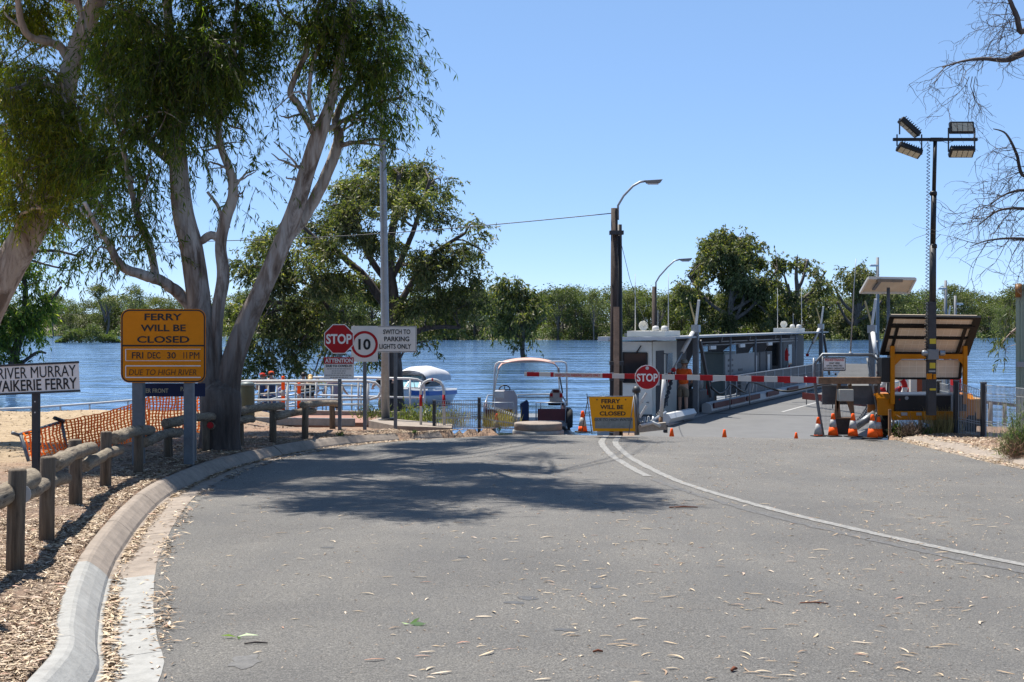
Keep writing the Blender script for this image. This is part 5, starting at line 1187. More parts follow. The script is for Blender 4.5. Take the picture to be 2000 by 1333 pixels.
B().lathe([(.001, .004), (24.0/k, .004), (24.0/k, -.003), (.001, -.003)], 40, tuple(dc), 'Y').build('stop_disc', INKW, bg_); B().lathe([(.001, -.002), (22.6/k, -.002), (22.6/k, -.006), (.001, -.006)], 40, tuple(dc+Vector((0, -.004, 0))), 'Y').build('red_face', SRED, bg_)
B().lathe([(.001, .012), (21.5/k, .012), (21.5/k, .006), (.001, .006)], 30, tuple(dc), 'Y').build('disc_back', STEEL, bg_)
text('STOP', bg_, INKW, dc+Vector((0, -.013, -.5/k)), 15.6/k, 41/k, 0, .025)
B().lathe([(.001, -.011), (3.4/k, -.011), (3.4/k, -.015), (.001, -.015)], 16, tuple(dc+Vector((0, 0, 18/k))), 'Y').build('reflector', WHITE, bg_)
for px in (1195, 1243, 1300, 1448, 1040): B().box(L3(px, bz(px)-bh(px)/2-1, yb), (.06, .03, .018)).build('bolt', STEEL, bg_)
# pivot beam and stand
seg2 = lambda p0, p1, y0, y1, name, mat, bv=0: B().b2(tuple(L3(*p0, y0)), tuple(L3(*p1, y1))).build(name, mat, bg_, False, bv)
seg2((1597, 737), (1719, 750), -.10, .04, 'counterweight_beam', RUST, .006)
seg2((1634, 760), (1662, 783), -.22, .0, 'control_box', M('cream_box_paint', (.42, .40, .34), .55, 0, .08, 5, .12), .01)
for a, q in (((1640, 750), (1632, 826)), ((1637, 783), (1641, 824)), ((1661, 751), (1668, 822)), ((1657, 783), (1668, 815))): B().bar(L3(*a, .05), L3(*q, .05), .06, .05).build('stand_leg', RUST, bg_)
seg2((1634, 816), (1662, 819), .0, .12, 'stand_bar', RUST)
seg2((1630, 819), (1662, 850), .02, .35, 'footing', M('dark_rusty_box', (.06, .048, .04), .9, 0, .3, 6, .4))
pc = thing('pedestrian_cage', 'galvanised mesh cage with a waiting notice for pedestrians, holding the boom', 'gate', (X(1655, d), d, zb0))
TB = lambda pts, r_, name, mat=STEEL: B().tube([L3(*p) for p in pts], r_, 8).build(name, mat, pc, True)
TB([(1612, 852, .2), (1606, 820, .2), (1597, 760, .2), (1595, 712, .2), (1611, 693, .2), (1709, 694, .2), (1721, 706, .2), (1722, 850, .2)], .030, 'frame', STEELD)
TB([(1596, 748, .2), (1722, 748, .2)], .022, 'cross_bar'); TB([(1611, 693, .2), (1611, 750, .2)], .018, 'upright'); TB([(1700, 700, .25), (1722, 820, .2)], .022, 'upright')
TB([(1684, 838, .5), (1722, 812, .5)], .075, 'ramp_arm'); TB([(1594, 700, .2), (1594, 750, .2)], .022, 'upright')
b = B()
for px in np.arange(1600, 1721, 1.75):
    t_ = max(694, 712-(px-1595)*1.15) if px < 1612 else (694 if px < 1709 else 694+(px-1709)); b.bar(L3(px, t_, .2), L3(px, 748, .2), .004)
for py in np.arange(696, 748, 2.6): b.bar(L3(1599 if py > 708 else 1612, py, .2), L3(1720, py, .2), .003)
for px in np.arange(1610, 1722, 2.6): b.bar(L3(px, 780, .25), L3(px, 842, .25), .0035)
for py in np.arange(782, 842, 2.6): b.bar(L3(1606, py, .25), L3(1721, py, .25), .0035)
tag(b.build('mesh_infill', STEELD, pc), kind='stuff')
seg3 = lambda p0, p1, y0, y1, name, mat, bv=0: B().b2(tuple(L3(*p0, y0)), tuple(L3(*p1, y1))).build(name, mat, pc, False, bv)
seg3((1612, 755), (1722, 792), .28, .30, 'sheet_panel', M('scuffed_grey_sheet', (.13, .13, .135), .5, .3, .15, 5, .2))
wn = L3(1633, 712, .15)
B().prism(rrect(45/k, 27.5/k, .012), -.004, 0).shift(tuple(wn)).build('notice', SIGNW, pc); b = B(); ring(b, rrect(44/k, 26.5/k, .012), rrect(41.6/k, 22.6/k, .010), -.0055).shift(tuple(wn)); b.build('border', INK, pc)
for s, dz, h_, w_, mt in (('PEDESTRIANS', 8.2, 5, 37, INKR), ('WAIT HERE', 1.8, 3.4, 21, INK), ('UNTIL DIRECTED', -3.2, 3.2, 31, INK), ('BY FERRY OPERATOR', -8.4, 3.2, 39, INK)): text(s, pc, mt, wn+Vector((0, -.007, dz/k)), h_/k, w_/k, 0, .02)
seg3((1630, 728), (1641, 730), .12, .15, 'clip', WHITE); seg3((1634, 730), (1637, 734), .12, .15, 'clip', BLACK)
TB([(1666, 694, .2), (1666, 688, .2)], .028, 'antenna_base', WHITE); B().tube([L3(1666, 690, .2), L3(1673, 560, .2), L3(1677, 505, .2)], [.014, .010, .006], 6).build('whip_antenna', STEEL, pc, True)
# small solar panel on a pole
sp = thing('solar_panel', 'small solar panel on a thin pole above the boom gate stand', 'solar panel', P(1737, 850, 29.4)); d2 = 29.4
B().tube([P(1737, 860, d2), P(1735, 562, d2)], .035, 10).build('pole', STEELD, sp, True, 0, True)
pb = [P(1680, 571.5, d2+.45), P(1774, 572, d2+.45), P(1788, 545, d2-.15), P(1696, 543, d2-.15)]; up = Vector((0, .01, .03))
B().add([*pb, *[q+up for q in pb]], [(3, 2, 1, 0), (4, 5, 6, 7), (0, 1, 5, 4), (1, 2, 6, 5), (2, 3, 7, 6), (3, 0, 4, 7)]).build('panel', M('pale_panel_back', (.56, .50, .42), .6, 0, .1, 4, .1), sp, False, 0, True)
b = B()
for i in range(4): b.bar(pb[i]+Vector((0, -.012, -.005)), pb[(i+1) % 4]+Vector((0, -.012, -.005)), .04, .05)
b.build('panel_frame', WHITE, sp, False, 0, True)
B().bar(P(1706, 566, d2+.2), P(1722, 545, d2-.18), .06, .04).build('bracket', STEELD, sp, False, 0, True); B().bar(P(1713, 548, d2-.15), P(1762, 549, d2-.15), .10, .06).build('bracket', M('brown_bracket', (.2, .16, .12), .7), sp, False, 0, True)

# ------------------------------------------------------------------ light tower trailer
d = 26.75; k = F/d; lt = thing('light_tower', 'light tower trailer with tilted solar panels and four floodlights on a mast', 'light tower', (X(1820, d), d, Z(850, d)))
def L4(px, py, y=0): return Vector((X(px, d+y)-X(1820, d), y, Z(py, d+y)-Z(850, d)))
TBACK = M('tan_solar_back', (.72, .58, .43), .6, 0, .07, 3, .06); TLINE = M('pale_cell_gap', (.85, .74, .60), .6, 0, .05, 3, 0)
def bx(p0, p1, y0, y1, name, mat, bv=0, par=lt):
    q = L4(*p1, y0); q.y = y1; return B().b2(tuple(L4(*p0, y0)), tuple(q)).build(name, mat, par, False, bv)
for s, yy in ((-1, .45), (1, .45)):
    px = 1722 if s < 0 else 1890
    wl_ = B(); c = L4(px, 824, yy); wl_.lathe([(.12, -.09), (.26, -.095), (.295, -.06), (.295, .06), (.26, .095), (.12, .09)], 24, tuple(c), 'X'); w1_ = wl_.build('wheel', RUBBER, lt, True)
    B().lathe([(.01, -.05), (.17, -.07), (.175, -.098*1), (.155, -.1), (.12, -.07)], 20, tuple(c), 'X').build('rim', WHITE, w1_, True)
    fl = [(-.40, 0), (-.36, .30), (-.22, .40), (.22, .40), (.36, .30), (.40, 0), (.37, 0), (.33, .27), (.20, .36), (-.20, .36), (-.33, .27), (-.37, 0)]
    x0 = (1716-1820)/k if s < 0 else (1884-1820)/k; x1 = (1748-1820)/k if s < 0 else (1906-1820)/k; zc = (850-812)/k
    b = B(); vs = [(x0, yy+a, zc+z) for a, z in fl]+[(x1, yy+a, zc+z) for a, z in fl]; n = len(fl); b.add(vs, [tuple(range(n)), tuple(range(2*n-1, n-1, -1))]+[(i, i+n, (i+1) % n+n, (i+1) % n) for i in range(n)]); b.build('mudguard', YORANGE, lt)
bx((1744, 804), (1888, 821), -.12, -.02, 'chassis_beam', YORANGE, .008); bx((1742, 806), (1890, 815), -.02, 1.5, 'chassis_deck', YORANGE)
for px, pw in ((1760, 12), (1790, 10)): bx((px, 806), (px+pw, 812), -.135, -.122, 'reflector_strip', CONEW)
cbn = bx((1748, 772), (1888, 805), .0, 1.2, 'battery_cabinet', BLACK, .012); bx((1748, 771), (1888, 773.5), -.012, .0, 'cabinet_edge', GREYP)
B().lathe([(.001, 0), (.035, 0), (.035, .012), (.001, .012)], 14, tuple(L4(1771, 778, -.012)), 'Y').build('dial', STEEL, cbn); B().lathe([(.001, 0), (.016, 0), (.016, .012), (.001, .012)], 10, tuple(L4(1757, 781, -.012)), 'Y').build('red_lamp', RED, cbn)
bx((1722, 699), (1744, 747), .0, .30, 'side_cabinet', BLACK, .012)
for px in (1740, 1882): bx((px, 676), (px+8, 790), -.05, .03, 'upright', YORANGE, .006)
bx((1748.3, 692), (1881.7, 702), -.04, .03, 'cross_beam', YORANGE, .004)
for s in (-1, 1):
    x = 1748 if s < 0 else 1882; B().add([L4(x, 702, -.03), L4(x-s*12, 702, -.03), L4(x, 714, -.03), L4(x, 702, .02), L4(x-s*12, 702, .02), L4(x, 714, .02)], [(0, 1, 2), (5, 4, 3), (0, 3, 4, 1), (1, 4, 5, 2), (2, 5, 3, 0)]).build('gusset', YORANGE, lt)
def solar(corn, rows, cols, name):
    tl, tr_, br_, bl_ = [L4(*c) for c in corn]; nrm = (tr_-tl).cross(bl_-tl).normalized(); nrm = nrm if nrm.y < 0 else -nrm; o = -nrm*.04
    p = [tl, tr_, br_, bl_]; pn = B().add([*p, *[q+o for q in p]], [(3, 2, 1, 0), (4, 5, 6, 7), (0, 1, 5, 4), (1, 2, 6, 5), (2, 3, 7, 6), (3, 0, 4, 7)]).build(name, TBACK, lt)
    f = nrm*.004; lp_ = lambda u, v: (tl*(1-u)+tr_*u)*(1-v)+(bl_*(1-u)+br_*u)*v+f; b = B()
    for i in range(1, cols): b.bar(lp_(i/cols, .02), lp_(i/cols, .98), .008, .002, nrm)
    for j in range(1, rows): b.bar(lp_(.01, j/rows), lp_(.99, j/rows), .008, .002, nrm)
    b.build('cell_gaps', TLINE, pn); return lp_, nrm, pn
lpp, nrm, pn = solar(((1741, 617, -.55), (1909, 619, -.55), (1884, 692, .20), (1722, 690, .20)), 8, 12, 'upper_solar_panel')
def fr(u0, v0, u1, v1, w_, th=.05): return B().bar(lpp(u0, v0)+nrm*.02, lpp(u1, v1)+nrm*.02, w_, th, nrm).build('panel_frame', BLACK, pn)
fr(-.03, .0, 1.03, .0, .06); fr(-.0, 0, 0, 1.0, .09); fr(1.0, 0, 1.0, 1.0, .13); fr(0, .985, 1, .985, .05)
fr(.0, .23, 1, .23, .06, .07); fr(.03, .545, .97, .545, .04); fr(.10, .23, .10, 1, .05, .06); fr(.90, .23, .90, 1, .05, .06)
lp2, n2, pn2 = solar(((1747, 704, .10), (1877, 704, .10), (1874, 739, .22), (1747, 739, .22)), 3, 9, 'lower_solar_panel')
B().bar(lp2(0, 1)+n2*.01, lp2(1, 1)+n2*.01, .03, .04, n2).build('panel_frame', BLACK, pn2); B().bar(lp2(1, 0), lp2(1, 1), .05, .05, n2).build('panel_frame', BLACK, pn2)
mx0 = -.70
ms = bx((1813, 590), (1829, 812), mx0-.075, mx0+.075, 'mast', DARKST, .006)
B().tube([L4(1821.5, 592, mx0), L4(1822, 480, mx0)], .062, 12).build('mast_section', DARKST, lt, True); B().tube([L4(1822, 482, mx0), L4(1824, 378, mx0)], .050, 12).build('mast_section', BLACK, lt, True); B().tube([L4(1824, 380, mx0), L4(1826.5, 275, mx0)], .036, 12).build('mast_section', BLACK, lt, True)
for py in (482, 379): B().lathe([(.068, -.03), (.068, .03), (.05, .05)], 12, tuple(L4(1823, py, mx0))).build('collar', BLACK, lt, True)
YEL = M('yellow_label', (.62, .47, .03), .5, 0, .05, 5, 0)
for a, q in (((1816, 662), (1828, 672)), ((1816, 709), (1827, 720)), ((1816, 759), (1828, 763))): bx(a, q, mx0-.080, mx0-.0755, 'warning_label', YEL, 0, ms)
bx((1814, 724), (1827, 727), mx0-.08, mx0-.0755, 'plate', CONEW, 0, ms)
wn_ = bx((1813, 683), (1834, 703), mx0-.16, mx0-.077, 'winch', GREYP, .01)
for a, q in ((1801, 1812), (1835, 1845)): B().lathe([(.045, 0), (.05, .02), (.05, (q-a)/k-.02), (.04, (q-a)/k)], 12, tuple(L4(a, 690, mx0-.11)), 'X').build('motor', STEEL, wn_, True)
bx((1811, 730), (1821, 741), mx0-.14, mx0-.08, 'amber_lamp', YORANGE, .008, ms); bx((1823, 731), (1829, 741), mx0-.12, mx0-.08, 'amber_lamp', YORANGE, .006, ms)
# head
bx((1745, 269.5), (1910, 275.5), mx0-.03, mx0+.03, 'cross_arm', BLACK, .004); bx((1818, 269), (1842, 276), mx0-.045, mx0+.045, 'arm_clamp', BLACK)
LED = M('led_window', (.55, .52, .40), .3, 0, .1, 8, 0)
def flood(px, py, rot, tilt_, arms, facing):
    c = L4(px, py, mx0); Mx = Matrix.Translation(c) @ Matrix.Rotation(rot, 4, 'Y' if arms else 'Z') @ Matrix.Rotation(tilt_, 4, 'X')
    b = B(); b.box((0, 0, 0), (.45, .10, .22)); b.v = [tuple(Mx @ Vector(v_)) for v_ in b.v]; f = b.build('floodlight', BLACK, lt, False, .02)
    b = B()
    for i in range(9): b.box((-.18+i*.045, .065, 0), (.012, .05, .18))
    b.v = [tuple(Mx @ Vector(v_)) for v_ in b.v]; b.build('cooling_fins', BLACK, f)
    for i in range(4):
        b = B(); b.box((-.145+i*.097, -.053, -.005), (.085, .008, .155)); b.v = [tuple(Mx @ Vector(v_)) for v_ in b.v]; b.build('led_window', LED, f)
    for s in (-1, 1):
        e = Mx @ Vector((s*.24, 0, 0)); B().bar(e, (e.x, mx0, L4(0, 272.5).z), .018, .035).build('bracket', BLACK, f)
flood(1878, 250, 0, R(-12), None, 1); flood(1878, 297, 0, R(48), None, 1); flood(1776, 249, R(42), R(84), 1, 1); flood(1776, 294, R(20), R(62), 1, 1)
hx = []
for i in range(62*10):
    u = i/620; a = 2*math.pi*i/10; py = 283+u*(706-283); hx.append(L4(1813.5-4.5*u+3.0*math.cos(a)*(1+.25*(u > .8)), py, mx0-.09+.028*math.sin(a)))
B().tube(hx, .0065, 5, False).build('coiled_cable', BLACK, lt, True)
B().tube([L4(1812, 276, mx0-.05), L4(1813, 283, mx0-.09)], .0065, 5).build('cable', BLACK, lt, True); B().tube([L4(1796, 276, mx0), L4(1802, 291, mx0-.05), L4(1812, 278, mx0-.05)], .005, 5).build('cable', BLACK, lt, True)
B().tube([L4(1840, 276, mx0), L4(1850, 280, mx0-.03), L4(1862, 276, mx0)], .005, 5).build('cable', BLACK, lt, True)
B().tube([L4(1734, 748, .1), L4(1733, 765, .1), L4(1742, 774, .05)], .014, 6).build('cable', BLACK, lt, True)
# jockey stand in the weeds
bx((1736, 800), (1741, 852), -.35, -.30, 'jockey_leg', RUST)
# second hire machine behind the fence
ge = thing('generator', 'dark hire generator with a red name plate behind the right fence', 'generator', P(1860, 846, 29.6)); d3 = 29.6; k3 = F/d3
gb2 = lambda p0, p1, y0, y1, name, mat, bv=.01: B().b2(tuple(P(*p0, d3)+Vector((0, y0, 0))), tuple(P(*p1, d3)+Vector((0, y1, 0)))).build(name, mat, ge, False, bv, True)
gb2((1822, 770), (1886, 812), 0, 1.0, 'body', SHADEG); gb2((1822, 783), (1870, 800), -.02, -.002, 'name_plate', SRED, 0); text('KENNARDS', ge, INKW, P(1846, 792, d3)+Vector((0, -.03, 0))-Vector(ge.location), 6/k3, 46/k3, 0, .012)
gb2((1826, 812), (1884, 832), .1, .9, 'base', RUBBER); gb2((1884, 779), (1924, 818), -.1, .7, 'plywood_side', M('tan_plywood', (.33, .2, .09), .8, 0, .15, 4, .2)); gb2((1902, 818), (1924, 852), -.1, .6, 'dark_box', RUBBER); gb2((1876, 835), (1882, 842), -.1, .0, 'red_lamp', RED)
gb2((1870, 742), (1887, 768), .3, .5, 'red_tank', RED)
# lifebuoy behind the trailer, red signs
lb = thing('lifebuoy', 'red and white lifebuoy on a post seen under the solar panels', 'lifebuoy', P(1746, 757, 31)); b = B(); c = P(1746, 757, 31); pts = []
for s in range(8):
    b = B(); b.tube([c+Vector((.24*math.cos(a), 0, .24*math.sin(a))) for a in np.linspace(s*math.pi/4, (s+1)*math.pi/4, 5)], .06, 8); b.build('segment', RED if s % 2 == 0 else WHITE, lb, True, 0, True)
B().tube([c+Vector((0, .05, -1.2)), c+Vector((0, .05, .1))], .03, 8).build('post', STEELD, lb, True, 0, True)
rb = thing('hose_reel', 'red and steel hose cabinet behind the trailer', 'hose cabinet', P(1795, 800, 31))
for px, w_, mt, nm in ((1779, 12, WHITE, 'white_pipe'), (1790, 10, M('red_brown_board', (.30, .09, .05), .7), 'red_board'), (1802, 14, SHADEG, 'dark_panel')): B().box(P(px+4, 765, 31), (w_/89.6, .15, .62)).build(nm, mt, rb, False, 0, True)
B().tube([P(1797, 850, 31), P(1797, 770, 31)], .04, 8).build('post', STEELD, rb, True, 0, True)
# ------------------------------------------------------------------ right fence, shed, far lamps
mesh_fence('mesh_fence', 'grey welded mesh fence with square posts at the right roadside', [(1833, 853, 27.6, 746), (1868, 860, 26.4, 745), (1921, 864, 25.6, 749), (2030, 884, 23.5, 752)],
           [(1834, 853, 748, 27.6, 1868, 858, 756, 26.4), (1869, 858, 747, 26.4, 1920, 864, 764, 25.6), (1922, 866, 752, 25.6, 2030, 884, 762, 23.5)], .05, 'fence', .045)
fb = thing('timber_handrail', 'low timber posts and rail beyond the right mesh fence', 'handrail', P(1935, 840, 31))
for px in (1934, 1962, 1990): B().tube([P(px, 845, 31), P(px, 786+(px-1934)*.12, 31)], .05, 8).build('post', M('grey_timber', (.22, .18, .15), .9, 0, .2, 8, .2), fb, True, 0, True)
B().bar(P(1926, 786, 31), P(2010, 795, 31), .05, .07).build('rail', _M['grey_timber'], fb, False, 0, True)
# green shed
SH = M('pale_green_steel_sheet', (.26, .33, .27), .55, .1, .06, 2, .1)
d = 27.0; sh = thing('shed', 'pale green corrugated steel shed cut off by the right edge', 'shed', (X(1986, d), d, Z(880, d)), -math.atan(990/F))
b = B(); prof = []; x = 0
while x < 2.6: prof += [(x, 0), (x+.05, 0), (x+.065, -.02), (x+.10, -.02), (x+.115, 0)]; x += .15
zt = Z(566, d)-Z(880, d); n = len(prof); vs = [(a, q, 0) for a, q in prof]+[(a, q, zt) for a, q in prof]
b.add(vs, [(i, i+1, i+1+n, i+n) for i in range(n-1)]); b.build('front_wall', SH, sh)
B().b2((-.01, .005, 0), (.02, 2.4, zt)).build('side_wall', SH, sh); B().b2((-.03, -.08, zt), (2.8, 2.5, zt+.09)).build('roof', SH, sh)
B().b2((-.02, -.03, 0), (.05, -.022, zt-.02)).build('corner_trim', SH, sh); B().box((.06, -.05, Z(712, d)-Z(880, d)), (.14, .05, .10)).build('latch', STEEL, sh)
B().tube([(-.03, -.12, zt-.02), (.09, -.12, zt-.02)], .13, 14).build('siren', M('brown_lamp_plastic', (.20, .09, .02), .5), sh, True)
def far_lamp(label, px, d, pyt, pyb, side):
    o = thing('lamp_post', label, 'light pole', P(px, pyb, d)); B().tube([P(px, pyb, d), P(px, pyt, d)], [.14, .10], 8).build('pole', GREYP, o, True, 0, True)
    B().tube([P(px, pyt+14, d), P(px+side*6, pyt+15, d)], .05, 6).build('arm', GREYP, o, True, 0, True); B().box(P(px+side*7, pyt+16, d), (.55, .3, .14)).build('lamp_head', WHITE, o, False, .03, True)
far_lamp('thin lamp post on the far landing above the small solar panel', 1714, 95, 503, 720, -1)
far_lamp('thin lamp post on the far landing right of the light tower mast', 1847, 100, 548, 715, -1)
far_lamp('short dark lamp post on the far landing behind the big solar panels', 1866, 104, 578, 715, 1)
tn = thing('far_house', 'pale hipped roof peeping over the ferry roof across the river', 'house', P(1535, 672, 270)); d = 270
ap = P(1536, 640, d); q = [P(1519, 653, d-3), P(1549, 653, d-3), P(1549, 653, d+3), P(1519, 653, d+3)]
B().add([*q, ap, ap+Vector((0, 1, 0))], [(0, 1, 4), (1, 2, 5, 4), (2, 3, 5), (3, 0, 4, 5)]).build('roof', M('pale_house_roof', (.52, .47, .36), .7), tn, False, 0, True)
B().b2(tuple(P(1522, 674, d-2.3)), tuple(P(1546, 653.2, d+2.3))).build('wall', CABW, tn, False, 0, True)
# ------------------------------------------------------------------ boats
PINK = M('faded_pink_canvas', (.56, .34, .28), .85, 0, .10, 5, .1)
d = 42.0; k = F/d
pb_ = thing('pontoon_boat', 'small maroon sided pontoon boat with faded pink canopy behind the concrete lid', 'boat', (X(1035, d), d, WL))
def L5(px, py, y=0): return Vector(((px-1035)/k, y, Z(py, d)-WL))
for px in (952, 1106): B().lathe([(.02, -.5), (.18, -.2), (.22, .1), (.22, 4.2), (.16, 4.4)], 12, tuple(L5(px, 855)), 'Y').build('float', STEELD, pb_, True).rotation_euler = (0, 0, 0)
def lb2(p0, p1, y0, y1, name, mat, bv=0, par=pb_): return B().b2(tuple(L5(*p0, y0)), tuple(L5(*p1, y1))).build(name, mat, par, False, bv)
dk = lb2((942, 827), (1112, 833), 0, 4.4, 'deck', GREYP)
lb2((946, 800), (1001, 824), 0, .04, 'front_panel', MAROON); lb2((1050, 799), (1104, 822), 0, .04, 'front_panel', MAROON)
lb2((944, 799), (947, 826), .1, 4.2, 'side_panel', MAROON); lb2((1106, 799), (1109, 826), .1, 4.2, 'side_panel', MAROON)
T5 = lambda pts, r_, name, mat: B().tube([L5(*p) for p in pts], r_, 8).build(name, mat, pb_, True)
for a, q in ((946, 1002), (1047, 1105)):
    T5([(a, 826, 0), (a, 787, 0), (q, 787, 0), (q, 826, 0)], .022, 'bow_rail', STEEL); T5([(a+9, 787, 0), (a+9, 799, 0)], .016, 'bow_rail', STEEL); T5([(q-9, 787, 0), (q-9, 799, 0)], .016, 'bow_rail', STEEL)
T5([(948, 787, 0), (948, 787, 4.2), (1106, 784, 4.2), (1106, 787, 0)], .022, 'side_rail', STEEL)
T5([(1010, 784, 2.2), (1085, 784, 2.2)], .02, 'mid_rail', STEEL)
GREYL = M('lilac_grey_fibreglass', (.42, .41, .45), .35, 0, .05, 3, .08)
B().add([L5(963, 822, 1.2), L5(1011, 822, 1.2), L5(1011, 782, 1.2), L5(1004, 768, 1.35), L5(966, 768, 1.35), L5(963, 822, 2.0), L5(1011, 822, 2.0), L5(1011, 782, 2.0), L5(1004, 768, 1.9), L5(966, 768, 1.9)], [(0, 1, 2, 3, 4), (9, 8, 7, 6, 5), (0, 5, 6, 1), (1, 6, 7, 2), (2, 7, 8, 3), (3, 8, 9, 4), (4, 9, 5, 0)]).build('console', GREYL, pb_, False, .015)
lb2((964, 768), (984, 782), 1.08, 1.19, 'white_box', WHITE, .015)
b = B(); c = L5(985, 768, 2.0); b.tube([c+Vector((.17*math.cos(a), .05*math.sin(a), .13*math.sin(a))) for a in np.linspace(0, 2*math.pi, 20)], .018, 6, False); b.bar(c-Vector((.16, 0, 0)), c+Vector((.16, 0, 0)), .025); b.bar(c, c+Vector((0, .04, .12)), .025); b.build('steering_wheel', BLACK, pb_, True)
st = B().add([L5(1078, 797, 2.3), L5(1103, 797, 2.3), L5(1105, 780, 2.35), L5(1098, 768, 2.4), L5(1084, 768, 2.4), L5(1077, 780, 2.35)]+[L5(a, b_, 2.55) for a, b_ in ((1078, 797), (1103, 797), (1105, 780), (1098, 768), (1084, 768), (1077, 780))], [(0, 1, 2, 3, 4, 5), (11, 10, 9, 8, 7, 6)]+[(i, i+6, (i+1) % 6+6, (i+1) % 6) for i in range(6)]).build('seat', M('white_vinyl', (.58, .56, .54), .5), pb_, False, .02)
lb2((1084.5, 769), (1097, 775), 2.26, 2.295, 'headrest_patch', MAROON, .01, st)
for px in (1078, 1098): lb2((px, 776), (px+6, 785), 2.26, 2.295, 'side_patch', RED, .01, st)
lb2((1074, 793), (1106, 800), 1.9, 2.3, 'seat_base', BLACK, .02, st)
B().add([L5(1018, 826, 1.0), L5(1034, 826, 1.0), L5(1034, 792, 1.2), L5(1030, 786, 1.2), L5(1016, 795, 1.2)]+[L5(a, b_, 1.5) for a, b_ in ((1018, 826), (1034, 826), (1034, 792), (1030, 786), (1016, 795))], [(0, 1, 2, 3, 4), (9, 8, 7, 6, 5)]+[(i, i+5, (i+1) % 5+5, (i+1) % 5) for i in range(5)]).build('covered_seat', NAVY, pb_, False, .02)
mo = lb2((1108, 799), (1118, 826), .3, .9, 'outboard_motor', BLACK, .05); lb2((1110, 826), (1115, 850), .4, .7, 'motor_leg', BLACK, .02, mo)
tyr = B().lathe([(.12, -.08), (.26, -.08), (.29, 0), (.26, .08), (.12, .08)], 18, tuple(L5(1113, 818, .05)), 'X').build('tyre_fender', RUBBER, pb_, True)
# canopy
bt = thing
can = B(); n = 14; rows = []
for j, y in enumerate(np.linspace(.4, 3.2, 5)):
    for i in range(n+1):
        u = i/n; px = 972+(1094-972)*u; py = 719-12.5*math.sin(math.pi*u)**.6+(3 if i in (0, n) else 0)*2; can.v.append(tuple(L5(px, py, y)))
can.f = [(j*(n+1)+i, j*(n+1)+i+1, (j+1)*(n+1)+i+1, (j+1)*(n+1)+i) for j in range(4) for i in range(n)]
can.v += [(x, y, z+.035) for x, y, z in can.v]; m_ = 5*(n+1); can.f += [tuple(q+m_ for q in f[::-1]) for f in can.f]
can.f += [(i, i+m_, i+1+m_, i+1) for i in range(n)]
cn = can.build('canopy', PINK, pb_, True)
T5([(962, 800, 1.0), (966, 720, .9), (968, 713, .9), (974, 709.5, .9), (1100, 708.5, .9), (1107, 711, .9), (1109, 718, .9), (1110, 797, 1.0)], .028, 'canopy_frame', WHITE)
T5([(964, 770, 2.2), (968, 745, 1.9), (974, 722, 1.5)], .024, 'canopy_frame', WHITE); T5([(1104, 775, 2.2), (1098, 745, 1.9), (1094, 722, 1.5)], .024, 'canopy_frame', STEELD)
T5([(1102, 800, 3.2), (1096, 724, 3.1)], .02, 'canopy_frame', WHITE)

# white cruiser, seen from its bow quarter
d = 60.0; k6 = F/d; cz = thing('motor_cruiser', 'white cabin cruiser with a blue stripe moored behind the steel light pole', 'boat', (X(812, d), d, WL), R(156)); cz.scale = (.80, .8, .66)
def hullm():
    b = B(); st_ = [(-2.6, 1.15, 1.0, -.3), (-1.0, 1.25, 1.05, -.32), (.8, 1.15, 1.12, -.3), (2.0, .75, 1.22, -.2), (2.9, .06, 1.38, .25)]
    for y, hw, zt_, zk in st_:
        b.v += [(0, y, zk), (hw*.72, y, zk+.35), (hw*.95, y, zt_*.62), (hw, y, zt_), (-hw*.72, y, zk+.35), (-hw*.95, y, zt_*.62), (-hw, y, zt_)]
    for i in range(4):
        o = i*7; q = o+7
        b.f += [(o, o+1, q+1, q), (o+1, o+2, q+2, q+1), (o+2, o+3, q+3, q+2), (o+4, o, q, q+4), (o+5, o+4, q+4, q+5), (o+6, o+5, q+5, q+6), (o+3, o+6, q+6, q+3)]
    b.f.append((0, 4, 5, 6, 3, 2, 1)); return b
GEL = M('white_gelcoat', (.80, .81, .82), .25, 0, .03, 3, .05); BLUE = M('blue_stripe', (.03, .13, .42), .35, 0, .06, 3, .05)
hl = hullm().build('hull', GEL, cz, True)
for s in (-1, 1):
    B().add([(s*1.20, -2.5, .62), (s*1.30, -1.0, .66), (s*1.20, .8, .70), (s*.80, 2.0, .80), (s*1.20, -2.5, .88), (s*1.30, -1.0, .92), (s*1.20, .8, .98), (s*.80, 2.0, 1.08)], [(0, 1, 5, 4), (1, 2, 6, 5), (2, 3, 7, 6)]).build('stripe', BLUE, hl)
B().add([(-.95, -1.4, 1.1), (.95, -1.4, 1.1), (.85, 1.2, 1.18), (-.85, 1.2, 1.18), (-.8, -1.2, 2.0), (.8, -1.2, 2.0), (.62, .35, 1.95), (-.62, .35, 1.95)], [(4, 5, 6, 7), (0, 1, 5, 4), (0, 4, 7, 3), (1, 2, 6, 5)]).build('cabin', GEL, cz, False, .04)
wsn = B().add([(-.80, 1.16, 1.22), (.80, 1.16, 1.22), (.60, .36, 1.9), (-.60, .36, 1.9)], [(0, 1, 2, 3)]).build('windscreen', M('pale_blue_glass', (.30, .52, .60), .05, 0, .05, 2, 0), cz)
for s in (-1, 1):
    B().add([(s*.91, .6, 1.28), (s*.93, -1.1, 1.25), (s*.83, -1.0, 1.85), (s*.68, .25, 1.85)], [(0, 1, 2, 3)]).build('window', GLASS, cz)
for a, q in (((-.80, 1.17, 1.22), (-.60, .37, 1.9)), ((.80, 1.17, 1.22), (.60, .37, 1.9)), ((0, 1.17, 1.22), (0, .37, 1.9)), ((-.8, 1.17, 1.22), (.8, 1.17, 1.22))): B().bar(a, q, .06).build('frame', GEL, wsn)
cv = B(); n = 10
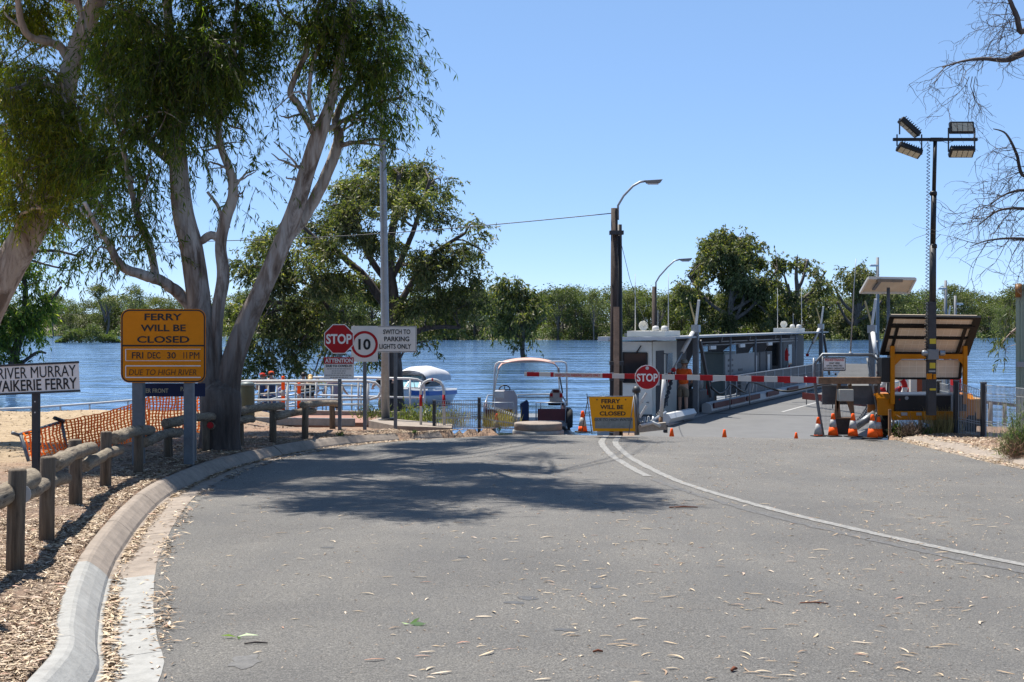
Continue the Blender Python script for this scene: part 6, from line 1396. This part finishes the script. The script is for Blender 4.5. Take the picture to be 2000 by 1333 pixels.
for j, y in enumerate((-2.3, -1.2, -.1, .7)):
    for i in range(n+1): a = math.pi*i/n; cv.v.append((-1.05*math.cos(a)*(.95 if j else .9), y, 1.55+(.95 if 0 < j < 3 else .72)*math.sin(a)**.7))
cv.f = [(j*(n+1)+i, j*(n+1)+i+1, (j+1)*(n+1)+i+1, (j+1)*(n+1)+i) for j in range(3) for i in range(n)]; cv.build('cabin_cover', M('grey_white_cover', (.62, .62, .64), .6, 0, .1, 3, .15), cz, True)
b = B(); b.tube([(-.7, 1.4, 1.2), (-.66, 1.5, 1.7), (-.3, 2.7, 1.9), (0, 2.95, 1.9), (.3, 2.7, 1.9), (.66, 1.5, 1.7), (.7, 1.4, 1.2)], .02, 6); b.build('bow_rail', STEEL, cz, True)
# jetty
jt = B(); JW = M('grey_jetty_planks', (.28, .26, .24), .9, 0, .15, 6, .2)
jr = thing('jetty', 'low grey plank landing at the water edge where the people stand', 'jetty', (X(600, 47.5), 47.5, WL))
x = X(470, 47)-.2
while x < X(770, 47):
    B().b2((x, 45.0, -1.78), (x+.235, 50.5, -1.72)).build('plank', JW, jr, False, 0, True); x += .245
for px in (480, 600, 720): B().tube([P(px, 860, 46), P(px, 824, 46)], .09, 8).build('pile', POLE, jr, True, 0, True)

# ------------------------------------------------------------------ people
SKIN = M('skin', (.50, .30, .21), .6, 0, .06, 8, 0)
def skinned(name, V, E, rad, mat, parent, sub=1, root=0):
    me = bpy.data.meshes.new(name); me.from_pydata([tuple(v_) for v_ in V], E, []); o = bpy.data.objects.new(name, me); col.objects.link(o); o.parent = parent
    mo_ = o.modifiers.new('skin', 'SKIN'); mo_.use_smooth_shade = True
    for i, r_ in enumerate(rad):
        sv_ = me.skin_vertices[0].data[i]; sv_.radius = (r_, r_) if not isinstance(r_, tuple) else r_; sv_.use_root = (i == root)
    s = o.modifiers.new('subdivision', 'SUBSURF'); s.levels = sub; s.render_levels = sub; me.materials.append(mat); return o
def lerp3(a, b_, u): return [a[i]+(b_[i]-a[i])*u for i in range(3)]
def person(label, loc, rz, h, shirt, shorts, hair, pose, hat=None, long_hair=False, vest=None, sleeve=.5, leg=.55, group=None):
    """faces +Y; pose gives hand and foot targets and lean (fractions of height)"""
    o = thing('person', label, 'person', loc, rz, group); s = h; ln = pose.get('lean', 0)
    def T(x, y, z): return (x*s, (y+ln*max(0, z-.5)*1.6)*s, z*s)
    pel = T(0, 0, .52); wa = T(0, .005, .60); ch = T(0, .0, .72); ns = T(0, 0, .815); nk = T(0, .008, .85); hd = T(0, .022, .905); ht = T(0, .018, .965)
    V = [pel, wa, ch, ns, nk, hd, ht]; E = [(0, 1), (1, 2), (2, 3), (3, 4), (4, 5), (5, 6)]; Rr = [(.085*s, .06*s), (.072*s, .052*s), (.092*s, .058*s), (.055*s, .042*s), .031*s, (.048*s, .056*s), (.036*s, .044*s)]
    J = {}
    for sd_, nm in ((-1, 'l'), (1, 'r')):
        sh_ = T(sd_*.105, 0, .80); el = pose.get(nm+'e'); el = T(*el) if el else T(sd_*.135, -.01, .63); hnd = pose.get(nm+'h'); hnd = T(*hnd) if hnd else T(sd_*.14, .02, .49)
        wr_ = lerp3(el, hnd, .86); i0 = len(V); V += [sh_, lerp3(sh_, el, .5), el, wr_, hnd]; E += [(3, i0), (i0, i0+1), (i0+1, i0+2), (i0+2, i0+3), (i0+3, i0+4)]; Rr += [.036*s, .031*s, .024*s, .016*s, (.022*s, .012*s)]
        dv = Vector(hnd)-Vector(wr_); dv.normalize(); sx_ = dv.cross(Vector((0, 0, 1))); sx_ = sx_.normalized() if sx_.length > .1 else Vector((0, 1, 0))
        for f, (o_, L_) in enumerate(((-.020, .036), (-.007, .042), (.006, .040), (.018, .032), (.034, .012))):
            j = len(V); V += [tuple(Vector(hnd)+sx_*o_*s+dv*L_*.5*s), tuple(Vector(hnd)+sx_*o_*s*1.1+dv*L_*s+Vector((0, 0, -.004*s)))]; E += [(i0+4, j), (j, j+1)]; Rr += [.0058*s, .0045*s]
        hp_ = T(sd_*.052, 0, .49); ft = pose.get(nm+'f', (sd_*.065, 0, 0)); an = (ft[0]*s, (ft[1]-.01)*s, .04*s); kn = pose.get(nm+'k'); kn = (kn[0]*s, kn[1]*s, kn[2]*s) if kn else tuple(lerp3(hp_, an, .47))
        i1 = len(V); V += [hp_, tuple(lerp3(hp_, kn, .5)), kn, tuple(lerp3(kn, an, .35)), an, (ft[0]*s, (ft[1]+.05)*s, .016*s), (ft[0]*s*1.05, (ft[1]+.10)*s, .012*s)]; E += [(0, i1)]+[(i1+q, i1+q+1) for q in range(6)]; Rr += [.058*s, .050*s, .034*s, .035*s, .021*s, (.024*s, .016*s), (.020*s, .011*s)]
        J[nm] = (sh_, el, wr_, hp_, kn, an)
    # face: nose, brow and chin belong to the same body
    j = len(V); V += [T(0, .072, .900), T(0, .048, .868)]; E += [(5, j), (5, j+1)]; Rr += [.008*s, .020*s]
    skinned('body', V, E, Rr, SKIN, o, 2)
    for sd_ in (-1, 1):
        B().lathe([(.001, -.006*s), (.007*s, 0), (.001, .006*s)], 8, T(sd_*.020, .070, .912)).build('eye', INK, o, True); B().lathe([(.001, -.016*s), (.010*s, 0), (.001, .016*s)], 8, T(sd_*.052, .018, .905)).build('ear', SKIN, o, True)
    b = B(); b.tube([T(-.016, .071, .882), T(0, .075, .880), T(.016, .071, .882)], .0045*s, 6); b.build('mouth', M('lips', (.32, .11, .09), .5), o, True)
    g = .010*s
    V = [T(0, 0, .515), wa, ch, ns]; E = [(0, 1), (1, 2), (2, 3)]; Rr = [(.088*s+g, .064*s+g), (.076*s+g, .056*s+g), (.093*s+g, .06*s+g), (.056*s+g, .044*s+g)]
    for nm in 'lr':
        sh_, el = J[nm][0], J[nm][1]; i0 = len(V); V += [sh_, tuple(lerp3(sh_, el, sleeve))]; E += [(3, i0), (i0, i0+1)]; Rr += [.038*s+g, .034*s+g]
        if sleeve > .9: V += [tuple(lerp3(el, J[nm][2], .95))]; E += [(i0+1, i0+2)]; Rr += [.024*s+g]
    skinned('shirt', V, E, Rr, shirt, o, 2)
    if vest: skinned('vest', [T(0, 0, .54), wa, ch, T(0, 0, .80), T(-.10, 0, .805), T(.10, 0, .805)], [(0, 1), (1, 2), (2, 3), (3, 4), (3, 5)], [(.1*s+g, .076*s+g), (.086*s+g, .064*s+g), (.103*s+g, .066*s+g), (.066*s+g, .052*s+g), .046*s+g, .046*s+g], vest, o, 2)
    V = [T(0, 0, .54), T(0, 0, .50)]; E = [(0, 1)]; Rr = [(.088*s+g, .066*s+g), (.088*s+g, .068*s+g)]
    for nm in 'lr':
        hp_, kn, an = J[nm][3], J[nm][4], J[nm][5]; i0 = len(V); V += [hp_, tuple(lerp3(hp_, kn, min(1, leg*1.6)))]; E += [(1, i0), (i0, i0+1)]; Rr += [.058*s+g, .046*s+g]
        if leg > .8: V += [an]; E += [(i0+1, i0+2)]; Rr += [.028*s+g]
    skinned('shorts' if leg < .8 else 'trousers', V, E, Rr, shorts, o, 2)
    hc = T(0, .012, .925); b = B(); pr = []
    for q in range(9): a = -0.25+q/8*(math.pi/2+.25); pr.append((.057*s*math.cos(a), .062*s*math.sin(a)))
    b.lathe(pr, 16); b.v = [(x*.93+hc[0], y*1.12+hc[1]-.010*s, z+hc[2]) for x, y, z in b.v]; b.build('hair', hair, o, True)
    if long_hair: B().tube([T(0, -.035, .93), T(0, -.055, .87), T(0, -.05, .80), T(0, -.045, .755)], [.038*s, .048*s, .04*s, .012*s], 10).build('hair', hair, o, True)
    if hat:
        hc2 = (hc[0], hc[1], hc[2]+.02*s)
        if hat[1] == 'wide': b = B(); b.lathe([(.115*s, -.012*s), (.117*s, -.006*s), (.064*s, .004*s), (.060*s, .040*s), (.045*s, .055*s), (.003, .058*s)], 20, hc2); b.build('hat', hat[0], o, True)
        else:
            b = B(); b.lathe([(.062*s, -.02*s), (.063*s, .012*s), (.050*s, .040*s), (.003, .052*s)], 16, hc2); b.build('cap', hat[0], o, True)
            B().box((hc2[0], hc2[1]+.085*s, hc2[2]-.014*s), (.075*s, .07*s, .006*s)).build('peak', hat[0], o, False, .004)
    return o
cl3 = lambda n_, c: M(n_, c, .85, 0, .1, 9, 0)
BLK = cl3('black_cotton', (.016, .016, .018)); HVO = cl3('hi_vis_orange', (.80, .13, .025)); KHK = cl3('khaki_drill', (.21, .17, .12)); LAV = cl3('mauve_cotton', (.30, .22, .25)); NVY = cl3('navy_cotton', (.03, .045, .10)); DEN = cl3('denim_blue', (.07, .12, .24)); PLB = cl3('pale_lilac_cotton', (.45, .42, .58))
HD = M('dark_hair', (.018, .012, .010), .5, 0, .2, 30, 0); HB_ = M('blonde_hair', (.46, .30, .12), .5, 0, .2, 30, 0); HR_ = M('brown_hair', (.09, .05, .03), .5, 0, .2, 30, 0)
w1_ = FW(-.62, 4.0, .02); person('person in orange vest and wide brimmed hat on the ferry beside the chain', w1_, R(-30), 1.70, HVO, KHK, HR_, {'lh': (-.06, .13, .60), 'le': (-.14, .02, .66), 'rh': (.10, .14, .58), 're': (.15, .03, .65), 'lean': .05}, (cl3('straw_hat', (.30, .27, .21)), 'wide'), False, HVO, .6, .58)
JZ = -1.72
def onj(px, d): return (X(px, d), d, JZ)
lean_pose = {'lean': .16, 'lh': (-.12, .20, .60), 'le': (-.17, .08, .66), 'rh': (.12, .20, .60), 're': (.17, .08, .66)}
person('dark haired person in a black top leaning on the railing beside the blonde', onj(592, 46.6), R(6), 1.72, BLK, BLK, HD, dict(lean_pose), None, False, None, .12, .6)
person('blonde person in black leaning on the railing, arm round the dark haired one', onj(606, 46.4), R(8), 1.66, BLK, BLK, HB_, dict(lean_pose, lh=(-.16, .10, .72)), None, True, None, .12, .5)
person('person in a mauve shirt and dark shorts behind the attention notice, arms held out', onj(654, 46.0), R(-20), 1.74, LAV, BLK, HR_, {'lh': (-.24, .05, .60), 'le': (-.19, -.02, .70), 'rh': (.24, .08, .56), 're': (.19, -.01, .67)}, None, False, None, .45, .55)
person('child with a bright blue cap in dark clothes behind the near railing', onj(521, 46.0), R(15), 1.18, NVY, DEN, HR_, {'lh': (-.10, .12, .62)}, (cl3('bright_blue_cotton', (.04, .20, .75)), 'cap'), False, None, .5, .6)
person('person in a pale lilac top half hidden by the tall orange bollard', onj(546, 47.2), R(-60), 1.45, PLB, DEN, HR_, {'lh': (-.05, .22, .62), 'le': (-.12, .10, .64)}, None, False, None, .4, .6)
person('person behind the steel light pole in black with one elbow raised', onj(750, 46.2), R(10), 1.80, BLK, KHK, HD, {'rh': (.08, .10, .86), 're': (.22, .06, .76), 'lh': (-.2, .08, .66), 'le': (-.2, 0, .70)}, None, False, None, .35, .6)
person('person in dark clothes with a red cap at the left end of the near railing', onj(512, 48.6), R(-25), 1.62, NVY, BLK, HR_, {'lh': (-.12, .16, .7)}, (cl3('red_cotton', (.62, .06, .04)), 'cap'), False, None, .5, .9)
person('person with orange red cap behind the child with the blue cap', onj(530, 49.2), R(20), 1.66, NVY, DEN, HD, {'rh': (.16, .14, .72)}, (cl3('orange_red_cotton', (.72, .12, .05)), 'cap'), False, None, .5, .9)

# ------------------------------------------------------------------ weeds and shrubs
DRY = leafmat('dry_grass', [(0, (.20, .15, .07)), (.5, (.36, .28, .14)), (1, (.52, .42, .24))], .3, .7)
WEED = leafmat('green_weeds', [(0, (.05, .085, .02)), (.6, (.10, .15, .04)), (1, (.22, .26, .09))], .35)
DUSTY = leafmat('dusty_green_shrub', [(0, (.075, .095, .035)), (.6, (.14, .16, .065)), (1, (.25, .24, .12))], .3)
def tuft(name, label, cat, px, py, d, w_, h_, n, mat, L=.25, W=.008, up=1.0, stem=True):
    g = P(px, py, d); o = thing(name, label, cat, g)
    C = np.stack([rng.normal(size=n)*w_*.33, rng.normal(size=n)*w_*.25, np.abs(rng.normal(size=n))*h_*.30*(0 if up > 1.5 else 1.2)], 1)
    D = rng.normal(size=(n, 3))*.45+np.array([0, 0, up]); V, Q = blades(C, D, L*rng.uniform(.5, 1.3, n), W*rng.uniform(.6, 1.4, n), rng, .04); np_mesh('foliage', V, Q, mat, o)
    if stem:
        b = B()
        for q in range(7): a = rng.normal(size=2)*w_*.25; b.tube([(a[0]*.4, a[1]*.4, -.03), (a[0], a[1], h_*.4), (a[0]*1.5, a[1]*1.5, h_*.8)], .004, 4, False)
        b.build('stems', BARK_X, o); 
    return o
tuft('dry_grass_tuft', 'straw coloured dry grass clump leaning over the boat fence left of the concrete lid', 'grass tuft', 985, 836, 27, .34, .4, 420, DRY, .34, .007, 1.6)
tuft('dry_grass_tuft', 'thin dry stalks between the mesh post and the first cone', 'grass tuft', 952, 838, 27, .2, .3, 160, DRY, .30, .006, 1.6)
tuft('green_shrub', 'pale green weedy shrub behind the white hoop barrier', 'shrub', 822, 826, 30, 1.0, .42, 1500, DUSTY, .10, .022, .7)
tuft('green_shrub', 'low green weeds left of the steel light pole', 'shrub', 722, 818, 31, .5, .34, 420, DUSTY, .10, .02, .7)
tuft('dry_grass_tuft', 'tall dry stalks right of the hoop barrier by the mesh fence', 'grass tuft', 884, 838, 27.4, .42, .4, 240, DRY, .40, .006, 1.8)
tuft('dry_grass_tuft', 'pale dry grass round the first square post of the right fence', 'grass tuft', 1842, 858, 26.6, .46, .6, 900, DRY, .52, .007, 1.9)
tuft('green_shrub', 'dark green weeds under the trailer chassis beside the wheel', 'shrub', 1756, 852, 26.6, .30, .22, 300, WEED, .12, .025, .5)
tuft('green_shrub', 'sprawling weeds with brown stalks in front of the trailer mast', 'shrub', 1800, 854, 26.4, .34, .22, 240, WEED, .14, .022, .5)
tuft('dry_grass_tuft', 'brown dead weed heap under the trailer', 'grass tuft', 1778, 854, 26.2, .34, .3, 420, M('dead_weed', (.12, .085, .06), .9), .2, .01, .7)
tuft('green_shrub', 'feathery grey green shrub with brown stems at the right edge of the kerb', 'shrub', 1992, 895, 20.5, .40, .75, 2600, leafmat('feathery_shrub', [(0, (.075, .105, .045)), (.7, (.15, .19, .085)), (1, (.24, .26, .14))], .3), .13, .008, .75)
tuft('dry_grass_tuft', 'reddish dry stalks at the foot of the feathery shrub', 'grass tuft', 1985, 900, 20.2, .26, .3, 300, M('brown_stalk', (.22, .12, .07), .9), .30, .006, .3)
tuft('weed', 'small green weed growing in the kerb joint below the stop sign', 'weed', 665, 853, 23.4, .1, .1, 60, WEED, .06, .01, 1)
tuft('weed', 'tiny green weed at the road edge near the hoop barrier', 'weed', 810, 847, 24.2, .06, .06, 40, WEED, .05, .01, 1)
tuft('weed', 'green sprig at the foot of the first cone by the boat', 'weed', 975, 842, 25.6, .06, .06, 40, WEED, .05, .01, 1)

# ------------------------------------------------------------------ fallen leaves and litter
m, t, bs, geo, tc = newmat('fallen_leaf'); oi = t.nodes.new('ShaderNodeObjectInfo')
STOPS = [(0, (.22, .14, .085)), (.25, (.38, .275, .165)), (.6, (.48, .375, .245)), (.9, (.54, .44, .33)), (1, (.40, .19, .12))]
c = ramp(t, oi.outputs['Random'], STOPS); t.links.new(c, bs.inputs['Base Color']); bs.inputs['Roughness'].default_value = .6; LEAF1 = m
m, t, bs, geo, tc = newmat('leaf_litter'); c = ramp(t, geo.outputs['Random Per Island'], STOPS); t.links.new(c, bs.inputs['Base Color']); bs.inputs['Roughness'].default_value = .7; LEAF2 = m
LITM = newmat('bark_litter'); m, t, bs, geo, tc = LITM; c = ramp(t, geo.outputs['Random Per Island'], [(0, (.07, .042, .027)), (.35, (.17, .113, .072)), (.7, (.30, .215, .142)), (1, (.46, .36, .26))]); t.links.new(c, bs.inputs['Base Color']); bs.inputs['Roughness'].default_value = .8; LEAF3 = m
def leaf_shape(L, W, bend, curl):
    b = B(); n = 5; vs = []
    for i in range(n+1):
        u = i/n; w_ = W*math.sin(math.pi*min(1, .06+u*.9))**.8/2; x = (u-.5)*L; y = bend*math.sin(math.pi*u); z = .004+curl*abs(math.sin(math.pi*u)); vs += [(x, y-w_, z+w_*.25), (x, y, z-.001), (x, y+w_, z+w_*.25)]
    fs = [];
    for i in range(n): o = i*3; fs += [(o, o+3, o+4, o+1), (o+1, o+4, o+5, o+2)]
    b.add(vs, fs); me = bpy.data.meshes.new('fallen_leaf'); me.from_pydata(b.v, [], b.f); me.shade_smooth(); me.materials.append(LEAF1); return me
LM = [leaf_shape(*a) for a in ((.13, .017, .012, .003), (.10, .015, -.010, .004), (.15, .016, .02, .003), (.08, .016, .004, .004), (.12, .019, -.016, .005), (.06, .013, .006, .003))]
cnt = 0
while cnt < 300:
    y = 6.3+8.2*rng.random()**1.1; x = X(rng.uniform(300, 2020), y)
    if x < float(xl(y))+.05 or x > float(xr(y)): continue
    if X(300, y) > x: continue
    if rng.random() > (.25+.75*smooth(500, 1500, 1000+x/y*F)): continue
    o = bpy.data.objects.new('fallen_leaf', LM[int(rng.integers(6))]); col.objects.link(o); o.parent = road
    o.location = (x, y, float(zroad(x, y))+.002); o.rotation_euler = (rng.normal()*.05, rng.normal()*.05, rng.normal()*.7+(3.14 if rng.random() < .5 else 0)); s = rng.uniform(.40, .92); o.scale = (s, s, s); cnt += 1
def litter(name, n, gen, mat, parent, L=(.03, .11), W=(.008, .018), lift=.004, up=.12):
    pts = gen(int(n*1.7)); q = np.sin(pts[:, 0]*2.3+pts[:, 1]*1.1)*np.sin(pts[:, 1]*1.9-pts[:, 0]*.7)+.5*np.sin(pts[:, 0]*5.1)*np.sin(pts[:, 1]*3.7+1); pts = pts[rng.random(len(pts)) < np.clip(.62+.55*q, .12, 1)]; n = len(pts); a = rng.uniform(0, 6.28, n); D = np.stack([np.cos(a), np.sin(a), rng.normal(size=n)*up], 1)
    Ln = rng.uniform(*L, n); W_ = rng.uniform(*W, n); s = np.stack([-np.sin(a), np.cos(a), rng.normal(size=n)*up*2.5], 1); c0 = pts+np.array([0, 0, lift])
    V = np.stack([c0-D*Ln[:, None]/2, c0-s*W_[:, None]/2+D*Ln[:, None]*.05+np.array([0, 0, .004]), c0+D*Ln[:, None]/2, c0+s*W_[:, None]/2+np.array([0, 0, .004])], 1).reshape(-1, 3)
    return tag(np_mesh(name, V, np.arange(4*n).reshape(-1, 4), mat, parent), kind='stuff')
def g_road(n):
    y = 5+21*rng.random(n)**.8; px = rng.uniform(300, 2050, n); x = X(px, y); k_ = (x > xl(y)+.03) & (x < xr(y)-.05) & (rng.random(n) < .3+.7*smooth(700, 1500, px)); x, y = x[k_], y[k_]; return np.stack([x, y, zroad(x, y)], 1)
litter('fallen_leaves', 2400, g_road, LEAF2, road, (.02, .09), (.005, .013), .004, .03)
litter('leaf_crumbs', 9000, g_road, LEAF3, road, (.008, .03), (.003, .009), .003, .04)
def g_verge(n):
    y = 4+22*rng.random(n)**1.25; x = xl(y)-.53-np.abs(rng.normal(size=n))*.95*rng.random(n)**.3; return np.stack([x, y, gz(x, y)], 1)
litter('leaf_litter', 85000, g_verge, LEAF3, None, (.012, .06), (.004, .010), .006, .14)
litter('leaf_litter', 11000, g_verge, LEAF2, None, (.03, .10), (.005, .012), .010, .16)
def g_sand(n):
    y = 14+19*rng.random(n); x = -4.6-rng.random(n)*9; return np.stack([x, y, gz(x, y)], 1)
litter('dirt_clods', 3000, g_sand, MAT_G, None, (.02, .06), (.02, .05), .010, .2)
def g_gutter(n):
    i = rng.uniform(10, len(LEs)-8, n); a = i.astype(int); f = (i-a)[:, None]; p = LEs[a]*(1-f)+LEs[a+1]*f; T = LEs[a+1]-LEs[a]; T /= np.linalg.norm(T, axis=1)[:, None]+1e-9; N = np.stack([-T[:, 1], T[:, 0]], 1)
    o = np.where(rng.random(n) < .78, .275+np.abs(rng.normal(size=n))*-.042, rng.normal(size=n)*.05-.03); o = np.minimum(o, .31); q = p+N*o[:, None]; return np.stack([q[:, 0], q[:, 1], zroad(p[:, 0], p[:, 1])+np.where(o > 0, -.018*np.clip(o/.26, 0, 1), .004)], 1)
litter('gutter_litter', 5000, g_gutter, LEAF3, None, (.015, .08), (.005, .014), .005, .12)
litter('gutter_litter', 1600, g_gutter, LEAF2, None, (.04, .11), (.008, .016), .010, .15)
def g_rk(n):
    y = 18+8.5*rng.random(n); x = xr(y)+.0+np.abs(rng.normal(size=n))*.8; return np.stack([x, y, np.where(x-xr(y) < .56, zroad(xr(y), y)+np.clip((x-xr(y))/.5, 0, 1)*.10, np.maximum(gz(x, y), zroad(x, y)+.09))], 1)
litter('leaf_litter', 5000, g_rk, LEAF2, None, (.03, .11), (.008, .018), .006, .2)
# named sprigs and sticks on the asphalt
GLF = leafmat('fresh_green_leaf', [(0, (.20, .32, .14)), (1, (.42, .52, .30))], .2)
def sprig(name, label, px, py, parts, mat):
    d = 9.0
    for _ in range(8): d = (EYE-float(zroad(X(px, d), d)))*F/(py-HZ)
    o = thing(name, label, 'leaf' if 'leaf' in name else 'stick', (X(px, d), d, float(zroad(X(px, d), d))+.006))
    for a, L_, W_, z in parts:
        V, Q = blades(np.array([[0, 0, .004]]), np.array([[math.cos(a), math.sin(a), z]]), np.array([L_]), np.array([W_]), rng, .1); np_mesh('leaf' if 'leaf' in name else 'stick', V, Q, mat, o)
    return o
sprig('leaf_sprig', 'fresh pale green gum leaf sprig lying alone on the near asphalt', 800, 1222, [(.1, .12, .022, .1), (-.3, .10, .026, .06), (.8, .08, .02, .3), (2.9, .05, .02, .1)], GLF)
sprig('leaf_sprig', 'pale green leaves beside the bottom left tar patch', 462, 1248, [(.1, .12, .018, .05), (3.0, .09, .02, .05), (-.8, .05, .016, .05)], GLF)
def stick(label, px, py, L_, a, r_, mat=BARK_D):
    d = 9.0
    for _ in range(8): d = (EYE-float(zroad(X(px, d), d)))*F/(py-HZ)
    o = thing('stick', label, 'stick', (X(px, d), d, float(zroad(X(px, d), d))+r_)); B().tube([(-L_/2*math.cos(a), -L_/2*math.sin(a), 0), (0, .01, .004), (L_/2*math.cos(a), L_/2*math.sin(a), 0)], [r_*.7, r_, r_*.6], 6).build('twig', mat, o, True)
RB = M('red_brown_bark', (.16, .06, .035), .8)
stick('red brown stick lying right of the tree shadow tip', 1335, 993, .28, .05, .009, RB); stick('curved brown twig at the lower left edge of the road', 500, 1259, .12, .1, .006); stick('dark bark chip near the bottom edge of the picture', 1434, 1312, .05, .9, .010, RB); stick('short dark bark chip lying above the bottom centre', 1168, 1276, .05, .1, .008, RB); stick('slim tan twig lying in the middle of the near lane', 1590, 1180, .17, -.1, .005, RB)
finish_texts()
# the river sign hangs a little crooked
r, c, a = TILT_SIGN
for o in r.children:
    if o.name.split('.')[0] in ('post', 'bolt'): continue
    co = [v.co.copy() for v in o.data.vertices]
    for v, q in zip(o.data.vertices, co):
        x, z = q.x-c[0], q.z-c[2]; v.co.x = c[0]+x*math.cos(a)-z*math.sin(a); v.co.z = c[2]+x*math.sin(a)+z*math.cos(a)

# one paler-to-darker balance for everything that is neither leaf, bark nor sign face (real paints and stone are darker than they photograph)
for m in bpy.data.materials:
    if not m.use_nodes or any(w_ in m.name for w_ in ('leav', 'leaf', 'bark', 'sign', 'letter', 'wood', 'cream_cabin', 'shrub', 'grass', 'weed', 'hair', 'foliage', 'netting', 'solar_back', 'cell_gap', 'cone')): continue
    t = m.node_tree; bs = t.nodes.get('Principled BSDF')
    if bs is None: continue
    s = bs.inputs['Base Color']; q = .785
    if s.is_linked:
        src = s.links[0].from_socket; s_ = mix(t, 1.0, src, (q, q, q), 'MULTIPLY'); t.links.new(s_, s)
